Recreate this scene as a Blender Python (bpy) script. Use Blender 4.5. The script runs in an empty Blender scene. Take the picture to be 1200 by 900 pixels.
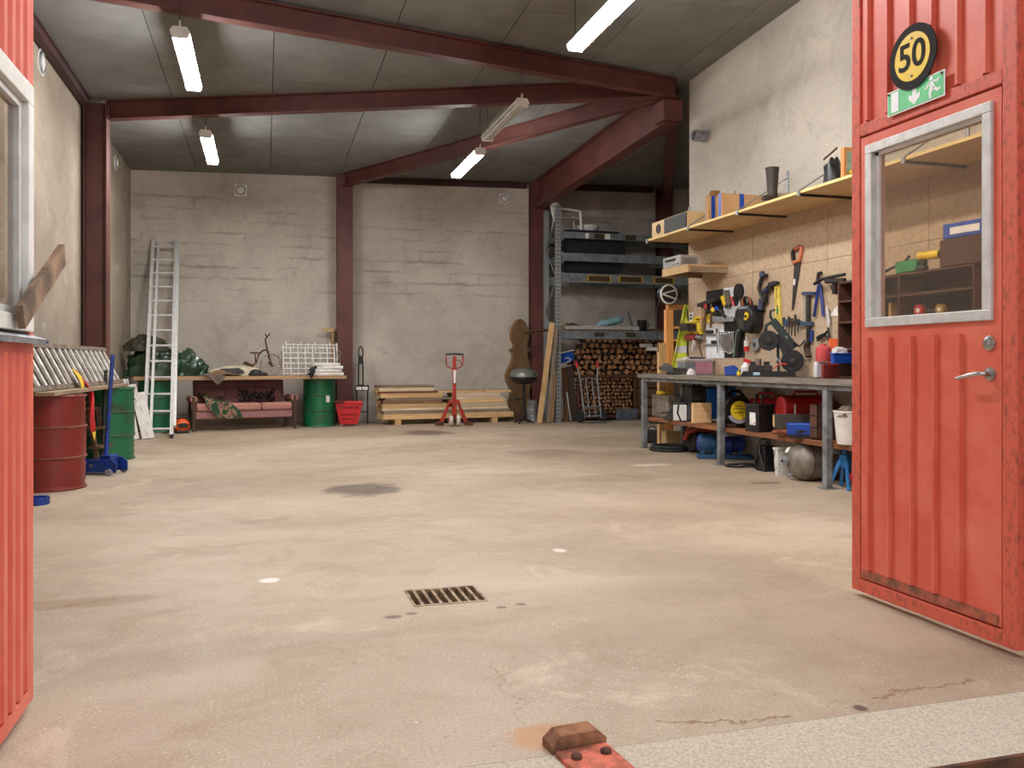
import bpy, math, random
from mathutils import Vector, Matrix, Quaternion, noise
random.seed(7)
pi = math.pi
# ------------------------------------------------------------------ camera, sky, exposure
sc = bpy.context.scene
CAMH, FPX, HOR = 1.15, 1000.0, 425.0
PSI = math.atan(0.29); SN, CS = math.sin(PSI), math.cos(PSI)
cd = bpy.data.cameras.new('camera'); cam = bpy.data.objects.new('camera', cd); sc.collection.objects.link(cam)
cam.location = (0, 0, CAMH); cam.rotation_euler = (pi/2, 0, -PSI)
cd.sensor_width = 36.0; cd.lens = FPX/1200*36; cd.shift_y = -(450-HOR)/1200; cd.clip_start = 0.05; cd.clip_end = 500
sc.camera = cam
w = bpy.data.worlds.new('overcast_sky'); sc.world = w; w.use_nodes = True
bg = w.node_tree.nodes['Background']; bg.inputs[0].default_value = (0.93, 0.97, 1.0, 1); bg.inputs[1].default_value = 1.2
sc.view_settings.view_transform = 'Standard'; sc.view_settings.look = 'None'
sc.view_settings.gamma = 1; sc.view_settings.use_curve_mapping = False
sc.view_settings.exposure = 0.25
LAMP_E = 105.0                      # brightness of the lit fluorescent tubes

# ------------------------------------------------------------------ photo pixel -> place
def ray(u, v):
    a = (u-600)/FPX
    return Vector((SN+a*CS, CS-a*SN, (HOR-v)/FPX))
O = Vector((0, 0, CAMH))
def G(u, v, z=0.0):
    d = ray(u, v); return O+d*((z-CAMH)/d.z)
def PY(u, v, Y):
    d = ray(u, v); return O+d*(Y/d.y)
def PX(u, v, X):
    d = ray(u, v); return O+d*(X/d.x)

# ------------------------------------------------------------------ materials
def lin(c):
    return tuple(((x/255)/12.92 if x/255 <= .04045 else ((x/255+.055)/1.055)**2.4) for x in c)+(1,)
MATS = {}
def nodes(name):
    m = bpy.data.materials.new(name); m.use_nodes = True
    nt = m.node_tree; b = nt.nodes['Principled BSDF']
    return m, nt, b
def N(nt, t, **k):
    n = nt.nodes.new(t)
    for a, x in k.items(): setattr(n, a, x)
    return n
def L(nt, a, b): nt.links.new(a, b)
def coord(nt, scale=(1, 1, 1), world=False):
    if world:
        g = N(nt, 'ShaderNodeNewGeometry'); s = g.outputs['Position']
    else:
        g = N(nt, 'ShaderNodeTexCoord'); s = g.outputs['Object']
    mp = N(nt, 'ShaderNodeMapping'); mp.inputs['Scale'].default_value = scale
    L(nt, s, mp.inputs['Vector'])
    if not world:
        oi = N(nt, 'ShaderNodeObjectInfo'); mu = N(nt, 'ShaderNodeMath', operation='MULTIPLY'); mu.inputs[1].default_value = 37
        L(nt, oi.outputs['Random'], mu.inputs[0]); L(nt, mu.outputs[0], mp.inputs['Location'])
    return mp.outputs['Vector']
def noise_(nt, vec, scale, detail=5, rough=.6, dist=0):
    n = N(nt, 'ShaderNodeTexNoise'); n.inputs['Scale'].default_value = scale; n.inputs['Detail'].default_value = detail
    n.inputs['Roughness'].default_value = rough; n.inputs['Distortion'].default_value = dist
    L(nt, vec, n.inputs['Vector']); return n.outputs['Fac']
def ramp(nt, fac, stops):
    r = N(nt, 'ShaderNodeValToRGB'); e = r.color_ramp.elements
    while len(e) < len(stops): e.new(.5)
    for i, (p, c) in enumerate(stops):
        e[i].position = p; e[i].color = c if len(c) == 4 else lin(c)
    L(nt, fac, r.inputs['Fac']); return r.outputs['Color']
def mix(nt, fac, a, b, mode='MIX'):
    m = N(nt, 'ShaderNodeMix', data_type='RGBA', blend_type=mode)
    for sock, x in ((m.inputs[0], fac), (m.inputs[6], a), (m.inputs[7], b)):
        if hasattr(x, 'links'): L(nt, x, sock)
        elif isinstance(x, (int, float)): sock.default_value = x
        else: sock.default_value = x if len(x) == 4 else lin(x)
    return m.outputs[2]
def math_(nt, op, a, b=0.0, clamp=False):
    m = N(nt, 'ShaderNodeMath', operation=op, use_clamp=clamp)
    for i, x in enumerate((a, b)):
        if hasattr(x, 'links'): L(nt, x, m.inputs[i])
        else: m.inputs[i].default_value = x
    return m.outputs[0]
def bump(nt, b, h, strength=.3, dist=.01):
    n = N(nt, 'ShaderNodeBump'); n.inputs['Strength'].default_value = strength; n.inputs['Distance'].default_value = dist
    L(nt, h, n.inputs['Height']); L(nt, n.outputs[0], b.inputs['Normal'])
def pm(name, c, c2=None, scale=6, rough=.6, metal=0, bmp=0, lo=.4, hi=.62, stretch=(1, 1, 1), detail=5, coat=0):
    """colour + procedural wear colour + fine relief"""
    if name in MATS: return MATS[name]
    m, nt, b = nodes(name)
    b.inputs['Roughness'].default_value = rough; b.inputs['Metallic'].default_value = metal
    if coat: b.inputs['Coat Weight'].default_value = coat
    if c2 is None: c2 = tuple(max(0, x*.86) for x in c)
    vec = coord(nt, stretch); f = noise_(nt, vec, scale, detail)
    L(nt, ramp(nt, f, [(lo, c), (hi, c2)]), b.inputs['Base Color'])
    if bmp: bump(nt, b, noise_(nt, vec, scale*3, 6), bmp)
    MATS[name] = m; return m
def wood(name, c, c2, axis=0, scale=3, rough=.75, knots=.0):
    """grain stretched along a local axis"""
    if name in MATS: return MATS[name]
    s = [14, 14, 14]; s[axis] = .9
    m, nt, b = nodes(name); b.inputs['Roughness'].default_value = rough
    vec = coord(nt, tuple(s)); f = noise_(nt, vec, scale, 6, .65, .6)
    col = ramp(nt, f, [(.32, c), (.68, c2)])
    f2 = noise_(nt, coord(nt, (1, 1, 1)), 2.2, 4)
    oi = N(nt, 'ShaderNodeObjectInfo')
    hs = N(nt, 'ShaderNodeHueSaturation'); L(nt, col, hs.inputs['Color'])
    L(nt, math_(nt, 'ADD', math_(nt, 'MULTIPLY', oi.outputs['Random'], .35), math_(nt, 'ADD', math_(nt, 'MULTIPLY', f2, .3), .66)), hs.inputs['Value'])
    L(nt, hs.outputs[0], b.inputs['Base Color']); bump(nt, b, f, .35, .004)
    MATS[name] = m; return m
def emis(name, c, e):
    if name in MATS: return MATS[name]
    m, nt, b = nodes(name); b.inputs['Base Color'].default_value = (.8, .8, .8, 1)
    b.inputs['Emission Color'].default_value = c; b.inputs['Emission Strength'].default_value = e
    MATS[name] = m; return m

# ------------------------------------------------------------------ mesh building
COL = sc.collection
def frame_of(d):
    d = Vector(d).normalized(); a = Vector((0, 0, 1)) if abs(d.z) < .9 else Vector((1, 0, 0))
    x = a.cross(d).normalized(); return x, d.cross(x), d
class MB:
    def __init__(s): s.v = []; s.f = []
    def add(s, vs, fs):
        o = len(s.v); s.v += [tuple(x) for x in vs]; s.f += [tuple(i+o for i in f) for f in fs]; return s
    def box(s, c, size, rot=None):
        c = Vector(c); h = Vector(size)/2
        M = Matrix.Identity(3) if rot is None else (rot if isinstance(rot, Matrix) else Matrix.Rotation(rot, 3, 'Z'))
        vs = [c+M@Vector((x*h.x, y*h.y, z*h.z)) for x in (-1, 1) for y in (-1, 1) for z in (-1, 1)]
        return s.add(vs, [(0, 1, 3, 2), (4, 6, 7, 5), (0, 4, 5, 1), (2, 3, 7, 6), (0, 2, 6, 4), (1, 5, 7, 3)])
    def bx(s, x0, x1, y0, y1, z0, z1):
        return s.box(((x0+x1)/2, (y0+y1)/2, (z0+z1)/2), (abs(x1-x0), abs(y1-y0), abs(z1-z0)))
    def beam(s, p0, p1, w, h, up=(0, 0, 1)):
        p0, p1 = Vector(p0), Vector(p1); d = (p1-p0); l = d.length; d = d/l
        y = Vector(up).cross(d)
        if y.length < 1e-4: y = Vector((1, 0, 0)).cross(d)
        y.normalize(); z = d.cross(y)
        M = Matrix((d, y, z)).transposed(); return s.box((p0+p1)/2, (l, w, h), M)
    def cyl(s, p0, p1, r0, r1=None, n=12, caps=True):
        r1 = r0 if r1 is None else r1; p0, p1 = Vector(p0), Vector(p1); x, y, d = frame_of(p1-p0)
        vs = []
        for p, r in ((p0, r0), (p1, r1)):
            vs += [p+x*(r*math.cos(2*pi*i/n))+y*(r*math.sin(2*pi*i/n)) for i in range(n)]
        fs = [(i, (i+1) % n, n+(i+1) % n, n+i) for i in range(n)]
        if caps: fs += [tuple(range(n-1, -1, -1)), tuple(range(n, 2*n))]
        return s.add(vs, fs)
    def tube(s, pts, r, n=6, closed=False):
        pts = [Vector(p) for p in pts]; m = len(pts); rs = r if isinstance(r, (list, tuple)) else [r]*m
        vs = []; prev = None
        for i in range(m):
            a = pts[(i-1) % m] if (closed or i > 0) else pts[i]; b = pts[(i+1) % m] if (closed or i < m-1) else pts[i]
            d = (b-a).normalized()
            if prev is None: x, y, _ = frame_of(d)
            else:
                x = prev-d*prev.dot(d)
                x = x.normalized() if x.length > 1e-5 else frame_of(d)[0]
                y = d.cross(x)
            prev = x
            vs += [pts[i]+(x*math.cos(2*pi*k/n)+y*math.sin(2*pi*k/n))*rs[i] for k in range(n)]
        fs = []
        for i in range(m if closed else m-1):
            a, b = i*n, ((i+1) % m)*n
            fs += [(a+k, a+(k+1) % n, b+(k+1) % n, b+k) for k in range(n)]
        if not closed: fs += [tuple(range(n-1, -1, -1)), tuple((m-1)*n+k for k in range(n))]
        return s.add(vs, fs)
    def lathe(s, prof, o=(0, 0, 0), n=24, axis=(0, 0, 1), cap=True):
        o = Vector(o); x, y, d = frame_of(axis); vs = []
        for r, z in prof: vs += [o+d*z+(x*math.cos(2*pi*k/n)+y*math.sin(2*pi*k/n))*max(r, 1e-4) for k in range(n)]
        fs = []
        for i in range(len(prof)-1):
            a, b = i*n, (i+1)*n
            fs += [(a+k, a+(k+1) % n, b+(k+1) % n, b+k) for k in range(n)]
        if cap: fs += [tuple(range(n-1, -1, -1)), tuple((len(prof)-1)*n+k for k in range(n))]
        return s.add(vs, fs)
    def torus(s, c, axis, R, r, n=24, k=8, a0=0, a1=2*pi):
        c = Vector(c); x, y, d = frame_of(axis); full = abs(a1-a0-2*pi) < 1e-4; m = n if full else n+1
        return s.tube([c+(x*math.cos(a0+(a1-a0)*i/n)+y*math.sin(a0+(a1-a0)*i/n))*R for i in range(m)], r, k, full)
    def prism(s, poly, o, u, v, t):
        """polygon in the (u,v) frame at o, extruded by t along u x v"""
        o, u, v = Vector(o), Vector(u), Vector(v); w_ = u.cross(v).normalized()*t; n = len(poly)
        a = [o+u*p[0]+v*p[1] for p in poly]
        return s.add(a+[p+w_ for p in a], [tuple(range(n-1, -1, -1)), tuple(range(n, 2*n))]+[(i, (i+1) % n, n+(i+1) % n, n+i) for i in range(n)])
    def ball(s, c, r, nu=14, nv=9, jit=0, seed=0):
        c = Vector(c); r = Vector((r, r, r)) if isinstance(r, (int, float)) else Vector(r); vs = []
        for j in range(nv+1):
            t = pi*j/nv
            for i in range(nu):
                a = 2*pi*i/nu; d = Vector((math.sin(t)*math.cos(a), math.sin(t)*math.sin(a), math.cos(t)))
                k = 1+(jit*noise.noise(d*2.3+Vector((seed*3.1, seed, 0))) if jit else 0)
                vs.append(c+Vector((d.x*r.x, d.y*r.y, d.z*r.z))*k)
        fs = [(j*nu+i, (j+1)*nu+i, (j+1)*nu+(i+1) % nu, j*nu+(i+1) % nu) for j in range(nv) for i in range(nu)]
        return s.add(vs, fs)
    def sheet(s, fn, nu, nv, t=.006):
        """cloth or skin: fn(a,b)->point with a,b in 0..1, given thickness t"""
        P = [[Vector(fn(i/nu, j/nv)) for j in range(nv+1)] for i in range(nu+1)]; top = []; bot = []
        for i in range(nu+1):
            for j in range(nv+1):
                du = P[min(i+1, nu)][j]-P[max(i-1, 0)][j]; dv = P[i][min(j+1, nv)]-P[i][max(j-1, 0)]
                n = du.cross(dv); n = n.normalized() if n.length > 1e-9 else Vector((0, 0, 1))
                top.append(P[i][j]+n*t/2); bot.append(P[i][j]-n*t/2)
        k = nv+1; m = len(top); fs = []
        for i in range(nu):
            for j in range(nv):
                a, b, c, d = i*k+j, (i+1)*k+j, (i+1)*k+j+1, i*k+j+1
                fs += [(a, b, c, d), (m+d, m+c, m+b, m+a)]
        for i in range(nu):
            fs += [(i*k, m+i*k, m+(i+1)*k, (i+1)*k), ((i+1)*k+nv, m+(i+1)*k+nv, m+i*k+nv, i*k+nv)]
        for j in range(nv):
            fs += [(j+1, m+j+1, m+j, j), (nu*k+j, m+nu*k+j, m+nu*k+j+1, nu*k+j+1)]
        return s.add(top+bot, fs)
    def text(s, txt, size, o, u, v, t=.002, bold=0):
        """lettering standing on the (u,v) plane, centred at o"""
        cu = bpy.data.curves.new('lettering', 'FONT'); cu.body = txt; cu.size = size; cu.align_x = 'CENTER'; cu.align_y = 'CENTER'; cu.extrude = t/2; cu.offset = bold
        cu.resolution_u = 4
        ob = bpy.data.objects.new('lettering', cu); COL.objects.link(ob)
        dg = bpy.context.evaluated_depsgraph_get(); me = ob.evaluated_get(dg).to_mesh()
        o, u, v = Vector(o), Vector(u), Vector(v); w_ = u.cross(v)
        s.add([o+u*q.co.x+v*q.co.y+w_*q.co.z for q in me.vertices], [tuple(p.vertices) for p in me.polygons])
        ob.evaluated_get(dg).to_mesh_clear(); bpy.data.objects.remove(ob); bpy.data.curves.remove(cu); return s
    def mesh(s, name, mat, smooth=False):
        me = bpy.data.meshes.new(name); me.from_pydata(s.v, [], s.f)
        if smooth:
            me.polygons.foreach_set('use_smooth', [True]*len(me.polygons)); me.set_sharp_from_angle(angle=.65)
        me.materials.append(mat); me.update(); return me
    def build(s, name, mat, parent=None, smooth=False, bevel=0, label=None):
        ob = bpy.data.objects.new(name, s.mesh(name, mat, smooth)); COL.objects.link(ob)
        if parent: ob.parent = parent
        if bevel:
            m = ob.modifiers.new('soft_edges', 'BEVEL'); m.width = bevel; m.segments = 2; m.limit_method = 'ANGLE'; m.angle_limit = .6
        if label: ob['label'] = label
        return ob
def tag(o, label, cat, group=None):
    o['label'] = label; o['category'] = cat
    if group: o['group'] = group
    return o
def thing(name, label, cat, loc=(0, 0, 0), rz=0, group=None):
    o = bpy.data.objects.new(name, None); COL.objects.link(o); o.empty_display_size = .1
    o.location = loc; o.rotation_euler = (0, 0, rz); return tag(o, label, cat, group)
def solo(mb, name, mat, label, cat, loc=(0, 0, 0), rz=0, smooth=False, bevel=0, group=None, rot=None):
    o = mb.build(name, mat, None, smooth, bevel); o.location = loc; o.rotation_euler = rot if rot else (0, 0, rz); return tag(o, label, cat, group)
def struct(mb, name, mat, parent=None, **k):
    o = mb.build(name, mat, parent, **k)
    if not parent: o['kind'] = 'structure'
    return o
def dup(o, loc=None, rz=None, label=None, group=None, parent=None):
    c = o.copy(); COL.objects.link(c); c.parent = parent
    if loc is not None: c.location = loc
    if rz is not None: c.rotation_euler = (0, 0, rz)
    if label: c['label'] = label
    if group: c['group'] = group
    for ch in list(o.children): dup(ch, parent=c)
    return c
def inst(me, name, parent, loc, rot=(0, 0, 0), scale=(1, 1, 1)):
    o = bpy.data.objects.new(name, me); COL.objects.link(o); o.parent = parent; o.location = loc; o.rotation_euler = rot; o.scale = scale; return o
# ------------------------------------------------------------------ shared materials
M_red = pm('red_steel_primer', (98, 53, 46), (80, 41, 36), 2.5, .55, 0, .15)
M_gate = pm('weathered_red_paint', (208, 90, 70), (224, 124, 100), 3.2, .42, 0, .08, lo=.42, hi=.78, detail=8, coat=.1)
M_gaterust = pm('scuffed_red_paint', (206, 92, 72), (112, 64, 50), 34, .5, 0, .2, lo=.5, hi=.78, stretch=(1.6, 1.6, .8))
M_alu = pm('brushed_aluminium', (210, 209, 205), (194, 192, 188), 14, .42, .25)
M_white = pm('white_plastic', (226, 224, 218), (206, 203, 196), 6, .4)
M_whitewood = pm('white_painted_board', (214, 210, 202), (170, 160, 146), 8, .6, 0, .2, lo=.5, hi=.75)
M_black = pm('black_plastic', (17, 17, 18), (27, 27, 29), 9, .4)
M_rubber = pm('black_rubber', (24, 24, 24), (36, 35, 34), 12, .75)
M_dark = pm('dark_iron', (48, 46, 45), (70, 62, 55), 9, .5, .5, .1)
M_chrome = pm('bright_steel', (190, 190, 190), (150, 148, 146), 12, .25, .9)
M_galv = pm('galvanised_steel', (158, 162, 164), (128, 131, 133), 16, .45, .55)
M_rack = pm('grey_rack_steel', (128, 135, 138), (104, 110, 112), 8, .5, .3)
M_bl = pm('blue_plastic', (24, 74, 168), (18, 58, 138), 6, .4)
M_blued = pm('blue_enamel', (30, 62, 150), (22, 44, 104), 8, .35, .1)
M_teal = pm('petrol_blue_paint', (34, 88, 128), (26, 62, 92), 8, .5, .1)
M_redp = pm('red_plastic', (206, 40, 44), (180, 30, 34), 6, .4)
M_redm = pm('red_enamel', (180, 34, 30), (142, 26, 24), 6, .4)
M_yel = pm('yellow_plastic', (236, 204, 46), (214, 178, 36), 8, .45)
M_orange = pm('orange_plastic', (232, 96, 34), (204, 76, 26), 8, .4)
M_greenp = pm('green_plastic', (52, 140, 84), (40, 116, 68), 8, .5)
M_drumg = pm('green_drum_paint', (14, 104, 66), (58, 58, 44), 4.5, .4, .1, .12, lo=.52, hi=.72, coat=.2)
M_drumr = pm('red_drum_paint', (126, 36, 30), (92, 44, 34), 4.5, .45, .1, .12, lo=.5, hi=.75, coat=.15)
M_rust = pm('rust', (104, 62, 40), (72, 46, 34), 9, .85, .2, .3)
M_plank = wood('pale_lumber', (214, 184, 134), (176, 138, 88), 0)
M_plankg = wood('grey_lumber', (164, 142, 114), (112, 92, 70), 0)
M_plankd = wood('dark_lumber', (110, 80, 54), (72, 52, 36), 0)
M_plankv = wood('upright_pale_lumber', (206, 172, 122), (160, 122, 80), 2)
M_plankvd = wood('upright_brown_board', (112, 78, 48), (78, 52, 32), 2)
M_pine = wood('orange_pine', (222, 160, 96), (188, 122, 66), 2)
M_ply = pm('particle_board', (188, 164, 136), (172, 148, 120), 26, .75, 0, .12, detail=8)
M_box = pm('cardboard', (196, 156, 108), (178, 136, 90), 3, .8)
M_brown = wood('brown_cabinet_wood', (92, 56, 38), (64, 38, 27), 1)
M_paper = pm('white_paper', (232, 230, 224), (214, 210, 204), 14, .7)
M_clear = pm('frosted_plastic', (214, 212, 214), (196, 192, 196), 5, .3)
M_concrete_d = pm('grey_block', (128, 116, 102), (104, 94, 82), 9, .9, 0, .4)

def concrete_wall(name, base, dark, axis, courses=.0, lo_z=1.9, hi_z=4.6, seed=0.0):
    m, nt, b = nodes(name); b.inputs['Roughness'].default_value = .9
    g = N(nt, 'ShaderNodeNewGeometry'); sp = N(nt, 'ShaderNodeSeparateXYZ'); L(nt, g.outputs['Position'], sp.inputs[0])
    cb = N(nt, 'ShaderNodeCombineXYZ'); L(nt, sp.outputs[axis], cb.inputs[0]); L(nt, sp.outputs[2], cb.inputs[1]); cb.inputs[2].default_value = seed
    v = cb.outputs[0]
    big = noise_(nt, v, .55, 6, .62, .4); mid = noise_(nt, v, 2.1, 7, .65, .7); fine = noise_(nt, v, 26, 6, .7)
    light = tuple(min(255, x*1.1) for x in base)
    col = ramp(nt, big, [(.3, dark), (.5, base), (.7, light)])
    col = mix(nt, math_(nt, 'MULTIPLY', ramp(nt, mid, [(.52, (0, 0, 0, 1)), (.72, (1, 1, 1, 1))]), .45), col, tuple(x*.76 for x in base))
    wt = ramp(nt, noise_(nt, v, 1.3, 8, .7, 1.4), [(.6, (0, 0, 0, 1)), (.7, (1, 1, 1, 1))])
    col = mix(nt, math_(nt, 'MULTIPLY', wt, .35), col, (212, 206, 198))
    if courses:
        # damp-stained block courses showing through the plaster
        br = N(nt, 'ShaderNodeTexBrick'); br.inputs['Scale'].default_value = 1; br.inputs['Brick Width'].default_value = .6
        br.inputs['Row Height'].default_value = .212; br.inputs['Mortar Size'].default_value = .05; br.inputs['Mortar Smooth'].default_value = 1
        wob = N(nt, 'ShaderNodeVectorMath', operation='ADD'); sc_ = N(nt, 'ShaderNodeVectorMath', operation='SCALE')
        nz = N(nt, 'ShaderNodeTexNoise'); nz.inputs['Scale'].default_value = 5; L(nt, v, nz.inputs['Vector'])
        L(nt, nz.outputs['Color'], sc_.inputs[0]); sc_.inputs['Scale'].default_value = .09; L(nt, v, wob.inputs[0]); L(nt, sc_.outputs[0], wob.inputs[1])
        L(nt, wob.outputs[0], br.inputs['Vector'])
        st = N(nt, 'ShaderNodeMapping'); st.inputs['Scale'].default_value = (.8, 4.5, 1); L(nt, v, st.inputs['Vector'])
        patch = ramp(nt, noise_(nt, st.outputs[0], 1.0, 5, .6, .5), [(.46, (0, 0, 0, 1)), (.66, (1, 1, 1, 1))])
        zb = N(nt, 'ShaderNodeMapRange', interpolation_type='SMOOTHSTEP'); zb.inputs[1].default_value = lo_z; zb.inputs[2].default_value = lo_z+.8; L(nt, sp.outputs[2], zb.inputs[0])
        zt = N(nt, 'ShaderNodeMapRange', interpolation_type='SMOOTHSTEP'); zt.inputs[1].default_value = hi_z; zt.inputs[2].default_value = hi_z-.5; L(nt, sp.outputs[2], zt.inputs[0])
        sw = N(nt, 'ShaderNodeSeparateXYZ'); L(nt, wob.outputs[0], sw.inputs[0])
        fr_ = math_(nt, 'ABSOLUTE', math_(nt, 'SUBTRACT', math_(nt, 'FRACT', math_(nt, 'DIVIDE', sw.outputs[1], .212)), .5))
        hb = N(nt, 'ShaderNodeMapRange', interpolation_type='SMOOTHSTEP'); hb.inputs[1].default_value = .30; hb.inputs[2].default_value = .5; L(nt, fr_, hb.inputs[0])
        band = math_(nt, 'MAXIMUM', hb.outputs[0], math_(nt, 'MULTIPLY', br.outputs['Fac'], .45))
        k = math_(nt, 'MULTIPLY', math_(nt, 'MULTIPLY', band, patch), math_(nt, 'MULTIPLY', zb.outputs[0], zt.outputs[0]))
        col = mix(nt, math_(nt, 'MULTIPLY', k, courses), col, tuple(x*.5 for x in dark))
    col = mix(nt, .16, col, ramp(nt, fine, [(.3, (90, 84, 76)), (.7, (235, 230, 224))]), 'OVERLAY')
    L(nt, col, b.inputs['Base Color']); bump(nt, b, math_(nt, 'ADD', mid, math_(nt, 'MULTIPLY', fine, .35)), .35, .02)
    return m
M_wall_b = concrete_wall('stained_plaster_back', (190, 181, 170), (164, 155, 144), 0, .55)
M_wall_l = concrete_wall('brown_plaster_left', (150, 137, 121), (126, 114, 99), 1, 0, seed=4)
M_wall_r = concrete_wall('pale_plaster_right', (190, 183, 171), (170, 163, 151), 1, 0, seed=9)
M_ceil = pm('grey_ceiling_board', (122, 121, 117), (106, 105, 101), 2.2, .9, 0, .1, lo=.35, hi=.7)

def floor_mat():
    m, nt, b = nodes('worn_concrete_floor')
    g = N(nt, 'ShaderNodeNewGeometry'); sp = N(nt, 'ShaderNodeSeparateXYZ'); L(nt, g.outputs['Position'], sp.inputs[0]); v = g.outputs['Position']
    st = N(nt, 'ShaderNodeMapping'); st.inputs['Scale'].default_value = (.7, 1.3, 1); L(nt, v, st.inputs['Vector'])
    big = noise_(nt, st.outputs[0], .5, 6, .6, .5); mid = noise_(nt, v, 2.4, 7, .68, .8); fine = noise_(nt, v, 85, 8, .8)
    col = ramp(nt, big, [(.3, (149, 132, 112)), (.5, (170, 153, 133)), (.7, (190, 175, 156))])
    col = mix(nt, math_(nt, 'MULTIPLY', ramp(nt, mid, [(.5, (0, 0, 0, 1)), (.72, (1, 1, 1, 1))]), .5), col, (150, 131, 110))
    col = mix(nt, math_(nt, 'MULTIPLY', ramp(nt, noise_(nt, v, 1.1, 8, .72, 1.2), [(.58, (0, 0, 0, 1)), (.68, (1, 1, 1, 1))]), .4), col, (214, 200, 182))
    col = mix(nt, .38, col, ramp(nt, fine, [(.32, (84, 74, 62)), (.68, (240, 232, 222))]), 'OVERLAY')
    # pits and grit
    vo = N(nt, 'ShaderNodeTexVoronoi'); vo.inputs['Scale'].default_value = 15; L(nt, v, vo.inputs['Vector'])
    pit = math_(nt, 'MULTIPLY', math_(nt, 'LESS_THAN', vo.outputs['Distance'], .10), math_(nt, 'GREATER_THAN', noise_(nt, v, 1.7, 3), .56))
    col = mix(nt, math_(nt, 'MULTIPLY', pit, .45), col, (112, 92, 74))
    v2 = N(nt, 'ShaderNodeTexVoronoi'); v2.inputs['Scale'].default_value = 42; L(nt, v, v2.inputs['Vector'])
    grit = math_(nt, 'MULTIPLY', math_(nt, 'LESS_THAN', v2.outputs['Distance'], .16), math_(nt, 'GREATER_THAN', noise_(nt, v, 2.6, 4), .54))
    col = mix(nt, math_(nt, 'MULTIPLY', grit, .5), col, (222, 212, 196))
    wob = math_(nt, 'MULTIPLY', math_(nt, 'SUBTRACT', noise_(nt, v, 3.5, 6, .7), .5), 1.6)
    def spot(u, v_, rx, ry, c, k):
        nonlocal col
        p = G(u, v_)
        dx = math_(nt, 'DIVIDE', math_(nt, 'SUBTRACT', sp.outputs[0], p.x), rx); dy = math_(nt, 'DIVIDE', math_(nt, 'SUBTRACT', sp.outputs[1], p.y), ry)
        d = math_(nt, 'SQRT', math_(nt, 'ADD', math_(nt, 'MULTIPLY', dx, dx), math_(nt, 'MULTIPLY', dy, dy)))
        f = N(nt, 'ShaderNodeMapRange', interpolation_type='SMOOTHSTEP'); f.inputs[1].default_value = 1.15; f.inputs[2].default_value = .6
        L(nt, math_(nt, 'ADD', d, wob), f.inputs[0]); col = mix(nt, math_(nt, 'MULTIPLY', f.outputs[0], k), col, c)
    for s_ in ((428, 574, .40, .42, (62, 48, 38), .72), (500, 507, .42, .55, (70, 54, 42), .7), (640, 530, .5, .5, (120, 98, 78), .5), (100, 706, .42, .10, (140, 112, 86), .6),
               (316, 680, .05, .05, (232, 226, 218), .8), (656, 645, .045, .06, (232, 226, 218), .7), (462, 723, .045, .03, (92, 66, 52), .8), (482, 719, .03, .025, (92, 66, 52), .8),
               (588, 712, .03, .025, (92, 66, 52), .8), (610, 708, .028, .025, (92, 66, 52), .8), (1008, 830, .026, .03, (72, 52, 40), .9), (640, 862, .12, .10, (176, 122, 72), .75), (720, 560, .5, .3, (130, 106, 84), .4),
               (760, 545, .25, .12, (222, 210, 194), .6), (895, 566, .2, .08, (92, 70, 54), .6)):
        spot(*s_)
    # hairline cracks
    def crack(u0, v0, u1, v1, wd, k, amp=.22):
        nonlocal col
        a, c = G(u0, v0), G(u1, v1); d = (c-a).to_2d(); ln = d.length; d /= ln
        rx = math_(nt, 'SUBTRACT', sp.outputs[0], a.x); ry = math_(nt, 'SUBTRACT', sp.outputs[1], a.y)
        t = math_(nt, 'ADD', math_(nt, 'MULTIPLY', rx, d.x), math_(nt, 'MULTIPLY', ry, d.y))
        q = math_(nt, 'SUBTRACT', math_(nt, 'MULTIPLY', ry, d.x), math_(nt, 'MULTIPLY', rx, d.y))
        q = math_(nt, 'ABSOLUTE', math_(nt, 'ADD', q, math_(nt, 'MULTIPLY', wob, amp)))
        f = math_(nt, 'MULTIPLY', math_(nt, 'LESS_THAN', q, wd), math_(nt, 'MULTIPLY', math_(nt, 'GREATER_THAN', t, 0), math_(nt, 'LESS_THAN', t, ln)))
        col = mix(nt, math_(nt, 'MULTIPLY', f, k), col, (120, 84, 56))
    crack(770, 848, 930, 842, .007, .8); crack(1030, 822, 1145, 798, .008, .8); crack(570, 775, 636, 866, .003, .6); crack(42, 716, 140, 702, .006, .6, .15); crack(900, 690, 1000, 670, .004, .4)
    L(nt, col, b.inputs['Base Color'])
    L(nt, ramp(nt, mid, [(.3, (.42, .42, .42, 1)), (.7, (.7, .7, .7, 1))]), b.inputs['Roughness'])
    bump(nt, b, math_(nt, 'ADD', mid, math_(nt, 'MULTIPLY', fine, .4)), .25, .012)
    return m
M_floor = floor_mat()
M_apron = pm('coarse_concrete', (214, 201, 182), (182, 167, 147), 120, .95, 0, .7, detail=10)
M_gravel = pm('gravel', (150, 140, 128), (88, 82, 74), 20, .95, 0, .5)

# ------------------------------------------------------------------ the setting
XL, XR, YB, XF, YT, YW = -2.32, 5.6, 16.7, 9.2, 2.37, 10.57
def zc(X, Y):
    return 4.63+max(0, (X-XL)/(XR-XL))*(.2+(YB-Y)*.03)
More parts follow.
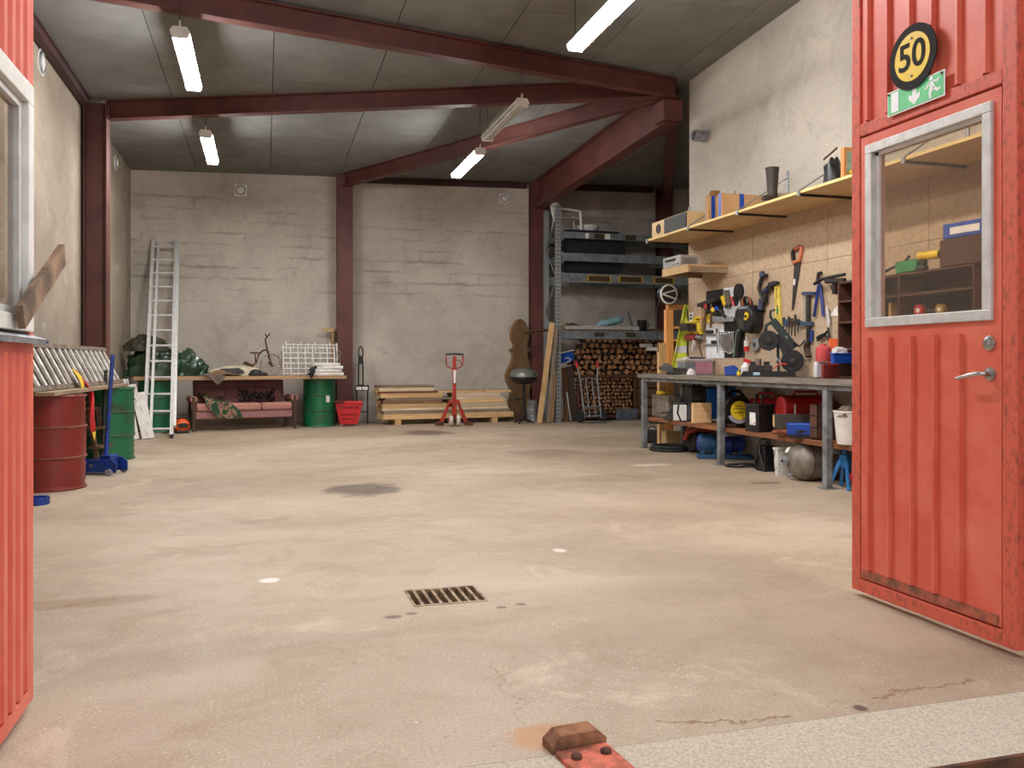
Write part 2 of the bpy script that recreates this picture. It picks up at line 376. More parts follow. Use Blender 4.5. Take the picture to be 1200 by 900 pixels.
# floor with a pit for the drain
d0, d1, d2, d3 = G(474, 692), G(559, 686), G(568, 704), G(485, 712)
DX0, DX1 = (d0.x+d3.x)/2, (d1.x+d2.x)/2; DY0, DY1 = (d2.y+d3.y)/2, (d0.y+d1.y)/2
fl = MB()
fl.bx(XL-.3, DX0, YT, YB+.3, -.2, 0); fl.bx(DX1, XF+.3, YT, YB+.3, -.2, 0); fl.bx(DX0, DX1, YT, DY0, -.2, 0); fl.bx(DX0, DX1, DY1, YB+.3, -.2, 0)
fl.bx(DX0, DX1, DY0, DY1, -.26, -.2)
floor = struct(fl, 'floor', M_floor)
gr = thing('drain_grate', 'rusty slotted drain grate set in the concrete floor', 'drain', ((DX0+DX1)/2, (DY0+DY1)/2, 0))
M_grate = pm('rusty_grate', (170, 148, 122), (112, 86, 64), 12, .8, .2, .4)
gx, gy = (DX1-DX0)/2, (DY1-DY0)/2
fm = MB(); fm.bx(-gx, gx, gy-.018, gy, -.03, .003).bx(-gx, gx, -gy, -gy+.018, -.03, .003).bx(-gx, -gx+.012, -gy+.018, gy-.018, -.03, .003).bx(gx-.012, gx, -gy+.018, gy-.018, -.03, .003)
fm.build('frame', M_grate, gr)
barm = MB().bx(-.0075, .0075, -gy+.018, gy-.018, -.03, .002).mesh('bar', M_grate)
for i in range(7): inst(barm, 'bar', gr, (-gx+(i+1)*2*gx/8, 0, 0))
# threshold, rail, ground outside
struct(MB().bx(-6, 12, 1.99, YT, -.3, -.001), 'threshold', M_apron)
struct(MB().bx(-6, 12, -30, 1.93, -.4, -.07), 'ground', M_gravel)
rl = MB().bx(-.8, 2.9, 1.93, 1.99, -.3, -.028).bx(-.8, 2.9, 1.975, 1.99, -.028, .004)
solo(rl, 'door_rail', M_rust, 'rusty steel rail along the outer edge of the doorway', 'rail')
gs = MB(); rg = random.Random(3)
for i in range(1500):
    x, y, r = rg.uniform(.6, 2.9), rg.uniform(1.35, 1.925), rg.uniform(.006, .016)
    gs.ball((x, y, -.07+r*.4), (r, r*rg.uniform(.7, 1), r*.7), 5, 3, .4, i)
o = gs.build('gravel_stones', M_gravel); o['kind'] = 'stuff'; tag(o, 'loose grey gravel outside the steel rail', 'gravel')

struct(MB().bx(XL-.3, XL, 1.99, YB, -.2, 5.4), 'wall_left', M_wall_l)
struct(MB().bx(XL-.3, XF+.3, YB, YB+.3, -.2, 5.4), 'wall_back', M_wall_b)
struct(MB().bx(XR, XR+.22, YT, YW, -.2, 5.5), 'wall_right', M_wall_r)
struct(MB().bx(XF, XF+.3, 1.99, YB, -.2, 5.6), 'wall_side_bay', M_wall_b)
struct(MB().bx(XR+.22, XF, YT, YT+.2, -.2, 5.6), 'wall_side_bay_front', M_wall_b)
struct(MB().bx(XL, XF, YB-.02, YB, 0, .14), 'baseboard_back', M_wall_b)
# front wall with the gateway
M_clad = pm('red_cladding', (176, 66, 52), (150, 52, 42), 3, .5)
struct(MB().bx(XL-.3, -.9, 2.0, 2.36, -.2, 5.5).bx(2.98, XR+.22, 2.0, 2.36, -.2, 5.6).bx(-.9, 2.98, 2.0, 2.36, 4.25, 5.6), 'wall_front', M_clad)
# ceiling: boards under a deck
dk = MB()
def slab(mb, x0, x1, y0, y1, dz0, dz1):
    vs = [Vector((x, y, zc(x, y)+d)) for d in (dz0, dz1) for x, y in ((x0, y0), (x1, y0), (x1, y1), (x0, y1))]
    return mb.add(vs, [(3, 2, 1, 0), (4, 5, 6, 7), (0, 1, 5, 4), (1, 2, 6, 5), (2, 3, 7, 6), (3, 0, 4, 7)])
slab(dk, XL-.3, XF+.3, 2.0, YB+.3, .03, .25)
M_deck = pm('dark_roof_deck', (42, 40, 38), (30, 29, 28), 3, .9)
ceil = struct(dk, 'ceiling', M_deck)
xs = [XL, -1.18]+[-1.18+1.28*i for i in range(1, 8)]+[XF]
cr = random.Random(5)
for i in range(len(xs)-1):
    y = 2.4-cr.uniform(0, 2.4)
    while y < YB:
        y0, y1 = max(2.38, y), min(YB, y+2.7)
        if y1-y0 > .05:
            slab(MB(), xs[i]+.005, xs[i+1]-.005, y0+.005, y1-.005, 0, .03).build('ceiling_board', M_ceil, ceil)
        y += 2.7
# steel: columns on the walls and roof beams fanning out from the corner of the right wall
def isec(mb, p0, p1, w_, h, side, tf=.014, tw=.01):
    """I-section from p0 to p1; h along 'side', flanges w_ wide"""
    p0, p1 = Vector(p0), Vector(p1); d = (p1-p0).normalized(); s_ = Vector(side); s_ = (s_-d*s_.dot(d)).normalized(); t = d.cross(s_)
    for a, b_, c0 in ((tf, w_, h/2-tf/2), (tf, w_, -h/2+tf/2), (h-2*tf, tw, 0)):
        M = Matrix((s_, t, d)).transposed(); mb.box((p0+p1)/2+s_*c0, (a, b_, (p1-p0).length), M)
    return mb
yc = PX(111, 300, XL+.15).y
def column(p, zt, side, lab, h=.26, w_=.28):
    t = thing('steel_column', lab, 'column', p)
    isec(MB(), (0, 0, .015), (0, 0, zt), w_, h, side).build('post', M_red, t)
    MB().bx(-.17, .17, -.17, .17, 0, .015).build('base_plate', M_red, t)
    return t
column((XL+.175, yc, 0), zc(XL, yc)-.02, (1, 0, 0), 'red steel column standing against the left wall', .28, .27)
xc2, xc3, xc4 = PY(404.5, 300, YB-.3).x, PY(632, 300, YB-.3).x, PY(781, 300, YB-.3).x
column((xc2, YB-.19, 0), zc(xc2, YB)-.02, (0, 1, 0), 'red steel column between the wheeled basket and the plank shelf', .24, .29)
column((xc3, YB-.19, 0), zc(xc3, YB)-.02, (0, 1, 0), 'red steel column behind the kettle grill', .24, .31)
column((xc4, YB-.19, 0), zc(xc4, YB)-.02, (0, 1, 0), 'dark red steel column in the far corner behind the pallet rack', .24, .29)
C0 = Vector((5.35, 10.52, 0))
def roof_beam(q, h, w_, lab, h2=None, start=0.0):
    a = C0.lerp(Vector((q[0], q[1], 0)), start); za, zb = zc(a.x, a.y)-.012, zc(q[0], q[1])-.012
    t = thing('roof_beam', lab, 'roof beam', (a.x, a.y, za-h/2))
    p1 = Vector((q[0]-a.x, q[1]-a.y, (zb-h/2)-(za-h/2)))
    mb = MB(); isec(mb, (0, 0, 0), p1, w_, h, (0, 0, 1)); mb.build('beam', M_red, t)
    return t
pb1 = PY(140, 0, 1); dl = (Vector(G(140, 0, 4.45))-C0); dl.z = 0; dl *= (C0.x-XL-.01)/abs(dl.x)
roof_beam((C0.x+dl.x, C0.y+dl.y), .24, .14, 'red roof beam running from the left wall across the gate side of the ceiling')
roof_beam((XL+.32, yc), .24, .14, 'red roof beam from the left wall column to the right wall corner')
roof_beam((xc2, YB-.32), .24, .14, 'red roof beam from the column beside the plank shelf to the right wall corner')
t = roof_beam((xc3, YB-.32), .56, .2, 'deep red main roof beam from the column behind the grill', start=.02)
MB().bx(-.16, .12, -.12, .2, -.26, .02).build('haunch', M_red, t, bevel=.01)
roof_beam((xc4, YB-.32), .3, .16, 'dark red roof beam to the far corner column behind the rack', start=.06)
M_dred = pm('dark_red_rail', (70, 34, 33), (52, 27, 27), 3, .6)
def eave(p0, p1, lab):
    p0, p1 = Vector(p0), Vector(p1); mb = MB().beam((0, 0, 0), p1-p0, .09, .1); mb.beam((0, 0, .045), p1-p0+Vector((0, 0, .045)), .13, .012)
    solo(mb, 'eave_rail', M_dred, lab, 'rail', p0)
eave((xc2+.18, YB-.07, zc(2, YB)-.07), (xc3-.2, YB-.07, zc(xc3, YB)-.07), 'dark red steel rail along the top of the back wall above the lumber')
eave((xc3+.2, YB-.07, zc(xc3, YB)-.07), (xc4-.2, YB-.07, zc(xc4, YB)-.07), 'dark red steel rail along the top of the back wall above the rack')
eave((XL+.07, 2.5, zc(XL, 3)-.07), (XL+.07, yc-.17, zc(XL, yc)-.07), 'dark steel rail along the top of the left wall')

# ------------------------------------------------------------------ vents, pipe, lamps
def vent(p, n, r, lab, square=True):
    t = thing('wall_vent', lab, 'vent', p); n = Vector(n); x, y, d = frame_of(n)
    mb = MB()
    if square:
        M = Matrix((x, y, d)).transposed(); mb.box(d*.008, (r*2.3, r*2.3, .016), M)
    else: mb.cyl((0, 0, 0), d*.016, r*1.2, n=20)
    mb.build('plate', M_white, t); MB().torus(d*.022, d, r*.85, r*.14, 20, 8).build('ring', M_galv, t, True)
    MB().lathe([(r*.72, .016), (r*.72, .03), (r*.3, .045), (.001, .048)], (0, 0, 0), 20, d, False).build('damper', M_white, t, True)
vent(PY(282, 223, YB), (0, -1, 0), .095, 'square white wall vent high up between the ladder and the red column')
vent(PY(590.5, 233, YB), (0, -1, 0), .085, 'square white wall vent high up above the lumber stack')
vent(PX(47, 73, XL), (1, 0, 0), .12, 'round vent on the left wall between gate and column', False)
vent(PX(135, 191, XL), (1, 0, 0), .10, 'round vent on the left wall past the steel column', False)
p = PX(829, 160, XR); t = thing('wall_pipe', 'grey steel pipe stub sticking out of the pale right wall', 'pipe', p)
MB().lathe([(.075, 0), (.075, -.2), (.064, -.2), (.064, -.02)], (0, 0, 0), 20, (1, 0, 0), False).build('pipe', M_galv, t, True); MB().cyl((.0, 0, 0), (-.012, 0, 0), .1, n=16).build('collar', M_wall_r, t)

M_tube = emis('fluorescent_light', (1.0, .99, .985, 1), LAMP_E)
M_off = pm('unlit_diffuser', (196, 198, 198), (176, 178, 178), 5, .25)
def lamp(ua, va, ub, vb, lab, lit=True, pts=None, z=4.2):
    a, b_ = (G(ua, va, z), G(ub, vb, z)) if pts is None else (Vector(pts[0]), Vector(pts[1]))
    c = (a+b_)/2; X = c.x; ln = 1.62; y0 = -ln/2; y1 = ln/2
    t = thing('ceiling_lamp', lab, 'lamp', (X, c.y, z), 0, 'hanging fluorescent lamps')
    MB().prism([(-.055, .07), (-.085, .03), (.085, .03), (.055, .07)], (0, y0, 0), (1, 0, 0), (0, 0, 1), -ln).build('housing', M_white, t)
    for k, y in ((-1, y0), (1, y1)):
        MB().prism([(-.06, .075), (-.09, .03), (-.07, -.03), (.07, -.03), (.09, .03), (.06, .075)], (0, y-.012, 0), (1, 0, 0), (0, 0, 1), -.024).build('end_cap', M_white, t)
        MB().torus((0, y, .1), (1, 0, 0), .028, .006, 12, 5).build('hook', M_white, t)
        zt_ = zc(X, c.y+y)-z-.003; nk = 14
        ch = MB()
        for i in range(nk):
            zz = .125+(zt_-.125)*(i+.5)/nk; ch.tube([(0, y, zz-(zt_-.125)/nk*.62), (0, y, zz+(zt_-.125)/nk*.62)], .0055 if i % 2 else .004, 5)
        ch.build('chain', M_dark, t)
    if lit:
        MB().prism([(-.082, .03), (-.066, -.022), (.066, -.022), (.082, .03)], (0, y0+.014, 0), (1, 0, 0), (0, 0, 1), -(ln-.028)).build('diffuser', M_tube, t)
    else:
        for s_ in (-1, 1): MB().cyl((s_*.04, y0+.014, -.0), (s_*.04, y1-.014, -.0), .017, n=10).build('tube', M_off, t, True)
        MB().prism([(-.012, .03), (-.02, .0), (.02, .0), (.012, .03)], (0, y0+.014, 0), (1, 0, 0), (0, 0, 1), -(ln-.028)).build('reflector', M_alu, t)
    return c
a1 = lamp(212, 40, 226, 104, 'lit fluorescent lamp between the two red beams above the red drum')
a2 = lamp(240, 157, 250, 192, 'lit fluorescent lamp above the tall ladder by the back wall')
q3 = G(674, 57, 4.2); a3 = lamp(0, 0, 0, 0, 'lit fluorescent lamp on the gate side of the roof beams near the right wall', True, (q3+Vector((0, -1.62, 0)), q3))
a4 = lamp(606, 124, 576, 162, 'unlit twin tube lamp hanging below the roof beams', False)
a5 = lamp(562, 180, 535, 206, 'lit fluorescent lamp above the lumber stack by the back wall')
for p_, lb in (((.9, a1.y-4.2), 'added lit fluorescent lamp out of view nearest the corrugated gate panel'), ((a3.x, a3.y-3.6), 'added lit fluorescent lamp out of view nearest the wicket door gate')):  # two unseen lamps added on assumed rows; first moved inward to dim left wall
    lamp(0, 0, 0, 0, lb, True, ((p_[0], p_[1]-.8, 4.2), (p_[0], p_[1]+.8, 4.2)))

# ------------------------------------------------------------------ right gate with its wicket door
GX = 2.8
M_glass, nt_, b_ = nodes('window_glass')
b_.inputs['Base Color'].default_value = (.86, .88, .88, 1); b_.inputs['Roughness'].default_value = .02; b_.inputs['IOR'].default_value = 1.45; b_.inputs['Transmission Weight'].default_value = 1.0
def pane_mat():
    m = bpy.data.materials.new('thin_window_pane'); m.use_nodes = True; nt = m.node_tree; nt.nodes.clear()
    out = N(nt, 'ShaderNodeOutputMaterial'); tr = N(nt, 'ShaderNodeBsdfTransparent'); gl = N(nt, 'ShaderNodeBsdfGlossy'); fr = N(nt, 'ShaderNodeLayerWeight'); mx = N(nt, 'ShaderNodeMixShader')
    tr.inputs[0].default_value = (.82, .77, .70, 1); gl.inputs['Roughness'].default_value = .02; fr.inputs[0].default_value = .5
    df = N(nt, 'ShaderNodeBsdfDiffuse'); df.inputs[0].default_value = (.55, .5, .44, 1); m2 = N(nt, 'ShaderNodeMixShader')
    dust = noise_(nt, coord(nt, (1, 1, 1)), 90, 4, .8); m2.inputs[0].default_value = .06
    L(nt, ramp(nt, dust, [(.5, (.03, .03, .03, 1)), (.75, (.16, .16, .16, 1))]), m2.inputs[0])
    L(nt, math_(nt, 'ADD', math_(nt, 'MULTIPLY', math_(nt, 'POWER', fr.outputs['Facing'], 4), .7), .03), mx.inputs[0]); L(nt, tr.outputs[0], mx.inputs[1]); L(nt, gl.outputs[0], mx.inputs[2])
    L(nt, mx.outputs[0], m2.inputs[1]); L(nt, df.outputs[0], m2.inputs[2]); L(nt, m2.outputs[0], out.inputs[0]); return m
M_pane = pane_mat()
gy0, gy1, gz0, gz1, gt = 2.63, 3.60, .03, 4.1, .05
ly0, ly1, lz0, lz1 = 2.70, 3.54, .1, 2.245
gate = thing('garage_gate', 'red steel gate panel with a wicket door beside the workbench', 'gate', (GX, gy0, 0))
def gb(mb, y0, y1, z0, z1, x0=0, x1=gt): return mb.bx(x0, x1, y0-gy0, y1-gy0, z0, z1)
fr = MB(); gb(fr, gy0, ly0, gz0, gz1); gb(fr, ly1, gy1, gz0, gz1); gb(fr, ly0, ly1, gz0, lz0-.008); gb(fr, ly0, ly1, lz1+.01, lz1+.07); gb(fr, ly0, ly1, gz1-.06, gz1)
fr.build('gate_frame', M_gaterust, gate, bevel=.004)
gb(MB(), ly0, ly1, lz1+.07, gz1-.06, .012, .04).build('cladding_sheet', M_gate, gate)
def rib_mesh(z0, z1, name, d=.022, wd=.02, mat=M_gate):
    return MB().prism([(-wd*.6, 0), (-wd*.4, -d), (wd*.2, -d), (wd*1.3, 0)], (0, 0, z0), (0, 1, 0), (1, 0, 0), -(z1-z0)).mesh(name, mat)
rm = rib_mesh(lz1+.075, gz1-.065, 'cladding_rib')
for u in (1017, 1040, 1066, 1092, 1122, 1155):
    inst(rm, 'cladding_rib', gate, (.012, PX(u, 50, GX).y-gy0, 0))
lf = MB()
wy0, wy1, wz0, wz1 = 2.745, 3.49, 1.32, 2.2
gb(lf, ly0+.006, wy0, lz0, lz1, .004, .044); gb(lf, wy1, ly1-.006, lz0, lz1, .004, .044); gb(lf, wy0, wy1, lz0, wz0, .004, .044); gb(lf, wy0, wy1, wz1, lz1, .004, .044)
leaf = lf.build('wicket_door', M_gate, gate)
rm2 = rib_mesh(.15, 1.27, 'door_rib', .019, .018)
for u in (1019, 1043, 1069, 1096, 1126):
    inst(rm2, 'door_rib', leaf, (.004, PX(u, 550, GX).y-gy0, 0))
kp = MB(); gb(kp, ly0+.02, ly1-.02, lz0+.006, .145, -.002, .004); kp.build('kick_strip', pm('rusty_kick_strip', (178, 92, 70), (118, 78, 58), 22, .7, 0, .2), leaf)
wf = MB(); fw = .045
for a in ((wy0, wy1, wz0, wz0+fw), (wy0, wy1, wz1-fw, wz1), (wy0, wy0+fw, wz0+fw, wz1-fw), (wy1-fw, wy1, wz0+fw, wz1-fw)): gb(wf, *a, -.012, .055)
wf.build('window_frame', M_alu, leaf, bevel=.004)
sash = MB(); gb(sash, wy1-fw-.022, wy1-fw, wz0+fw, wz1-fw, .014, .05); gb(sash, wy0+fw, wy1-fw, wz1-fw-.014, wz1-fw, .014, .05); sash.build('window_bead', M_white, leaf)
gb(MB(), wy0+fw-.003, wy1-fw+.003, wz0+fw-.003, wz1-fw+.003, .026, .032).build('pane', M_pane, leaf)
# lock and handle
pl = PX(1159, 402, GX); k = MB().lathe([(.03, 0), (.03, .006), (.022, .01), (.001, .01)], (.004, pl.y-gy0, pl.z), 20, (-1, 0, 0)); k.build('lock_rosette', M_chrome, leaf, True)
MB().box((-.008, pl.y-gy0, pl.z), (.006, .012, .026)).build('lock_cylinder', M_chrome, leaf)
ph = PX(1160, 438, GX); hy = ph.y-gy0
MB().lathe([(.027, 0), (.027, .007), (.012, .01), (.011, .03)], (.004, hy, ph.z), 20, (-1, 0, 0)).build('handle_rosette', M_chrome, leaf, True)
MB().tube([(-.03, hy-.004, ph.z), (-.045, hy, ph.z), (-.05, hy+.015, ph.z), (-.05, hy+.06, ph.z-.008), (-.047, hy+.11, ph.z-.018), (-.045, hy+.125, ph.z-.021)], [.009, .01, .0105, .0095, .0085, .007], 10).build('door_handle', M_chrome, leaf, True)
for z_ in (.35, 1.2, 2.05): MB().cyl((.052, ly1-gy0, z_-.05), (.052, ly1-gy0, z_+.05), .009, n=8).build('hinge', M_gaterust, leaf)
for z_ in (.5, 2.4, 3.7): MB().cyl((.06, .01, z_-.09), (.06, .01, z_+.09), .016, n=10).build('gate_hinge', M_dark, gate)
# speed sign and exit sign
ps = PX(1075, 67, GX); R_ = .143
U, V = Vector((0, -1, 0)), Vector((0, 0, 1))       # the viewer's right and up on this face
sg = thing('speed_sign', 'round yellow sign reading 50 with a black rim above the wicket door', 'sign', (GX-.022, ps.y, ps.z))
M_sgb = pm('sign_black', (24, 22, 20), (30, 28, 26), 9, .85); M_sgy = pm('sign_yellow', (236, 200, 52), (222, 184, 44), 5, .45)
MB().cyl((0, 0, 0), (-.006, 0, 0), R_, n=48).build('rim', M_sgb, sg); MB().cyl((-.006, 0, 0), (-.008, 0, 0), R_*.745, n=48).build('face', M_sgy, sg)
MB().text('50', .17, (-.0095, 0, 0), U, V, .002, .0022).build('numerals', M_sgb, sg)
for z_ in (.082, -.085): MB().lathe([(.006, 0), (.006, .004), (.001, .006)], (-.008, 0, z_), 10, (-1, 0, 0)).build('rivet', M_chrome, sg)
sy0, sy1, sz0, sz1 = 2.98, 3.327, 2.29, 2.402; cy, cz = (sy0+sy1)/2, (sz0+sz1)/2; sw, sh = sy1-sy0, sz1-sz0
ex = thing('exit_sign', 'green and white emergency exit sign with running figure under the round sign', 'sign', (GX-.014, cy, cz))
M_sgw = pm('sign_white', (240, 242, 240), (228, 230, 228), 9, .4); M_sgg = pm('sign_green', (106, 206, 140), (94, 194, 128), 6, .4)
MB().box((0, 0, 0), (.004, sw, sh)).build('plate', M_sgw, ex); MB().box((-.003, 0, 0), (.002, sw-.012, sh-.012)).build('field', M_sgg, ex)
def mark(name, polys):
    mb = MB()
    for p_ in polys: mb.prism(p_, (-.004, 0, 0), U, V, .0015)
    mb.build(name, M_sgw, ex)
mark('door_mark', [[(-.145, -.045), (-.098, -.045), (-.098, .045), (-.145, .045)]])
mark('arrow_mark', [[(-.012, .05), (.012, .05), (.012, -.005), (.034, .006), (.034, -.016), (0, -.044), (-.034, -.016), (-.034, .006), (-.012, -.005)]])
mark('running_figure', [[(.10+.012*math.cos(i*pi/6), .04+.011*math.sin(i*pi/6)) for i in range(12)], [(.085, .028), (.112, .024), (.122, .002), (.112, -.008), (.094, .004)], [(.085, .028), (.07, .006), (.078, .002), (.095, .018)],
     [(.07, .006), (.062, .008), (.06, .0), (.078, .0)], [(.112, .024), (.135, .014), (.15, .026), (.145, .032), (.132, .024), (.11, .03)], [(.094, .004), (.112, -.008), (.1, -.024), (.102, -.046), (.09, -.046), (.086, -.02)], [(.108, .0), (.122, .0), (.138, -.014), (.154, -.008), (.154, -.018), (.134, -.026), (.112, -.01)]])
for s_ in (-1, 1): MB().cyl((-.002, s_*(sw/2-.012), sh/2-.012), (-.008, s_*(sw/2-.012), sh/2-.012), .006, n=8).build('screw', M_black, ex)

# ------------------------------------------------------------------ left gate panel
LX = -.74
ga = thing('garage_gate', 'red corrugated gate panel with a large window and grey sill by the drums', 'gate', (LX, 2.42, 0))
def lb(mb, y0, y1, z0, z1, x0=-.05, x1=0): return mb.bx(x0, x1, y0-2.42, y1-2.42, z0, z1)
fr = MB(); lb(fr, 2.42, 2.46, .03, 4.1); lb(fr, 3.14, 3.18, .03, 4.1); lb(fr, 2.46, 3.14, .03, .08); lb(fr, 2.46, 3.14, 4.05, 4.1); fr.build('gate_frame', M_gate, ga, bevel=.004)
lb(MB(), 2.46, 3.14, .08, 1.22, -.04, -.014).build('lower_sheet', M_gate, ga); lb(MB(), 2.46, 3.14, 2.06, 4.05, -.04, -.014).build('upper_sheet', M_gate, ga)
def ribs(z0, z1):
    rmx = MB().prism([(-.03, 0), (-.018, .016), (.018, .016), (.03, 0)], (0, 0, z0), (0, 1, 0), (1, 0, 0), -(z1-z0)).mesh('corrugation', M_gate)
    y = 2.51
    while y < 3.13:
        inst(rmx, 'corrugation', ga, (-.014, y-2.42, 0)); y += .086
ribs(.085, 1.215); ribs(2.065, 4.045)
MB().prism([(-.03, -.02), (.036, -.03), (.036, -.012), (-.03, .012)], (0, .03, 1.24), (1, 0, 0), (0, 0, 1), -.735).build('sill', M_galv, ga)
wf = MB()
for a in ((2.47, 3.135, 1.25, 1.3), (2.47, 3.135, 1.99, 2.055), (2.47, 2.53, 1.3, 1.99), (3.075, 3.135, 1.3, 1.99)): lb(wf, *a, -.045, .012)
wf.build('window_frame', M_white, ga, bevel=.004)
s2 = MB(); lb(s2, 3.035, 3.075, 1.3, 1.99, -.04, -.008); lb(s2, 2.53, 3.035, 1.3, 1.325, -.04, -.008); lb(s2, 2.53, 3.035, 1.965, 1.99, -.04, -.008); s2.build('sash', M_alu, ga)
lb(MB(), 2.527, 3.04, 1.32, 1.97, -.03, -.024).build('pane', M_pane, ga)
for z_ in (.5, 2.4, 3.7): MB().cyl((-.06, .01, z_-.09), (-.06, .01, z_+.09), .016, n=10).build('gate_hinge', M_dark, ga)
# plank resting on the sill
p0 = PX(24, 387, LX+.036); p0.z = 1.236; pe = PY(73, 298, 3.42)
d_ = (pe-p0); mb = MB().beam((0, 0, .05), d_, .02, .075, up=(0, -.3, 1))
solo(mb, 'loose_plank', pm('weathered_plank', (152, 122, 96), (92, 74, 60), 7, .85, 0, .2), 'weathered board sticking up slantwise from the grey gate sill', 'plank', p0)
# gate stop in the threshold
ps = G(684, 882); t = thing('gate_stop', 'rusty red steel gate stop bolted to the threshold', 'gate stop', (ps.x, ps.y-.03, 0), .1)
M_rr = pm('rusty_red_iron', (204, 108, 84), (128, 74, 52), 14, .8, .2, .4)
MB().prism([(-.09, -.012), (.09, -.012), (.09, .024), (.06, .05), (-.06, .05), (-.09, .024)], (0, .12, 0), (1, 0, 0), (0, 0, 1), .07).build('ramp_block', pm('brown_rust', (150, 100, 68), (100, 64, 44), 14, .85, .1, .4), t)
MB().bx(-.085, .085, -.16, .045, -.008, .014).build('base_plate', M_rr, t, bevel=.006)
for x in (-.045, .05): MB().lathe([(.017, 0), (.017, .008), (.009, .014), (.001, .014)], (x, -.02, .014), 8).build('bolt', M_rust, t)
# ------------------------------------------------------------------ drums
def drum(p, mat, lab, rz=0, h=.86, r=.287):
    t = thing('oil_drum', lab, 'drum', p, rz, 'steel drums')
    pr = [(r-.01, .012), (r, .02)]
    z = .02
    for a, b_ in ((.02, h*.33), (h*.35, h*.65), (h*.67, h-.02)):
        n = 8
        for i in range(n+1):
            zz = a+(b_-a)*i/n; pr.append((r-(.009 if (i % 2 and a != h*.35) else 0), zz))
    MB().lathe(pr, n=36).build('body', mat, t, True)
    for z_ in (h*.34, h*.66): MB().torus((0, 0, z_), (0, 0, 1), r, .011, 36, 8).build('hoop', M_rustdrum if mat is M_drumg else M_rusthoop, t, True)
    for z_ in (.012, h-.014): MB().torus((0, 0, z_), (0, 0, 1), r-.002, .012, 36, 8).build('rim', mat, t, True)
    MB().cyl((0, 0, h-.03), (0, 0, h-.02), r-.01, n=36).build('lid', mat, t); MB().cyl((.17, 0, h-.02), (.17, 0, h-.004), .03, n=14).build('bung', M_dark, t)
    return t
M_rusthoop = pm('worn_red_hoop', (128, 76, 56), (104, 46, 36), 9, .6, .1, .2)
M_rustdrum = pm('worn_green_hoop', (70, 74, 52), (30, 92, 60), 9, .6, .1, .2)
def gpt(u, v, back=0.0):
    p = G(u, v); d = Vector((p.x, p.y, 0)).normalized(); return p+d*back
pr_ = gpt(60, 577, .29); pr_.x = max(pr_.x, XL+.31)
drum(pr_, M_drumr, 'dark red steel oil drum by the left wall nearest the gate')
pg2 = gpt(127, 541, .29); drum(pg2, M_drumg, 'green steel oil drum behind the blue floor jack', 1)
pg3 = gpt(183, 507.3, .33); drum(pg3, M_drumg, 'green steel oil drum behind the tall ladder', 2)
pg4 = gpt(374, 500.5, .29); pg4t = drum(pg4, M_drumg, 'dented green steel oil drum with a white label beside the sofa', 3)
M_lab = M_paper
lq = MB().sheet(lambda a, b: (.291*math.cos(-3.1-.9+a*.26), .291*math.sin(-3.1-.9+a*.26), .44+b*.12), 4, 2, .003); q = lq.build('paper_label', M_paper, pg4t); q.rotation_euler = (0, 0, -.2)
# ------------------------------------------------------------------ left wall: boards and ladder on the two drums
zt = .862
tb = thing('plank_platform', 'rough brown boards laid across the red and green drums', 'boards', (0, 0, zt))
a, b_ = Vector((pr_.x, pr_.y, 0)), Vector((pg2.x, pg2.y, 0)); dr = (b_-a).normalized(); sd = Vector((dr.y, -dr.x, 0))
for i, (o_, e0, e1, w_) in enumerate(((.09, -.55, .33, .15), (-.1, -.5, .42, .2))):
    MB().beam(a+sd*o_+dr*e0+Vector((0, 0, .016)), b_+sd*o_+dr*e1+Vector((0, 0, .016)), w_, .032).build('board', M_plankd if i else M_plankg, tb)
def ladder(name, lab, p0, p1, width_dir, width, n, rail=(.026, .06), rm=M_alu, rg=M_alu, first=.14, step=None, rung=.014, flat=None, top=.0):
    p0, p1 = Vector(p0), Vector(p1); wd = Vector(width_dir).normalized()*width/2; t = thing(name, lab, 'ladder', p0); d = p1-p0; ln = d.length; dn = d/ln
    for s_ in (-1, 1): MB().beam(wd*s_, wd*s_+d, rail[0], rail[1], up=wd.cross(dn)).build('rail', rm, t)
    for i in range(n):
        q_ = dn*(first+(ln-first-.16)*i/(n-1))
        if flat: MB().beam(q_-wd, q_+wd, flat[0], flat[1], up=dn).build('rung', rg, t)
        else: MB().cyl(q_-wd, q_+wd, rung, n=8).build('rung', rg, t, True)
    return t
M_dirty = pm('grimy_wood_rail', (120, 104, 88), (80, 66, 54), 8, .8, 0, .2); M_rungw = pm('scuffed_white_rung', (228, 225, 220), (180, 172, 160), 10, .5, .2)
# ladder lying on its edge: lower rail on the boards, upper rail leaning to the wall
q0, q1 = a+dr*-.62+sd*-.02, b_+dr*.55+sd*.06
lt = Vector((-.22, 0, .44)).normalized()
p0 = Vector((q0.x, q0.y, zt+.036))+lt*.24; p1 = Vector((q1.x, q1.y, zt+.036))+lt*.24
ladder('wooden_ladder', 'long ladder with pale rungs lying on edge across the drums', p0, p1, lt, .44, 17, (.05, .03), M_dirty, M_rungw, flat=(.022, .06))
solo(MB().prism([(-.0, 0), ((p1-p0).length-.2, 0), ((p1-p0).length-.2, .42), (0, .42)], (0, 0, 0), dr, lt, .008), 'dark_backing_sheet', wood('dark_backing', (66, 50, 40), (44, 34, 28), 1), 'added dark backing sheet behind the rungs of the lying ladder', 'sheet', p0-lt*.2+Vector((-.09, 0, .0))+dr*.1)  # added sheet, coloured dark so the gaps between the rungs read dark
# blue cord knotted on its rail
kp = PX(75, 407, -1.9); pc = p0.lerp(p1, .33)+lt*.245
solo(MB().tube([(0, -.1, .022), (.02, -.03, .035), (-.02, .03, .03), (.02, .08, .022), (-.01, .14, .018)], .014, 6), 'blue_rag', pm('blue_cloth', (70, 88, 124), (50, 64, 96), 9, .9), 'blue rag knotted on the rail of the lying ladder', 'rag', pc, smooth=True)
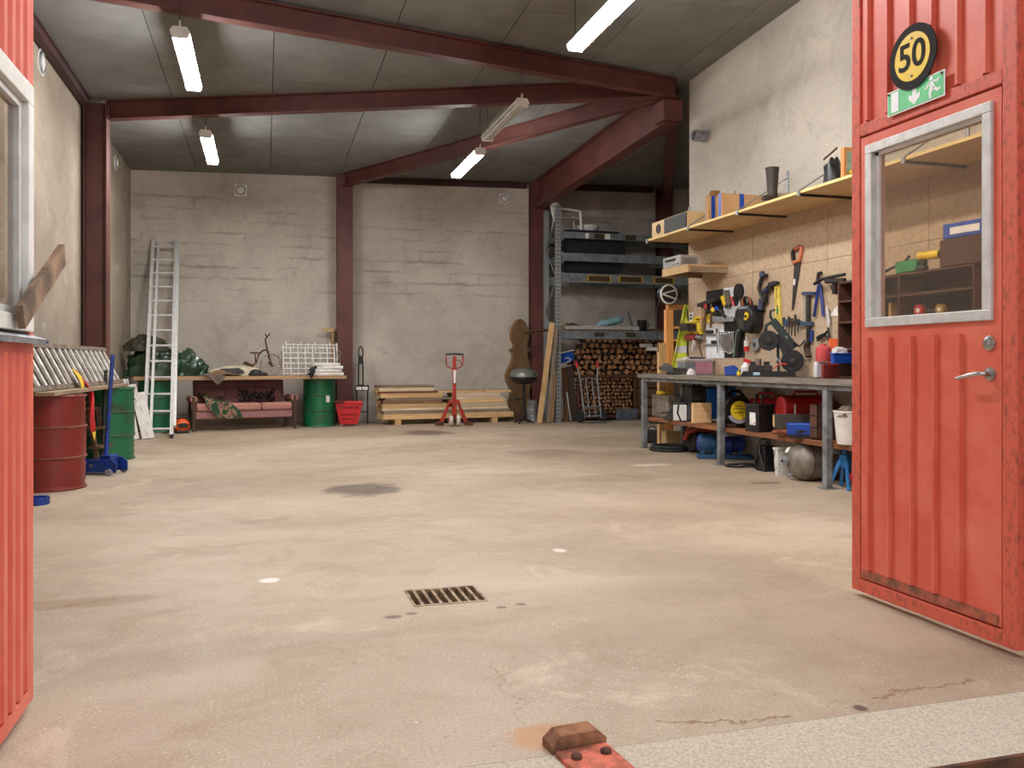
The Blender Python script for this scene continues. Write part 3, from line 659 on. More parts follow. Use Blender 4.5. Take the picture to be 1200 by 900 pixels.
# pennant
pp = p0.lerp(p1, .40)-lt*.03+Vector((.055, 0, 0)); M_pr = pm('red_cloth', (200, 44, 46), (170, 34, 36), 5, .8); M_py = pm('yellow_cloth', (232, 196, 60), (206, 168, 48), 5, .8)
t = thing('pennant', 'red and yellow pennant hanging from the lying ladder', 'pennant', pp)
MB().sheet(lambda a, b: (.03+.13*min(1, b/.32)+.03*b+.02*math.sin(a*7+b*5), -.02+.09*b+a*(.11-.03*b)+.02*math.sin(b*6), -.03-.62*b+.02*math.sin(a*5)), 6, 16, .005).build('red_field', M_pr, t, True)
MB().sheet(lambda a, b: (.022+.11*b+.02*math.sin(b*4), -.09+.03*b+a*.07, -.0-.24*b*(1-.35*a)), 4, 8, .005).build('yellow_field', M_py, t, True)
MB().sheet(lambda a, b: (.185+.02*b, .06+a*.075, -.645-.09*b*(1-a)), 3, 3, .005).build('yellow_tip', M_py, t, True)
# ------------------------------------------------------------------ floor jack
pj = gpt(110, 557, .12); t = thing('floor_jack', 'blue hydraulic floor jack with its long handle standing up', 'jack', pj, -.35)
for s_ in (-1, 1):
    MB().prism([(-.3, .03), (-.3, .10), (-.2, .14), (.1, .16), (.24, .17), (.3, .12), (.3, .03)], (0, s_*.11-.008, 0), (1, 0, 0), (0, 0, 1), -.016).build('side_plate', M_blued, t)
    MB().cyl((-.22, s_*.135, .04), (-.22, s_*.16, .04), .04, n=16).build('front_wheel', M_galv, t); MB().cyl((.24, s_*.135, .035), (.24, s_*.165, .035), .035, n=16).build('caster', M_galv, t)
    MB().cyl((.05, s_*.12, .1), (.05, s_*.15, .1), .018, n=8).build('pivot_bolt', M_chrome, t)
MB().prism([(-.26, .07), (-.26, .12), (.1, .15), (.1, .07)], (0, .06, 0), (1, 0, 0), (0, 0, 1), .12).build('lift_arm', M_blued, t); MB().cyl((-.22, 0, .12), (-.22, 0, .16), .06, .05, 16).build('saddle', M_dark, t)
MB().cyl((-.05, 0, .1), (.16, 0, .12), .045, n=14).build('cylinder', M_chrome, t, True); MB().bx(.1, .22, -.08, .08, .06, .2).build('handle_socket', M_blued, t, bevel=.01)
h1 = PY(132, 416, pj.y+.12); h0 = pj+Vector((.12, -.05, .16)); Ri = Matrix.Rotation(.35, 3, 'Z')
MB().tube([Ri@(h0-pj), Ri@(h1-pj)], .021, 10).build('handle', M_blued, t, True)
bb0 = gpt(119.5, 543); solo(MB().tube([(0, 0, 0.0), PY(124, 434, bb0.y+.1)-bb0], .018, 8), 'steel_bar', M_black, 'black bar leaning upright behind the blue jack handle', 'bar', bb0+Vector((0, 0, 0.003)), smooth=True)
pb = gpt(44, 592, .05); t = thing('strap_roll', 'blue ring on the floor behind the corrugated gate', 'ring', pb)
MB().lathe([(.07, .0), (.09, .0), (.09, .06), (.07, .06), (.07, .0)], n=24, cap=False).build('ring', M_blued, t, True); MB().cyl((0, 0, 0), (0, 0, .02), .07, n=20).build('web', M_blued, t)
# step stool of dark wood between the drums
ps = gpt(104, 545, .1); t = thing('step_stool', 'dark wooden step stool between the red and green drums', 'stool', ps, -.25)
for s_ in (-1, 1):
    for x in (-.11, .11): MB().beam((x*1.45, s_*.13, 0), (x*.45, s_*.11, .62), .03, .05).build('leg', M_plankd, t)
for z_, x, w_ in ((.62, 0, .14), (.40, .08, .13), (.19, .13, .15)): MB().bx(x-w_/2, x+w_/2, -.16, .16, z_, z_+.025).build('tread', M_plankd, t)
# white trestle boards with cord
pw = gpt(159, 516, .1)
wl = []
for i, (dx, dy, tx, ty, h_) in enumerate(((0, 0, -.17, .12, .9), (.13, .05, -.2, .12, .82), (-.13, -.05, -.05, .08, .86), (.2, .12, -.16, .12, .7))):
    mb = MB().beam((0, 0, .01), (tx, ty, h_), 1*.095, .03, up=(.4, -1, 0))
    o = solo(mb, 'white_board', M_whitewood, ('short white painted board leaning by the green drum corner', 'narrow white painted board leaning next to the ladder foot', 'white painted board standing nearest the green jack drum', 'white painted board end behind the leaning boards')[i], 'board', pw+Vector((dx, dy, 0)), group='leaning white boards')
solo(MB().tube([(-.02, -.07, .62), (-.12, -.1, .70), (-.2, -.04, .84), (-.13, -.02, .9), (-.07, -.04, .72), (.02, -.07, .58), (-.05, -.07, .52), (-.18, -.1, .6), (-.2, -.08, .74)], .008, 6), 'blue_string', pm('blue_cord_fibre', (120, 150, 186), (96, 124, 158), 20, .8), 'light blue cord looped round the white boards', 'string', pw, smooth=True)
# ------------------------------------------------------------------ plank shelf along the back wall
fa, fb = PY(156, 440, 14.92), PY(406, 440, 15.5); fa.z = fb.z = 0; bdir = (fb-fa).normalized(); bn = Vector((-bdir.y, bdir.x, 0))
BZ = .922; brz = math.atan2(bdir.y, bdir.x)
def bp(u, back=.2, z=BZ):
    o_ = fa+bn*back; d = ray(u, 425); # horizontal ray meets the line o_+s*bdir
    s_ = (o_.x*d.y-o_.y*d.x)/(bdir.y*d.x-bdir.x*d.y); q_ = o_+bdir*s_; return Vector((q_.x, q_.y, z))
t = thing('plank_shelf', 'long rough planks laid over drums above the sofa', 'plank shelf', (fa.x, fa.y, .862), brz)
L_ = (fb-fa).length
for i, (y, x0, x1) in enumerate(((.11, 0, L_), (.35, .03, L_-.02), (.58, -.02, L_-.1), (.81, .0, L_-.3))): MB().bx(x0, x1, y-.11, y+.11, 0, .058).build('plank', M_plankg if i else wood('shelf_plank', (184, 150, 112), (140, 108, 78), 0), t, bevel=.004)
# tarpaulins
def heap(mb, cx, cy, cz, rx, ry, rz_, seed, fold=.22, nu=44, nv=18):
    def fn(a, b):
        th = 2*pi*a; ph = b*pi/2; d = Vector((math.cos(th)*math.cos(ph), math.sin(th)*math.cos(ph), math.sin(ph)))
        k = 1+fold*noise.noise(d*2.2+Vector((seed, 0, 0)))+fold*.55*noise.noise(d*6+Vector((seed*2, 1, 0)))+fold*.25*abs(noise.noise(d*13+Vector((seed, 2, 3))))
        pz = max(0, d.z)**.75
        return (cx+d.x*rx*k, cy+d.y*ry*k, cz+pz*rz_*k)
    vs = [fn(i/nu, j/nv) for j in range(nv+1) for i in range(nu)]
    fs = [(j*nu+i, j*nu+(i+1) % nu, (j+1)*nu+(i+1) % nu, (j+1)*nu+i) for j in range(nv) for i in range(nu)]+[tuple(range(nu-1, -1, -1))]
    return mb.add(vs, fs)
M_tarp = pm('green_tarpaulin', (36, 68, 42), (24, 48, 32), 3, .28, 0, .5, coat=.3); M_tarpb = pm('olive_tarpaulin', (62, 58, 40), (44, 42, 30), 4, .5, 0, .4)
pT = bp(197, .62)
tt = thing('green_tarpaulin', 'crumpled shiny green tarpaulin heaped on the plank shelf', 'tarpaulin', pT, brz)
heap(MB(), -.22, 0, 0, .46, .24, .46, 3, .26).build('main_bundle', M_tarp, tt, True); heap(MB(), .27, .0, 0, .34, .25, .4, 8, .34).build('side_bundle', M_tarp, tt, True); heap(MB(), 1*.50, -.0, 0, .15, .16, .25, 5, .3).build('end_fold', M_tarp, tt, True)
pO = bp(172, .62, BZ+.52); solo(heap(MB(), 0, 0, -.1, .34, .2, .26, 12, .2), 'olive_tarpaulin', M_tarpb, 'brown olive tarpaulin folded on top of the green one', 'tarpaulin', pO, brz, True)
# tall aluminium ladder
f0, f1 = gpt(168.5, 514), gpt(202, 513.5); mid = (f0+f1)/2; wdv = (f1-f0); wv = wdv.length
top = PY(193, 282, YB-.06)
tl = ladder('aluminium_ladder', 'tall double aluminium ladder leaning on the back wall', mid+Vector((0, 0, .012)), top, wdv, wv-.02, 13, (.05, .075), first=.16, rung=.019)
d = top-mid
for s_ in (-1, 1):
    MB().beam(wdv.normalized()*(s_*wv*.42)+Vector((.06, .07, .16)), wdv.normalized()*(s_*wv*.42)+d*.985+Vector((.06, .07, 0)), .04, .06, up=(0, -1, .5)).build('inner_rail', M_alu, tl)
    MB().bx(-.025, .025, -.03, .03, -.012, .05).build('foot', M_rubber, tl).location = wdv.normalized()*(s_*(wv-.02)/2)
    MB().tube([wdv.normalized()*(s_*wv*.46)+d*.99, wdv.normalized()*(s_*wv*.46)+d*1.0+Vector((.012, .0, .06)), wdv.normalized()*(s_*wv*.46)+d*.995+Vector((.03, .06, .03))], .009, 6).build('hook', M_alu, tl)
# orange power tool on the floor
po = gpt(213, 507.5, .0); t = thing('garden_blower', 'orange and black motor tool on the floor left of the sofa', 'power tool', po, .3)
MB().ball((0, 0, .12), (.13, .12, .12), 16, 10).build('motor_cover', M_orange, t, True); MB().bx(-.1, .1, -.1, .1, 0, .05).build('base', M_black, t, bevel=.02)
MB().tube([(-.12, .02, .04), (-.15, .02, .16), (-.09, .02, .25), (.04, .02, .265), (.11, .02, .22), (.12, .02, .15)], .022, 8).build('handle', M_black, t, True); MB().bx(-.07, .07, -.125, -.1, .09, .15).build('grille', M_black, t, bevel=.01); MB().tube([(-.1, -.1, .14), (0, -.13, .165), (.1, -.1, .14)], .01, 6).build('trim_strip', M_black, t, True)
# ------------------------------------------------------------------ sofa
s0, s1 = gpt(227, 506), gpt(345.5, 502); sl = (s1-s0).length; rzS = math.atan2(s1.y-s0.y, s1.x-s0.x)
M_sofa = pm('mauve_upholstery', (162, 116, 112), (142, 98, 96), 30, .9, 0, .25, detail=8); M_sofa2 = pm('faded_rose_seat', (184, 132, 118), (166, 114, 102), 30, .9, 0, .25, detail=8); M_arm = wood('dark_sofa_wood', (96, 66, 48), (60, 40, 30), 2)
t = thing('sofa', 'old mauve three seat sofa with wooden arms under the plank shelf', 'sofa', s0, rzS); sw_ = sl
MB().bx(.03, sw_-.03, .03, .66, .2, .33).build('seat_rail', M_sofa, t, bevel=.02)
for i in range(2):
    x0, x1 = (.04, sw_*.66) if i == 0 else (sw_*.665, sw_-.04)
    MB().bx(x0, x1, .0, .6, .33, .46).build('seat_cushion', M_sofa2, t, bevel=.04)
for i in range(3):
    x0 = .07+i*(sw_-.14)/3; x1 = x0+(sw_-.14)/3-.008
    def back(a, b, x0=x0, x1=x1):
        z_ = .42+b*.42; y_ = .56+b*.14; bulge = .07*math.sin(pi*a)**.35*math.sin(pi*min(1, b*1.02+.01))**.5
        tuft = .03*(math.exp(-((b-.72)/.07)**2)+math.exp(-((b-.36)/.07)**2))*(.6+.4*math.cos(a*6*pi))*math.sin(pi*a)**.3
        return (x0+a*(x1-x0), y_-bulge+tuft, z_)
    bc = MB().sheet(back, 20, 24, .01).build('back_cushion', M_sofa, t, True)
    bm_ = MB()
    for b in (.36, .72):
        for a_ in (.2, .5, .8):
            q_ = back(a_, b); MB().ball((q_[0], q_[1]-.004, q_[2]), .014, 8, 6).build('button', M_sofa, bc, True)
MB().prism([(.62, .2), (.67, .2), (.76, .84), (.715, .84)], (.06, 0, 0), (0, 1, 0), (0, 0, 1), sw_-.12).build('back_board', M_sofa, t)
for x in (0, sw_):
    MB().bx(x-.025, x+.025, -.02, .03, 0, .58).build('front_post', M_arm, t, bevel=.006); MB().bx(x-.025, x+.025, .62, .67, 0, .5).build('rear_leg', M_arm, t)
    MB().cyl((x, -.0, .54), (x, .66, .52), .055, n=14).build('arm_rest', M_sofa2, t, True)
for x in (.05, sw_-.05): MB().bx(x-.02, x+.02, .56, .6, 0, .2).build('inner_leg', M_arm, t)
# blanket on the sofa
def blanket_mat():
    m, nt, b = nodes('patterned_blanket'); b.inputs['Roughness'].default_value = .95; v = coord(nt); 
    f = noise_(nt, v, 11, 2, .5, .3); c1 = ramp(nt, f, [(.40, (44, 74, 50)), (.50, (58, 92, 64)), (.52, (176, 128, 108)), (.58, (150, 120, 96)), (.6, (130, 84, 84)), (.66, (52, 80, 56))])
    L(nt, mix(nt, .35, c1, ramp(nt, noise_(nt, v, 60, 4), [(.35, (40, 40, 36)), (.65, (206, 200, 190))]), 'OVERLAY'), b.inputs['Base Color']); return m
def blk(a, b):
    x = .10+a*.42+.16*b+.10*b*b; f = b*1.0
    if f < .5: y = .46-f*.9; z = .50+.05*math.sin(a*5+1)+.07*(1-f*2)
    else: y = -.005-.012*(f-.5); z = .475-(f-.5)*.52
    return (x+.02*math.sin(b*9), y-.012-.015*abs(math.sin(a*6+b*4)), z+.012*math.sin(a*9+b*7))
bl = MB().sheet(blk, 20, 26, .018).build('blanket', blanket_mat(), None, True); bl.location = s0; bl.rotation_euler = (0, 0, rzS); tag(bl, 'green and rose patterned blanket thrown over the sofa seat', 'blanket')
t = thing('chain_bundle', 'bundle of black chain lying on the sofa seat', 'chain', s0+Matrix.Rotation(rzS, 3, 'Z')@Vector((sw_*.63, .22, .475)), rzS)
rj = random.Random(4)
for i in range(26):
    c_ = (rj.uniform(-.3, .32), rj.uniform(-.1, .12), rj.uniform(.04, .17)*(1.0 if i % 3 else .7)); MB().torus(c_, (rj.uniform(-1, 1), rj.uniform(-1, 1), rj.uniform(-.5, .5)), rj.uniform(.04, .055), .012, 10, 5).build('link', M_black, t, True)
# ------------------------------------------------------------------ things on the plank shelf
M_cream = pm('cream_fabric', (206, 194, 168), (186, 172, 146), 7, .9, 0, .2); M_sack = pm('grey_sack', (108, 94, 84), (84, 72, 64), 9, .95, 0, .3); M_sackb = pm('brown_canvas', (132, 102, 74), (104, 80, 58), 9, .95, 0, .3)
solo(heap(MB(), 0, 0, 0, .44, .17, .17, 21, .10), 'cream_cushion', M_cream, 'long cream cushion lying on the plank shelf behind the sacks', 'cushion', bp(277, .42), brz, True)
def sackf(a, b): return (-.28+a*.56, -.24+b*.5, .03+.09*math.exp(-((a-.5)/.3)**2)*math.sin(pi*min(1, max(0, b*1.1)))+.02*noise.noise(Vector((a*6, b*6, 3)))-(.10*max(0, .35-a-b*.9)))
solo(MB().sheet(lambda a, b: (lambda q_: (q_[0], q_[1], max(q_[2], .006) if q_[1] > -.2 else q_[2]))(sackf(a, b)), 20, 16, .012), 'canvas_sack', M_sackb, 'brown canvas sack spread on the plank shelf by the tarpaulin', 'sack', bp(262, .24), brz, True)
t = solo(MB().sheet(lambda a, b: (-.2+a*.3+.1*b, -.04*b-.025, .03-b*.17*(1-abs(a-.55)*1.6)+.012*math.sin(a*8)), 10, 8, .008), 'grey_cloth', M_sack, 'grey cloth corner hanging over the plank shelf edge', 'cloth', bp(250, .0), brz, True)
solo(heap(MB(), 0, 0, 0, .2, .1, .09, 31, .2), 'dark_sack', pm('slate_cloth', (70, 68, 70), (50, 48, 50), 8, .9), 'slate grey cloth bundle lying on the brown sack', 'cloth', bp(272, .14, BZ+.045), brz-.2, True)
t = thing('work_bag', 'low black bag on the plank shelf below the little bicycle', 'bag', bp(302, .12), brz)
MB().bx(-.15, .16, -.08, .08, 0, .055).build('body', M_black, t, bevel=.02); heap(MB(), -.03, 0, .05, .1, .07, .06, 2, .15, 20, 8).build('flap', M_black, t, True)
# small old bicycle
t = thing('childs_bicycle', 'small rusty bicycle with one spoked wheel standing on the plank shelf', 'bicycle', bp(317.5, .5), brz+.12)
wr = .185; M_rim = pm('pale_rim', (170, 160, 146), (96, 82, 70), 14, .5, .4)
MB().torus((0, 0, wr+.012), (0, 1, 0), wr, .014, 32, 6).build('wheel', M_rim, t, True)
sp_ = MB()
for i in range(16):
    q_ = 2*pi*i/16; sp_.tube([(0, 0, wr+.012), (wr*math.cos(q_), 0, wr+.012+wr*math.sin(q_))], .0035, 4)
sp_.build('spokes', M_rim, t); MB().cyl((0, -.04, wr+.012), (0, .04, wr+.012), .018, n=10).build('hub', M_rust, t)
for s_ in (-1, 1): MB().tube([(0, s_*.03, wr+.012), (-.06, s_*.03, .44)], .009, 6).build('fork', M_rust, t, True); MB().beam((.05*s_, s_*.05, wr+.012-.03*s_), (.05*s_, s_*.12, wr+.012-.03*s_), .03, .02).build('pedal', M_rust, t); MB().tube([(0, s_*.045, wr+.01), (.05*s_, s_*.05, wr+.012-.03*s_)], .007, 5).build('crank', M_rust, t)
MB().tube([(-.06, 0, .42), (-.085, 0, .55), (-.1, 0, .64), (-.06, 0, .70)], .013, 7).build('stem', M_rust, t, True); MB().tube([(-.06, -.14, .74), (-.07, -.05, .70), (-.07, .05, .70), (-.06, .14, .74)], .011, 6).build('handlebar', M_rust, t, True)
MB().tube([(-.07, 0, .46), (-.15, 0, .44), (-.22, 0, .36), (-.26, 0, .22), (-.34, 0, .17)], .014, 7).build('frame_tube', M_rust, t, True); MB().tube([(-.27, 0, .22), (-.28, 0, .38)], .012, 6).build('seat_post', M_rust, t, True)
MB().prism([(-.36, .385), (-.2, .385), (-.17, .40), (-.2, .412), (-.34, .418), (-.37, .40)], (0, -.035, 0), (1, 0, 0), (0, 0, 1), -.07).build('seat', M_plankd, t); MB().prism([(-.5, .21), (-.33, .15), (-.3, .18), (-.45, .25)], (0, -.03, 0), (1, 0, 0), (0, 0, 1), -.06).build('rear_carrier', M_rust, t)
# white wire racks
for k, (u, bk, tilt, lab) in enumerate(((363, .34, -.16, 'white wire rack of square mesh standing foremost on the plank shelf'), (366, .50, -.1, 'white wire rack standing behind the other mesh rack'))):
    t = thing('wire_rack', lab, 'wire rack', bp(u, bk), brz, 'white wire racks'); W, H = .46, .50+.06*k
    nx, nz = (7, 6) if k == 0 else (7, 3)
    for i in range(nx+1): x = -W+2*W*i/nx; MB().tube([(x, 0, .006), (x, -H*math.sin(tilt), H*math.cos(tilt)+(.03 if i % 2 else .05))], .015 if i in (0, nx) else .012, 6).build('upright_wire', M_white, t, True)
    for j in range(nz): z_ = .03+H*.94*j/(nz-1); MB().tube([(-W, -z_*math.sin(tilt)-.008, z_*math.cos(tilt)), (W, -z_*math.sin(tilt)-.008, z_*math.cos(tilt))], .0125, 6).build('cross_wire', M_white, t, True)
    for s_ in (-1, 1): MB().tube([(s_*W, -H*math.sin(tilt)*.9, H*.9), (s_*(W+.07), .04, H*.75), (s_*(W+.06), .06, H*.4), (s_*W, 0, .1)], .009, 6).build('side_loop', M_rim, t, True)
# white profiles with black ends
t0 = None
for i, (u, dz, ln, rr) in enumerate(((383, 0, .62, .04), (381, .062, .55, .07), (386, .118, .5, -.05), (382, .17, .46, .05))):
    t = thing('white_profile', 'white plastic profile with black end cap stacked by the wire racks', 'plastic profile', bp(u, .09, BZ+dz), brz+rr, 'white profiles on the plank shelf')
    MB().bx(-ln/2, ln/2, -.06, .06, 0, .052).build('profile', M_white, t, bevel=.012)
    for s_ in (-1, 1): MB().bx(s_*ln/2-.02, s_*ln/2+.02, -.063, .063, .001, .053).build('end_cap', M_black if (i+s_) % 2 else M_alu, t, bevel=.01)
solo(MB().tube([(0, 0, .06), (.03, -.03, .03), (.0, -.04, -.06), (-.01, -.045, -.1)], [.05, .045, .03, .02], 8), 'black_grip', M_black, 'black handle hanging over the shelf edge at the wire racks', 'handle', bp(364.5, -.02, BZ+.06), brz, True)
# small wooden batten at the column
pcl = bp(394.5, .74, 0); pcl.x = xc2-.22
t = thing('wooden_batten', 'thin upright wooden batten with a peg beside the red column', 'batten', (pcl.x, YB-.11, 0))
MB().bx(-.025, .025, -.05, .05, 0, 1.84).build('upright', M_plankv, t); MB().bx(-.2, .03, -.085, -.05, 1.74, 1.8).build('peg', M_plank, t)
# ------------------------------------------------------------------ red wheeled basket and black stand
p = gpt(409, 499.5, .12); t = thing('shopping_basket', 'red plastic wheeled shopping basket between drum and black stand', 'basket', p, -.1)
bw, tw, bd, td, z0, z1 = .15, .24, .12, .17, .035, .43
def bpt(a, b, zf):   # a,b in -1..1 on the tapered box at height fraction zf
    return Vector((a*(bw+(tw-bw)*zf), b*(bd+(td-bd)*zf), z0+(z1-z0)*zf))
MB().prism([(-bw, -bd), (bw, -bd), (bw, bd), (-bw, bd)], (0, 0, z0), (1, 0, 0), (0, 1, 0), .012).build('floor_pan', M_redp, t)
def wallpanel(c0, c1, holes):
    """panel between two corners (a,b) with slot rows left open"""
    def P_(s_, zf): return bpt(c0[0]+(c1[0]-c0[0])*s_, c0[1]+(c1[1]-c0[1])*s_, zf)
    mb = MB(); rows = [0]+[x for h_ in holes for x in h_]+[1]
    for i in range(0, len(rows), 2):
        a, b = rows[i], rows[i+1]; mb.sheet(lambda x, y: P_(x, a+(b-a)*y), 4, 2, .007)
    for a, b in holes:
        n = 9
        for k in range(n+1):
            s0_ = k/n; wd_ = .22 if k in (0, n) else .05
            l_, r_ = max(0, s0_-wd_/2), min(1, s0_+wd_/2)
            mb.sheet(lambda x, y: P_(l_+(r_-l_)*x, a+(b-a)*y), 1, 1, .007)
    return mb
for c0, c1 in (((-1, -1), (1, -1)), ((1, -1), (1, 1)), ((1, 1), (-1, 1)), ((-1, 1), (-1, -1))): wallpanel(c0, c1, ((.2, .3), (.38, .5), (.68, .84))).build('side_wall', M_redp, t)
rm_ = MB(); rr = [(-1, -1), (1, -1), (1, 1), (-1, 1)]
rm_.tube([bpt(a, b, 1.0)*1 for a, b in rr], .018, 8, True); rm_.build('rim', M_redp, t, True)
MB().tube([bpt(-1.05, -.9, 1.0), bpt(-1.0, -1.15, 1.02), bpt(-.4, -1.15, 1.02), bpt(-.3, -.95, 1)], .014, 8).build('handle', M_black, t, True)
for a in (-1, 1):
    for b in (-1, 1): MB().cyl((a*bw*.85-.012, b*bd*.8, .022), (a*bw*.85+.012, b*bd*.8, .022), .022, n=12).build('wheel', M_galv, t)
p = gpt(424.5, 496.5, .14); t = thing('metal_stand', 'narrow black metal stand with white labels beside the red basket', 'stand', p, -.15)
for x in (-.1, .1):
    for y in (-.09, .09): MB().bx(x-.012, x+.012, y-.012, y+.012, 0, .62).build('leg', M_black, t)
MB().bx(-.125, .125, -.11, .11, .62, .72).build('tray', M_black, t, bevel=.008)
for x in (-.058, .058): MB().bx(x-.05, x+.05, -.114, -.109, .635, .695).build('label_plate', M_paper, t)
MB().bx(-.1, .1, .08, .1, .2, .22).build('stretcher', M_black, t)
t = thing('bolt_cutter', 'long black two armed tool standing upright on the black stand', 'tool', p+Vector((-.03, -.02, .722)))
for s_ in (-1, 1): MB().tube([(s_*.045, 0, 0), (s_*.04, 0, .4), (s_*.03, 0, .52), (s_*.045, 0, .62), (s_*.03, 0, .70), (0, 0, .74)], .013, 7).build('arm', M_black, t, True)
MB().bx(-.04, .04, -.016, .016, .40, .56).build('jaw', M_black, t, bevel=.01); MB().bx(-.05, .05, -.02, .02, 0, .014).build('foot', M_black, t)
# ------------------------------------------------------------------ lumber stack
la, lb_ = PY(449, 480, 15.72), PY(601, 480, 15.95); la.z = lb_.z = 0; ld = (lb_-la).normalized(); LL = (lb_-la).length; lrz = math.atan2(ld.y, ld.x)
M_l = [wood('lumber_'+n_, c1, c2, 0) for n_, c1, c2 in (('fresh', (226, 192, 140), (190, 146, 92)), ('pale', (222, 206, 176), (184, 158, 120)), ('brown', (158, 122, 84), (106, 76, 50)), ('grey', (150, 134, 114), (104, 88, 70)), ('red', (142, 76, 56), (106, 56, 42)))]
for x in (.28, LL-.38):
    solo(MB().bx(-.055, .055, -.02, .55, 0, .095), 'wood_bearer', M_l[0], 'short timber block under the '+('left' if x < 1 else 'grill side')+' end of the lumber stack' if x > 1 else 'short timber block under the basket side of the lumber stack', 'timber', la+ld*x, lrz)
rl_ = random.Random(11); z_ = .097
rows = [(.105, [(0, 1.0)], 0), (.06, [(0, .98)], 3), (.05, [(0, .97)], 1), (.075, [(0, .47), (.53, .96)], 0), (.07, [(0, .45), (.5, .95)], 2), (.04, [(.02, .52), (.55, .93)], 3), (.085, [(-.02, .44), (.54, .90)], 0), (.04, [(-.03, .4), (.42, .76), (.78, .985)], 4), (.065, [(-.02, .385)], 1), (.045, [(-.02, .385)], 3)]
lumber_words = ['fresh', 'pale', 'brown', 'grey', 'reddish']
for j, (h_, segs, m_) in enumerate(rows):
    for i, (a, b) in enumerate(segs):
        y = -.0+.006*rl_.uniform(-1, 1)
        for k in range(4):
            dw = .135; e0, e1 = rl_.uniform(-.02, .015), rl_.uniform(-.03, .02)
            mi = m_ if k == 0 else rl_.randrange(4)
            if k == 0 and i > 0: mi = (0, 1, 1, 1, 0, 1, 1, 0, 0, 0)[j] if i == 1 else 0
            if z_ > .75 and k > 2: continue
            lab = lumber_words[mi]+' timber length in the lumber stack, '+('front row, ' if k == 0 else 'inner row, ')+('layer %s from the floor' % ['one', 'two', 'three', 'four', 'five', 'six', 'seven', 'eight', 'nine', 'ten'][j])
            solo(MB().bx(a*LL+e0, b*LL+e1, y+k*dw, y+k*dw+.128, z_, z_+h_-.003), 'timber', M_l[mi], lab, 'timber', la, lrz, group='timbers in the lumber stack')
    z_ += h_
# ------------------------------------------------------------------ pallet truck
p = gpt(532.5, 499.5, .0); t = thing('pallet_truck', 'red hand pallet truck standing in front of the lumber stack', 'pallet truck', p, -.05)
M_pt = pm('worn_red_paint', (176, 46, 34), (120, 50, 38), 7, .5, .1, .1, lo=.48, hi=.68)
for s_ in (-1, 1):
    MB().lathe([(.03, -.03), (.095, -.03), (.1, -.022), (.1, .022), (.095, .03), (.03, .03)], (s_*.065, 0, .1), 22, (1, 0, 0)).build('steer_wheel', pm('pale_wheel', (206, 198, 184), (176, 164, 148), 9, .5), t, True)
    MB().cyl((s_*.065-.033, 0, .1), (s_*.065+.033, 0, .1), .032, n=14).build('hub', M_pt, t)
    MB().prism([(s_*.05, .46), (s_*.09, .46), (s_*.27, .06), (s_*.27, .02), (s_*.2, .02)], (0, .06, 0), (1, 0, 0), (0, 0, 1), -.03*s_ if False else -.03).build('side_stay', M_pt, t)
    MB().prism([(s_*.2, .02), (s_*.2, .08), (s_*.21, .09), (s_*.34 if s_ > 0 else s_*.34, .07), (s_*.34, .02)], (0, .07, 0), (1, 0, 0), (0, 0, 1), -.11 if False else .11).build('fork', M_rust, t)
MB().bx(-.1, .1, -.02, .1, .4, .47).build('bulkhead', M_pt, t, bevel=.01); MB().cyl((0, .02, .14), (0, .02, .5), .045, n=14).build('pump', M_pt, t, True); MB().bx(-.03, .03, -.05, .06, .2, .42).build('yoke', M_pt, t, bevel=.01)
MB().bx(-.03, .03, -.03, .02, .46, 1.27).build('tiller', M_pt, t, bevel=.01); MB().bx(-.02, .022, -.034, -.03, .78, 1.02).build('tiller_scuff', M_paper, t)
MB().tube([(-.01, -.01, 1.03), (-.13, -.01, 1.08), (-.155, -.01, 1.18), (-.155, -.01, 1.29)], .011, 7).build('handle_loop', M_pt, t, True); MB().tube([(.01, -.01, 1.03), (.13, -.01, 1.08), (.155, -.01, 1.18), (.155, -.01, 1.29)], .011, 7).build('handle_loop', M_pt, t, True)
MB().tube([(-.165, -.01, 1.30), (0, -.01, 1.31), (.165, -.01, 1.30)], .019, 8).build('hand_grip', M_black, t, True); MB().tube([(.03, -.03, 1.2), (.1, -.03, 1.18), (.13, -.03, 1.1)], .007, 6).build('release_lever', M_black, t, True)
# ------------------------------------------------------------------ clock case, grill, tins
YC = YB-.04
def z8(x, y, Y): return PY(580+x/6, 350+y/6, Y)
ol = [(182, 126), (160, 138), (145, 158), (130, 188), (121, 225), (122, 262), (130, 285), (142, 303), (140, 328), (116, 340), (118, 352), (134, 358), (133, 400), (118, 445), (95, 490), (85, 525), (90, 565), (108, 592), (118, 615), (116, 675), (104, 715), (93, 745), (95, 836)]
ol = ol+[(364-x, y) for x, y in reversed(ol[1:])]
c0 = z8(182, 836, YC-.2); t = thing('clock_case', 'carved brown wooden case with a violin shaped outline against the back wall', 'wooden case', (c0.x, YC-.2, 0))
M_clk = wood('old_oak', (118, 88, 54), (82, 60, 38), 2); M_clk2 = wood('lighter_oak_edge', (158, 118, 74), (120, 88, 54), 2)
def olp(k=1.0): return [((z8(182+(x-182)*k, y, YC-.2).x-c0.x), max(0, z8(x, y, YC-.2).z-c0.z)) for x, y in ol]
MB().prism(olp(), (0, .03, 0), (1, 0, 0), (0, 0, 1), -.17).build('case_side', M_clk2, t); MB().prism(olp(.97), (0, .0, 0.0), (1, 0, 0), (0, 0, 1), -.03).build('case_front', M_clk, t)
p = PY(614, 490, 15.45); p.z = 0; t = thing('kettle_grill', 'black kettle grill with a grey domed lid beside the lumber stack', 'grill', p)
k_ = 15.2/1000*1.03
def gz(v): return CAMH+(HOR-v)*(15.45/ray(614, v).y)/1000
zr = gz(442)
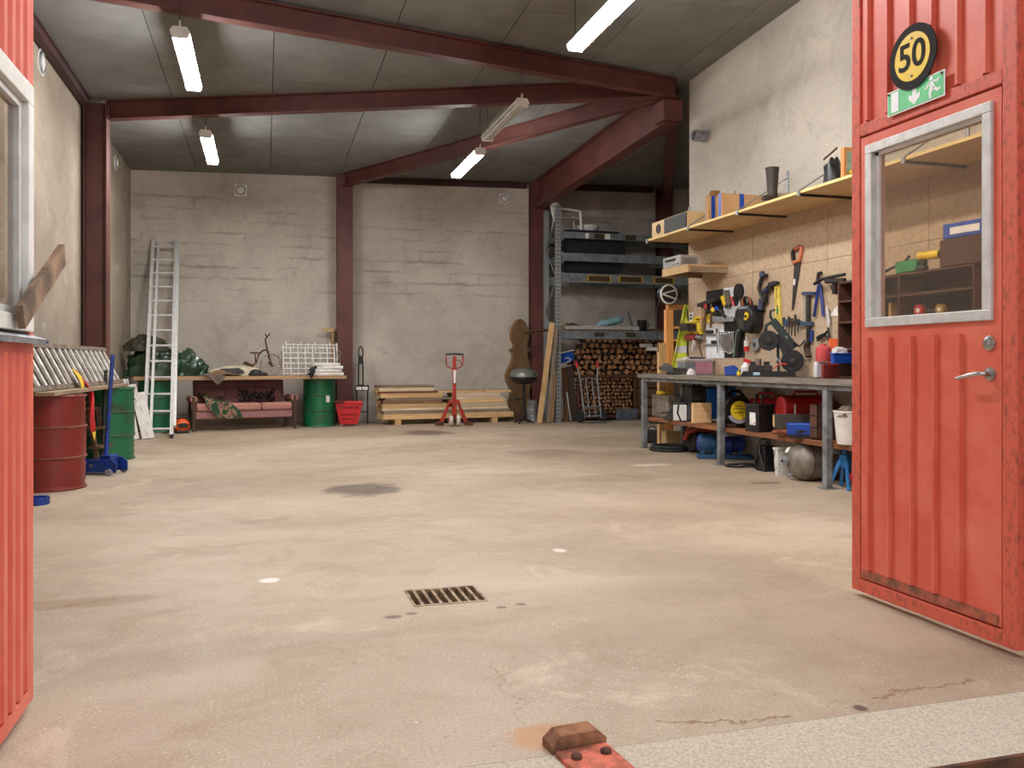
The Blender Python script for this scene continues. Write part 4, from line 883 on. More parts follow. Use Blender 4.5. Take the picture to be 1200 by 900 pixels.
MB().lathe([(.275, zr), (.265, zr-.05), (.21, zr-.1), (.1, zr-.13), (.001, zr-.135)], n=28, cap=False).build('bowl', M_black, t, True); MB().lathe([(.278, zr), (.27, zr+.05), (.22, zr+.12), (.12, zr+.165), (.001, zr+.178)], n=28, cap=False).build('lid', pm('grey_enamel_lid', (118, 120, 110), (96, 98, 90), 4, .35, .3), t, True)
MB().torus((0, 0, zr), (0, 0, 1), .277, .01, 28, 6).build('rim', M_dark, t, True); MB().tube([(-.28, -.05, zr+.0), (-.31, -.08, zr-.0), (-.31, .05, zr)], .01, 6).build('side_handle', M_black, t, True); MB().bx(.02, .17, -.24, -.2, zr+.05, zr+.075).build('lid_handle', M_black, t, bevel=.008)
MB().cyl((0, 0, .06), (0, 0, zr-.12), .028, n=12).build('pole', M_black, t, True); MB().tube([(0, 0, .5), (-.1, -.05, .45), (-.17, -.06, .47)], .012, 6).build('bracket_arm', M_black, t); MB().bx(-.2, -.1, -.1, -.02, .44, .48).build('side_tray', M_black, t)
for i in range(4): q_ = pi/4+i*pi/2; MB().tube([(0, 0, .09), (.1*math.cos(q_), .1*math.sin(q_), .07), (.2*math.cos(q_), .2*math.sin(q_), .02)], .018, 7).build('foot', M_black, t, True)
MB().tube([(.1, .02, zr-.1), (.14, .06, zr+.3), (.09, .06, zr+.38), (.15, .06, zr+.38)], .008, 6).build('tool_hook', M_dark, t, True)
pt_ = PY(624, 489, 15.75); pt_.z = 0
for i, (dx, dz, r, h_, lab) in enumerate(((0, 0, .105, .15, 'squat grey tin standing on the floor behind the grill'), (-.01, .152, .11, .17, 'ribbed grey tin in the middle of the stack behind the grill'), (0, .324, .1, .1, 'dented grey tin on top of the stack behind the grill'))):
    t = thing('paint_tin', lab, 'tin', pt_+Vector((dx, 0, dz)), i, 'tins behind the grill'); MB().lathe([(r-.004, 0), (r, .006), (r, h_*.3), (r-.004, h_*.34), (r, h_*.38), (r, h_*.62), (r-.004, h_*.66), (r, h_*.7), (r, h_-.006), (r-.004, h_)], n=24).build('body', M_galv, t, True); MB().torus((0, 0, h_-.004), (0, 0, 1), r-.003, .005, 24, 6).build('rim', M_galv, t, True)
# ------------------------------------------------------------------ pallet rack
RX0 = PY(654.5, 400, 15.55).x; RX1 = RX0+3.4; RY0, RY1 = 15.55, 16.27
def perf():
    m, nt, b = nodes('perforated_steel'); b.inputs['Roughness'].default_value = .5; b.inputs['Metallic'].default_value = .3
    tc = N(nt, 'ShaderNodeTexCoord'); mp = N(nt, 'ShaderNodeMapping'); mp.inputs['Scale'].default_value = (19, 19, 13); L(nt, tc.outputs['Object'], mp.inputs[0])
    ch = N(nt, 'ShaderNodeTexVoronoi'); ch.inputs['Randomness'].default_value = 0; ch.inputs['Scale'].default_value = 1; L(nt, mp.outputs[0], ch.inputs['Vector'])
    f = math_(nt, 'LESS_THAN', ch.outputs['Distance'], .27); L(nt, mix(nt, f, (146, 150, 150), (76, 78, 79)), b.inputs['Base Color']); return m
M_perf = perf()
rk = thing('pallet_rack', 'tall grey steel pallet rack holding chairs and pads in front of the back wall', 'rack', (RX0, RY0, 0))
for x in (0, 3.4):
    for y in (0, RY1-RY0):
        u_ = MB(); u_.bx(x-.05, x+.05, y-.004, y+.0, 0, 4.2).bx(x-.05, x-.044, y, y+.07, 0, 4.2).bx(x+.044, x+.05, y, y+.07, 0, 4.2); u_.build('upright', M_perf, rk); MB().bx(x-.07, x+.07, y-.05, y+.1, 0, .008).build('foot_plate', M_rack, rk)
    zz = .3
    k = 0
    while zz < 3.9:
        a, b = (.05, RY1-RY0) if k % 2 == 0 else (RY1-RY0, .05); MB().beam((x-.02, a, zz), (x-.02, b, zz+.62), .012, .04).build('brace', M_rack, rk); zz += .62; k += 1
def gzr(v): return CAMH+(HOR-v)*(RY0/ray(700, v).y)/1000
levels = []
for v0, v1 in ((273, 280.5), (297.5, 307), (321, 332), (387.5, 397.5)):
    zt_, zb_ = gzr(v0), gzr(v1); levels.append(zt_)
    for y in (-.012, RY1-RY0+.03):
        bb = MB(); bb.bx(.055, 3.345, y, y+.045, zb_, zt_); bb.build('beam', M_rack, rk, bevel=.006)
    for x in (.055, 3.305): MB().bx(x, x+.04, -.018, -.011, zb_-.05, zt_+.02).build('beam_plate', M_rack, rk)
    for i in range(8): MB().bx(.35+i*.4, .39+i*.4, .033, RY1-RY0+.03, zt_-.04, zt_-.002).build('deck_bar', M_rack, rk)
M_tagd = pm('brown_label', (70, 54, 26), (44, 34, 20), 40, .6); M_tagy = pm('yellow_label', (196, 160, 40), (160, 128, 30), 30, .6)
for v0, v1, us in ((274, 280, ((686, 690, 0), (696.5, 708, 1), (709, 715, 0), (733, 745, 1))), (323, 330, ((688, 716, 2), (725, 753, 2), (766, 790, 2))), (389.5, 394.5, ((696.5, 708, 1), (733.5, 745, 1)))):
    for u0, u1, kd in us:
        a, b = PY(u0, v1, RY0-.013), PY(u1, v0, RY0-.013); zA, zB = gzr(v1), gzr(v0)
        if kd == 2: MB().bx(a.x-RX0, b.x-RX0, -.018, -.0125, zA, zB).build('warning_label', M_tagy, rk); MB().bx(a.x-RX0+.03, b.x-RX0-.03, -.0195, -.018, zA+.008, zB-.01).build('label_print', M_tagd, rk)
        else: MB().bx(a.x-RX0, b.x-RX0, -.018, -.0125, zA, zB).build('label_plate', M_paper if kd == 0 else M_tagd, rk)
# on the rack
def plastic_chair(lab, loc, rz):
    t = thing('garden_chair', lab, 'chair', loc, rz, 'stacked white garden chairs')
    MB().sheet(lambda a, b: (-.22+a*.44, -.22+b*.42, .40+.03*b*0-.02*math.sin(pi*a)), 8, 6, .02).build('seat', M_white, t, True)
    for i in range(5): x = -.17+i*.085; MB().beam((x, .2, .41), (x*1.05, .32, .80), .05, .012, up=(0, -1, .3)).build('back_slat', M_white, t)
    MB().tube([(-.25, .26, .42), (-.25, .31, .66), (-.2, .34, .82), (0, .36, .87), (.2, .34, .82), (.25, .31, .66), (.25, .26, .42)], .036, 8).build('back_frame', M_white, t, True)
    for s_ in (-1, 1):
        MB().tube([(s_*.24, -.24, 0), (s_*.25, -.22, .4), (s_*.27, -.2, .6), (s_*.27, 0, .63), (s_*.25, .28, .66)], .032, 8).build('arm_leg', M_white, t, True); MB().tube([(s_*.24, .33, 0), (s_*.25, .27, .42)], .02, 8).build('leg', M_white, t, True)
    return t
zl1 = levels[0]
xc_ = PY(668, 262, 15.8).x
ch1 = plastic_chair('white plastic garden chair standing on the top level of the rack', (xc_, 15.9, zl1+.072), pi/2); ch1.scale = (.8, .85, .6); del ch1['group']
t = thing('plastic_tray', 'shallow white plastic tray beside the garden chair on the rack', 'tray', (PY(691, 262, 15.8).x, 15.9, zl1+.074)); MB().lathe([(.17, 0), (.2, .02), (.23, .1), (.24, .105), (.22, .11), (.17, .015), (.001, .012)], n=26, cap=False).build('shell', M_white, t, True); MB().ball((0, 0, .1), (.2, .2, .05), 16, 8).build('lid', M_white, t, True)
def rbox(name, lab, cat, u0, u1, v0, v1, Y0, Y1, mat, bev=.02, zb=None):
    a, b = PY(u0, v1, Y0), PY(u1, v0, Y0); z0_ = a.z if zb is None else zb
    return solo(MB().bx(-(b.x-a.x)/2, (b.x-a.x)/2, 0, Y1-Y0, 0, b.z-a.z if zb is None else b.z-zb), name, mat, lab, cat, ((a.x+b.x)/2, Y0, z0_), bevel=bev)
M_navy = pm('dark_navy_foam', (22, 28, 38), (16, 20, 28), 6, .8, 0, .2)
def pad(name, lab, u0, u1, z0_, z1_, inset=0):
    a, b = PY(u0, 300, 15.72), PY(u1, 300, 15.72); w_ = b.x-a.x
    solo(MB().prism([(0+inset, 0), (w_-inset*1.2, 0), (w_, (z1_-z0_)*.7), (w_-.03, z1_-z0_), (.02, z1_-z0_), (0, (z1_-z0_)*.6)], (0, 0, 0), (1, 0, 0), (0, 0, 1), -.5), name, M_navy, lab, 'foam pad', (a.x, 15.7, z0_), bevel=.015)
pad('foam_pad', 'thin black pad lying under the white chairs on the rack', 662, 726, levels[0]+.002, levels[0]+.07); pad('foam_pad', 'dark navy foam pad on the second rack level', 659.5, 733, levels[1]+.002, levels[1]+.30); pad('foam_pad', 'dark navy foam pad with sloping ends on the third rack level', 660, 730, levels[2]+.002, levels[2]+.25, .08)
z4 = levels[3]
a, b = PY(662, 385, 15.8), PY(747, 385, 15.8)
t = thing('steel_profile', 'long white perforated steel profile lying on the lowest rack level', 'steel profile', (a.x, 15.72, z4+.03)); MB().bx(0, b.x-a.x, 0, .14, .0, .07).build('profile', pm('white_perforated', (196, 190, 180), (150, 144, 134), 40, .5), t); MB().bx(.1, b.x-a.x-.1, .02, .12, -.027, 0).build('packing_strip', M_plankd, t)
solo(heap(MB(), 0, 0, 0, .24, .12, .16, 4, .2, 30, 10), 'wicker_bundle', M_sackb, 'bundle of dry twigs beside the perforated profile on the rack', 'bundle', (PY(666, 385, 15.8).x+.16, 16.12, z4+.002), 0, True)
pb = PY(716, 378, 15.95); t = solo(MB().tube([(-.27, 0, .05), (-.2, 0, .09), (0, 0, .13), (.18, 0, .18), (.26, 0, .2), (.3, 0, .22)], [.03, .07, .085, .08, .075, .03], 10), 'plastic_bag', pm('light_blue_plastic', (140, 178, 186), (112, 150, 160), 8, .3), 'light blue plastic bag roll on the lowest rack level', 'bag', (pb.x, 16.05, z4+.06), smooth=True)
t = thing('metal_pot', 'black round pot standing on the lowest rack level', 'pot', (PY(752.5, 385, 15.85).x, 15.85, z4+.002)); MB().lathe([(.085, 0), (.095, .02), (.1, .22), (.104, .23), (.096, .23), (.09, .03), (.001, .025)], n=20, cap=False).build('body', M_black, t, True); MB().torus((.11, 0, .13), (0, 1, 0), .04, .01, 12, 6).build('handle', M_black, t, True)
solo(MB().beam((0, 0, .02), (-.1, .05, .42), .03, .04), 'dark_stick', M_black, 'black bar leaning behind the black pot on the rack', 'bar', (PY(745, 385, 16).x, 16.1, z4+.002))
solo(MB().bx(0, .75, 0, .3, 0, .06), 'dark_tray', M_plankd, 'dark flat tray lying on the rack next to the black pot', 'tray', (PY(757, 385, 15.8).x+.12, 15.75, z4+.002), bevel=.01)
# ------------------------------------------------------------------ firewood behind the rack front
def log_mesh(kind, seed, L_):
    r_ = random.Random(seed); n = 7 if kind == 0 else 4
    if kind == 0: poly = [(math.cos(2*pi*i/n)*r_.uniform(.85, 1.05), math.sin(2*pi*i/n)*r_.uniform(.85, 1.05)) for i in range(n)]
    elif kind == 1: poly = [(-.95, -.55), (.0, -1.0), (.95, -.5), (.1, .95)]
    else: poly = [(-.9, -.8), (.9, -.85), (.95, .6), (-.2, .95)]
    poly = [(x+r_.uniform(-.1, .1), y+r_.uniform(-.1, .1)) for x, y in poly]
    return MB().prism(poly, (0, 0, 0), (1, 0, 0), (0, 0, 1), -L_)
def logmat(name, c, c2):
    m, nt, b = nodes(name); b.inputs['Roughness'].default_value = .9
    g = N(nt, 'ShaderNodeTexCoord'); sp = N(nt, 'ShaderNodeSeparateXYZ'); L(nt, g.outputs['Normal'], sp.inputs[0]); end = math_(nt, 'GREATER_THAN', math_(nt, 'ABSOLUTE', sp.outputs[1]), .8)
    v = coord(nt); f = noise_(nt, v, 9, 5); oi = N(nt, 'ShaderNodeObjectInfo')
    col = mix(nt, end, ramp(nt, f, [(.4, (84, 62, 44)), (.65, (52, 38, 28))]), ramp(nt, f, [(.35, c), (.7, c2)]))
    hs = N(nt, 'ShaderNodeHueSaturation'); L(nt, col, hs.inputs['Color']); L(nt, math_(nt, 'ADD', math_(nt, 'MULTIPLY', oi.outputs['Random'], .5), .7), hs.inputs['Value']); L(nt, hs.outputs[0], b.inputs['Base Color']); return m
M_log = logmat('split_firewood', (172, 124, 80), (128, 86, 54)); M_logs = logmat('birch_firewood', (200, 152, 104), (150, 104, 66))
lm = [log_mesh(k, s_, .4).mesh('log', M_log) for k in (0, 1, 1, 2, 2) for s_ in (1, 2)]
lms = [log_mesh(k, s_+9, .3).mesh('log', M_logs) for k in (0, 1, 2, 1) for s_ in (1, 2)]
rf = random.Random(21); YF = 15.86
fx0, fx1 = PY(672, 440, YF).x, PY(790, 440, YF).x; fz0, fz1 = PY(700, 440, YF).z, PY(700, 397, YF).z
nl = 0
def put_log(me, x, z, r, y, lab, grp):
    o = bpy.data.objects.new('firewood_log', me); COL.objects.link(o); o.location = (x, y, z); o.scale = (r*.86, 1, r*.86); o.rotation_euler = (0, rf.uniform(0, 2*pi), 0); tag(o, lab, 'firewood', grp)
zz = fz0+.05; row = 0
while zz < fz1-.02:
    r = .062; x = fx0+(.07 if row % 2 else 0)+max(0, (zz-fz1+.25))*1.2
    while x < fx1:
        rr_ = rf.uniform(.05, .075); put_log(rf.choice(lm), x+rr_, zz+rf.uniform(-.01, .01), rr_*.98, YF+rf.uniform(-.06, .08), 'split firewood log in the loose pile above the wire crate', 'loose firewood on the rack floor'); x += rr_*1.95; nl += 1
    zz += .108; row += 1
cx0, cx1 = PY(676, 460, YF).x, PY(742, 460, YF).x; cz0, cz1 = .12, PY(700, 442, YF).z
zz = cz0+.04; row = 0
while zz < cz1-.03:
    x = cx0+.05+(.03 if row % 2 else 0)
    while x < cx1-.04:
        rr_ = rf.uniform(.03, .043); put_log(rf.choice(lms), x+rr_, zz+rf.uniform(-.006, .006), rr_, YF+rf.uniform(-.02, .05), 'thin birch firewood log packed in the wire crate', 'firewood in the wire crate'); x += rr_*2.0; nl += 1
    zz += .073; row += 1
t = thing('wire_crate', 'rusty steel crate filled with thin firewood behind the hand truck', 'crate', (cx0, YF-.08, 0)); W_ = cx1-cx0
for x in (0, W_):
    for y in (0, .5): MB().bx(x-.02, x+.02, y-.02, y+.02, 0, cz1+.03).build('post', M_rust, t)
for z_ in (.09, cz1+.01):
    for y in (0, .5): MB().bx(.02, W_-.02, y-.015, y+.015, z_-.02, z_+.02).build('frame_bar', M_rust, t)
MB().bx(0, W_, 0, .5, .045, .07).build('floor_plate', M_rust, t)
for i in range(1, 12): MB().tube([(W_*i/12, -.002, .1), (W_*i/12, -.002, cz1)], .004, 5).build('mesh_wire', M_rust, t)
for i in range(1, 6): MB().tube([(0, -.004, .1+(cz1-.1)*i/6), (W_, -.004, .1+(cz1-.1)*i/6)], .004, 5).build('mesh_wire', M_rust, t)
# a plank under the loose pile right of the crate keeps it up
t = thing('pallet_box', 'dark timber pallet box under the loose firewood beside the wire crate', 'pallet box', (cx1+.06, YF-.05, 0))
for i in range(4): MB().bx(0, fx1-cx1-.06, 0, .025, .08+i*.19, .24+i*.19).build('board', M_plankd, t)
MB().bx(0, fx1-cx1-.06, .03, .5, fz0-.06, fz0-.02).build('lid', M_plankd, t)
for x in (.02, fx1-cx1-.13): MB().bx(x, x+.06, .03, .48, 0, fz0-.06).build('end_post', M_plankd, t)
solo(MB().bx(cx0-.05, cx1+.06, YF-.02, YF+.45, cz1+.032, cz1+.05), 'wood_board', M_plankd, 'dark board laid over the wire crate under the loose firewood', 'board')
# slate tiles at the floor
for i, u in enumerate((725, 733, 741)):
    solo(MB().bx(-.075, .075, 0, .02, 0, .23), 'slate_tile', pm('blue_grey_slate', (92, 100, 112), (72, 78, 88), 8, .7), 'blue grey slab leaning on the crate foot by the workbench', 'slab', (PY(u+3, 487, 15.62).x, 15.70-.02*i, 0.002), rot=(.12, 0, 0), group='grey slabs at the firewood')
for i, (u, v, rz, lab) in enumerate(((757, 407, .3, 'white paper packet lying on the firewood'), (764, 411, -.2, 'white carton lying on the firewood by the workbench'))):
    q_ = PY(u, v, YF-.1); t = solo(MB().bx(-.13, .13, -.06, .06, 0, .07), 'paper_packet', M_paper, lab, 'packet', q_, rz, bevel=.01, group='white packets on the firewood')
pbg = PY(661, 412, 15.8); t = thing('blue_sign', 'blue and white plastic board standing behind the rack upright', 'board', (pbg.x, 15.76, z4-.62), 0)
MB().box((0, 0, .1), (.36, .02, .2), Matrix.Rotation(-.22, 3, 'Y')).build('panel', M_bl, t); MB().tube([(.0, -.013, .08), (.06, -.013, .09), (.12, -.013, .06), (.1, -.013, .02), (.03, -.013, .0)], .01, 6).build('white_emblem', M_white, t); MB().box((.02, -.002, .205), (.36, .024, .02), Matrix.Rotation(-.22, 3, 'Y')).build('white_edge', M_white, t)
# ------------------------------------------------------------------ leaning planks and boards near the rack
def lean(u0, v0, u1, v1, Y0, Y1, w_, th, mat, lab, name='leaning_plank', cat='plank'):
    a, b = PY(u0, v0, Y0), PY(u1, v1, Y1); a.z = max(a.z, 0)
    solo(MB().beam((0, 0, 0.015), b-a, w_, th, up=(0, -1, .2)), name, mat, lab, cat, (a.x, a.y, 0.0), group='boards leaning at the rack')
lean(632, 491, 647, 373, 15.35, 15.5, .1, .035, M_plankv, 'long pale plank leaning against the rack upright')
lean(642, 491, 652, 378, 15.4, 15.5, .07, .03, wood('grey_upright', (150, 134, 114), (104, 88, 70), 2), 'grey weathered plank leaning behind the pale one at the rack')
lean(646, 491, 651, 430, 15.5, 15.57, .06, .03, M_plankv, 'short yellowish batten leaning behind the rack upright')
lean(664, 491, 661, 428, 15.68, 15.85, .10, .03, M_plankvd, 'brown board standing inside the rack next to the upright')
lean(673, 490, 667, 426, 15.72, 15.85, .14, .03, wood('dark_door_board', (70, 50, 36), (48, 34, 26), 2), 'wide dark board leaning inside the rack by the firewood')
lean(669, 490, 664, 455, 15.66, 15.74, .02, .02, M_alu, 'thin light metal strip leaning on the dark boards')
p_ = PY(629, 390, 15.9); solo(MB().tube([(-.28, -.1, -.02), (-.1, -.05, .03), (.1, 0, .05), (.33, .05, .06)], [.02, .03, .03, .025], 8), 'branch', M_plankd, 'crooked brown branch stuck through the rack beside the red column', 'branch', (p_.x, 16.0, p_.z), smooth=True)
p_ = PY(645, 480, 15.72); t = thing('spray_can', 'orange and white tube standing behind the leaning planks', 'can', (p_.x, 15.78, 0)); MB().cyl((0, 0, 0), (0, 0, .28), .03, n=12).build('body', M_orange, t); MB().cyl((0, 0, .28), (0, 0, .44), .026, .014, n=12).build('nozzle', M_white, t)
# ------------------------------------------------------------------ hand truck
p = gpt(698, 493, .05); p.y = 15.25; p.x = PY(697, 490, 15.25).x; t = thing('hand_truck', 'silver tubular hand truck with black wheels in front of the firewood', 'hand truck', p, .22)
tp = lambda x, z: (x, .04+z*.2, z)
for s_ in (-1, 1):
    MB().tube([tp(s_*.19, .08), tp(s_*.2, .85), tp(s_*.235, 1.06)], .016, 8).build('side_tube', M_galv, t, True); MB().tube([tp(s_*.233, 1.05), tp(s_*.245, 1.17)], .021, 8).build('grip', M_redp, t, True)
    MB().lathe([(.04, -.035), (.115, -.035), (.13, -.02), (.13, .02), (.115, .035), (.04, .035)], (s_*.26, .13, .13), 24, (1, 0, 0)).build('tyre', M_rubber, t, True); MB().cyl((s_*.26-.03, .13, .13), (s_*.26+.03, .13, .13), .055, n=14).build('wheel_hub', M_redp, t)
for x in (-.07, .07): MB().tube([tp(x, .1), tp(x, .84)], .011, 7).build('middle_tube', M_galv, t, True)
for z_ in (.12, .30): MB().tube([tp(-.19, z_), tp(.19, z_)], .012, 7).build('cross_tube', M_galv, t, True)
MB().tube([tp(-.2, .72), tp(-.17, .82), tp(0, .86), tp(.17, .82), tp(.2, .72)], .013, 7).build('top_bow', M_galv, t, True); MB().cyl((-.26, .13, .13), (.26, .13, .13), .012, n=8).build('axle', M_galv, t); MB().bx(-.21, .21, -.16, .04, .012, .022).build('toe_plate', M_galv, t)
# ------------------------------------------------------------------ right wall boards
BF = XR-.02           # face of the boards
def wallboard(y0, y1, z0, z1): return MB().bx(BF, XR-.001, y0+.003, y1-.003, z0+.002, z1-.002)
tb = thing('wall_boarding', 'particle board panels covering the right wall behind the bench', 'boarding', (XR, 5.0, 1.0))
ys = [2.6, 4.9, 6.15, 7.55, 8.95, YW-.01]
for i in range(len(ys)-1):
    for z0_, z1_ in ((.96, 2.22), (2.22, 2.79)):
        o = wallboard(ys[i], ys[i+1], z0_, z1_).build('board', M_ply, tb); o.location = (-XR, -5.0, -1.0)
# ------------------------------------------------------------------ workbench
BX0, BX1, BT, SH = 4.9, 5.555, 1.0, .42
LY = [G(750, 525).y+.02, G(838, 545).y, G(963, 573).y, 4.9]
wb = thing('workbench', 'long workbench with grey steel legs and thick plank top', 'workbench', (BX0, LY[0], 0))
M_bt = wood('oily_bench_plank', (122, 104, 86), (78, 66, 54), 1); M_be = wood('worn_bench_edge', (134, 126, 114), (86, 80, 72), 1); M_leg = pm('grey_leg_paint', (136, 140, 142), (100, 100, 98), 7, .55, .2, .1)
M_low = wood('brown_shelf_plank', (160, 100, 58), (106, 66, 40), 1)
def wbx(mb, x0, x1, y0, y1, z0, z1): return mb.bx(x0-BX0, x1-BX0, y0-LY[0], y1-LY[0], z0, z1)
ye, yn = LY[0]+.1, 4.6
for i, (x0, x1) in enumerate(((BX0-.03, BX0+.03), (BX0+.03, BX0+.24), (BX0+.24, BX0+.45), (BX0+.45, BX1))):
    for y0, y1 in ((7.95, ye), (yn, 7.94)): wbx(MB(), x0+.001, x1-.001, y0, y1, BT-.055, BT-(.0 if i else .002)).build('top_plank', M_bt if i else M_be, wb, bevel=.004)
for y in LY:
    for x in (BX0, BX1-.07):
        wbx(MB(), x, x+.065, y-.033, y+.033, .008, BT-.055).build('leg', M_leg, wb, bevel=.005); wbx(MB(), x-.03, x+.11, y-.06, y+.06, 0, .008).build('foot_plate', M_leg, wb)
    wbx(MB(), BX0+.065, BX1-.07, y-.025, y+.025, SH-.1, SH-.05).build('cross_bar', M_leg, wb)
wbx(MB(), BX0+.005, BX0+.05, LY[3], LY[0], BT-.10, BT-.057).build('apron_bar', M_leg, wb)
for i in range(3):
    for j, x0 in enumerate((BX0+.07, BX0+.30)): wbx(MB(), x0, x0+.225, LY[i+1]+.035, LY[i]-.035, SH-.05, SH).build('shelf_plank', M_low, wb, bevel=.004)
def bpx(u0, um, u1, X0):
    y1, y0 = PX(u0, 425, X0).y, PX(um, 425, X0).y; return X0, PY(u1, 425, y0).x, y0, y1
def zat(u, v, X): return PX(u, v, X).z
def box_thing(name, lab, cat, u0, um, u1, X0, z0, z1, mat, bev=.008, solo_=True):
    x0, x1, y0, y1 = bpx(u0, um, u1, X0)
    return solo(MB().bx(-(x1-x0)/2, (x1-x0)/2, -(y1-y0)/2, (y1-y0)/2, 0, z1-z0), name, mat, lab, cat, ((x0+x1)/2, (y0+y1)/2, z0), bevel=bev), (x0, x1, y0, y1)
def box_empty(name, lab, cat, u0, um, u1, X0, z0):
    x0, x1, y0, y1 = bpx(u0, um, u1, X0); t = thing(name, lab, cat, ((x0+x1)/2, (y0+y1)/2, z0)); return t, (x1-x0)/2, (y1-y0)/2
def at(u, X, z): q_ = PX(u, 425, X); return Vector((X, q_.y, z))
def view_rz(u): d = ray(u, 425); return -math.atan2(d.x, d.y)
E1 = .002
# ---- on the lower shelf
box_thing('concrete_block', 'grey brown masonry block on the lower bench shelf', 'block', 763.5, 783, 801, 5.05, SH+E1, SH+.30, M_concrete_d, .015)
t = thing('tape_roll', 'yellow ring lying on top of the masonry block', 'roll', at(778, 5.16, SH+.304)); MB().lathe([(.05, 0), (.095, 0), (.1, .01), (.1, .035), (.092, .045), (.05, .045), (.05, 0)], n=24, cap=False).build('ring', M_yel, t, True); MB().cyl((0, 0, .0), (0, 0, .012), .05, n=20).build('core', M_white, t)
p = at(784, 4.95, SH+E1); t = thing('bench_clamp', 'grey iron machine clamp on the shelf before the masonry block', 'clamp', p, view_rz(784)); MB().prism([(-.07, 0), (.09, 0), (.09, .15), (.05, .17), (.0, .12), (-.03, .05), (-.07, .04)], (0, -.04, 0), (1, 0, 0), (0, 0, 1), -.08).build('jaw', M_dark, t); MB().cyl((-.1, 0, .09), (.02, 0, .09), .012, n=8).build('screw', M_dark, t)
t = thing('paint_can', 'white plastic can with black lid on the bench shelf', 'can', at(797, 5.02, SH+E1), view_rz(797)); MB().bx(-.085, .085, -.07, .07, 0, .2).build('body', M_white, t, bevel=.012); MB().bx(-.075, .075, -.06, .06, .2, .225).build('lid', M_black, t, bevel=.008); MB().tube([(-.05, 0, .225), (-.04, 0, .265), (.04, 0, .265), (.05, 0, .225)], .009, 6).build('handle', M_black, t, True)
t = thing('welding_machine', 'black and blue welding machine on the bench shelf', 'welder', at(824, 5.27, SH+E1), view_rz(822)+.25)
MB().bx(-.2, -.0, -.16, .2, 0, .44).build('front_housing', M_black, t, bevel=.02); MB().bx(0, .42, -.14, .2, .03, .42).build('side_cover', pm('bright_blue_panel', (30, 124, 214), (24, 102, 190), 4, .4), t, bevel=.02); MB().box((-.1, -.166, .34), (.17, .012, .15), Matrix.Rotation(-.2, 3, 'X')).build('control_panel', M_dark, t)
for x in (-.15, -.06): MB().cyl((x, -.165, .36), (x, -.19, .365), .022, n=12).build('knob', M_black, t)
for x in (-.15, -.1, -.05): MB().cyl((x, -.16, .2), (x, -.185, .2), .018, n=10).build('socket', M_chrome, t)
MB().tube([(-.12, .0, .44), (-.08, .0, .5), (.25, .0, .5), (.3, .0, .42)], .016, 8).build('handle', M_black, t, True)
o_ = solo(MB().tube([(-.1, -.0, .34), (-.16, -.12, .28), (-.18, -.16, .12), (-.14, -.15, .02), (-.05, -.14, .02)], .012, 7), 'welding_cable', M_rubber, 'black welding cable hanging in front of the welder', 'cable', at(812, 5.0, SH+.005), view_rz(812), True)
o_ = solo(MB().tube([(-.35, 0, .44), (-.15, 0, .5), (.12, 0, .5), (.35, 0, .42), (.5, .02, .28), (.58, .03, .1), (.6, .03, .016)], .022, 8), 'black_hose', M_rubber, 'thick black hose arching over the welding machine', 'hose', at(834, 5.46, SH), -pi/2, True)
t, _ = box_thing('timber_block', 'pale wooden block with worm holes on the bench shelf', 'timber', 810, 812.5, 834, 4.945, SH+E1, SH+.245, wood('pale_block', (222, 186, 138), (190, 148, 100), 0), .004)
box_thing('timber_offcut', 'small pale timber offcut beside the cable reel', 'timber', 839.5, 843, 846, 4.94, SH+E1, SH+.1, M_plankg, .003)
t = thing('cable_reel', 'black cable reel with a round yellow face on the bench shelf', 'cable reel', at(861, 5.1, SH+E1), view_rz(861)+.5)
rr = .165
for y in (-.1, .1): MB().lathe([(.02, 0), (rr, 0), (rr, .012), (.02, .012)], (0, y, rr+.03), 30, (0, 1, 0)).build('flange', M_black, t)
MB().cyl((0, -.1, rr+.03), (0, .1, rr+.03), .09, n=20).build('drum', M_black, t)
for i in range(8): MB().torus((0, -.078+i*.022, rr+.03), (0, 1, 0), .138+.006*(i % 2), .011, 24, 6).build('cable_turn', M_rubber, t, True)
MB().cyl((0, -.1, rr+.03), (0, -.106, rr+.03), .105, n=28).build('yellow_face', M_yel, t); MB().prism([(.1*math.cos(q_), .1*math.sin(q_)) for q_ in [pi*1.15+i*.7*pi/8 for i in range(9)]]+[(.15*math.cos(q_), .15*math.sin(q_)) for q_ in [pi*1.85-i*.7*pi/8 for i in range(9)]], (0, -.1, rr+.03), (1, 0, 0), (0, 0, 1), .004).build('grey_segment', pm('lilac_grey', (170, 166, 178), (150, 146, 158), 9, .5), t)
mk = MB()
for z_, n_ in ((.04, 6), (.012, 9), (-.03, 8)):
    for i in range(n_): mk.bx(-.0085*n_+i*.017, -.0085*n_+i*.017+.011, -.108, -.106, rr+.03+z_, rr+.03+z_+.012)
mk.build('face_print', M_black, t)
for x in (-.1, .1): MB().tube([(x, -.13, .012), (x, .13, .012)], .012, 7).build('foot_bar', M_black, t, True)
MB().tube([(-.1, 0, .012), (-.16, 0, .1), (-.17, 0, .3), (-.06, 0, .4), (.06, 0, .4), (.17, 0, .3), (.16, 0, .1), (.1, 0, .012)], .013, 7).build('stand', M_black, t, True); MB().bx(-.07, .07, -.02, .02, .39, .425).build('grip', M_black, t, bevel=.008)
t, hx, hy_ = box_empty('battery_crate', 'black plastic crate with a white label on the bench shelf', 'crate', 873.5, 889, 907.5, 4.96, SH+E1)
zh = .29; MB().bx(-hx, hx, -hy_, hy_, 0, zh-.03).build('body', M_black, t, bevel=.006); MB().bx(-hx-.008, hx+.008, -hy_-.008, hy_+.008, zh-.03, zh).build('rim', M_black, t, bevel=.006)
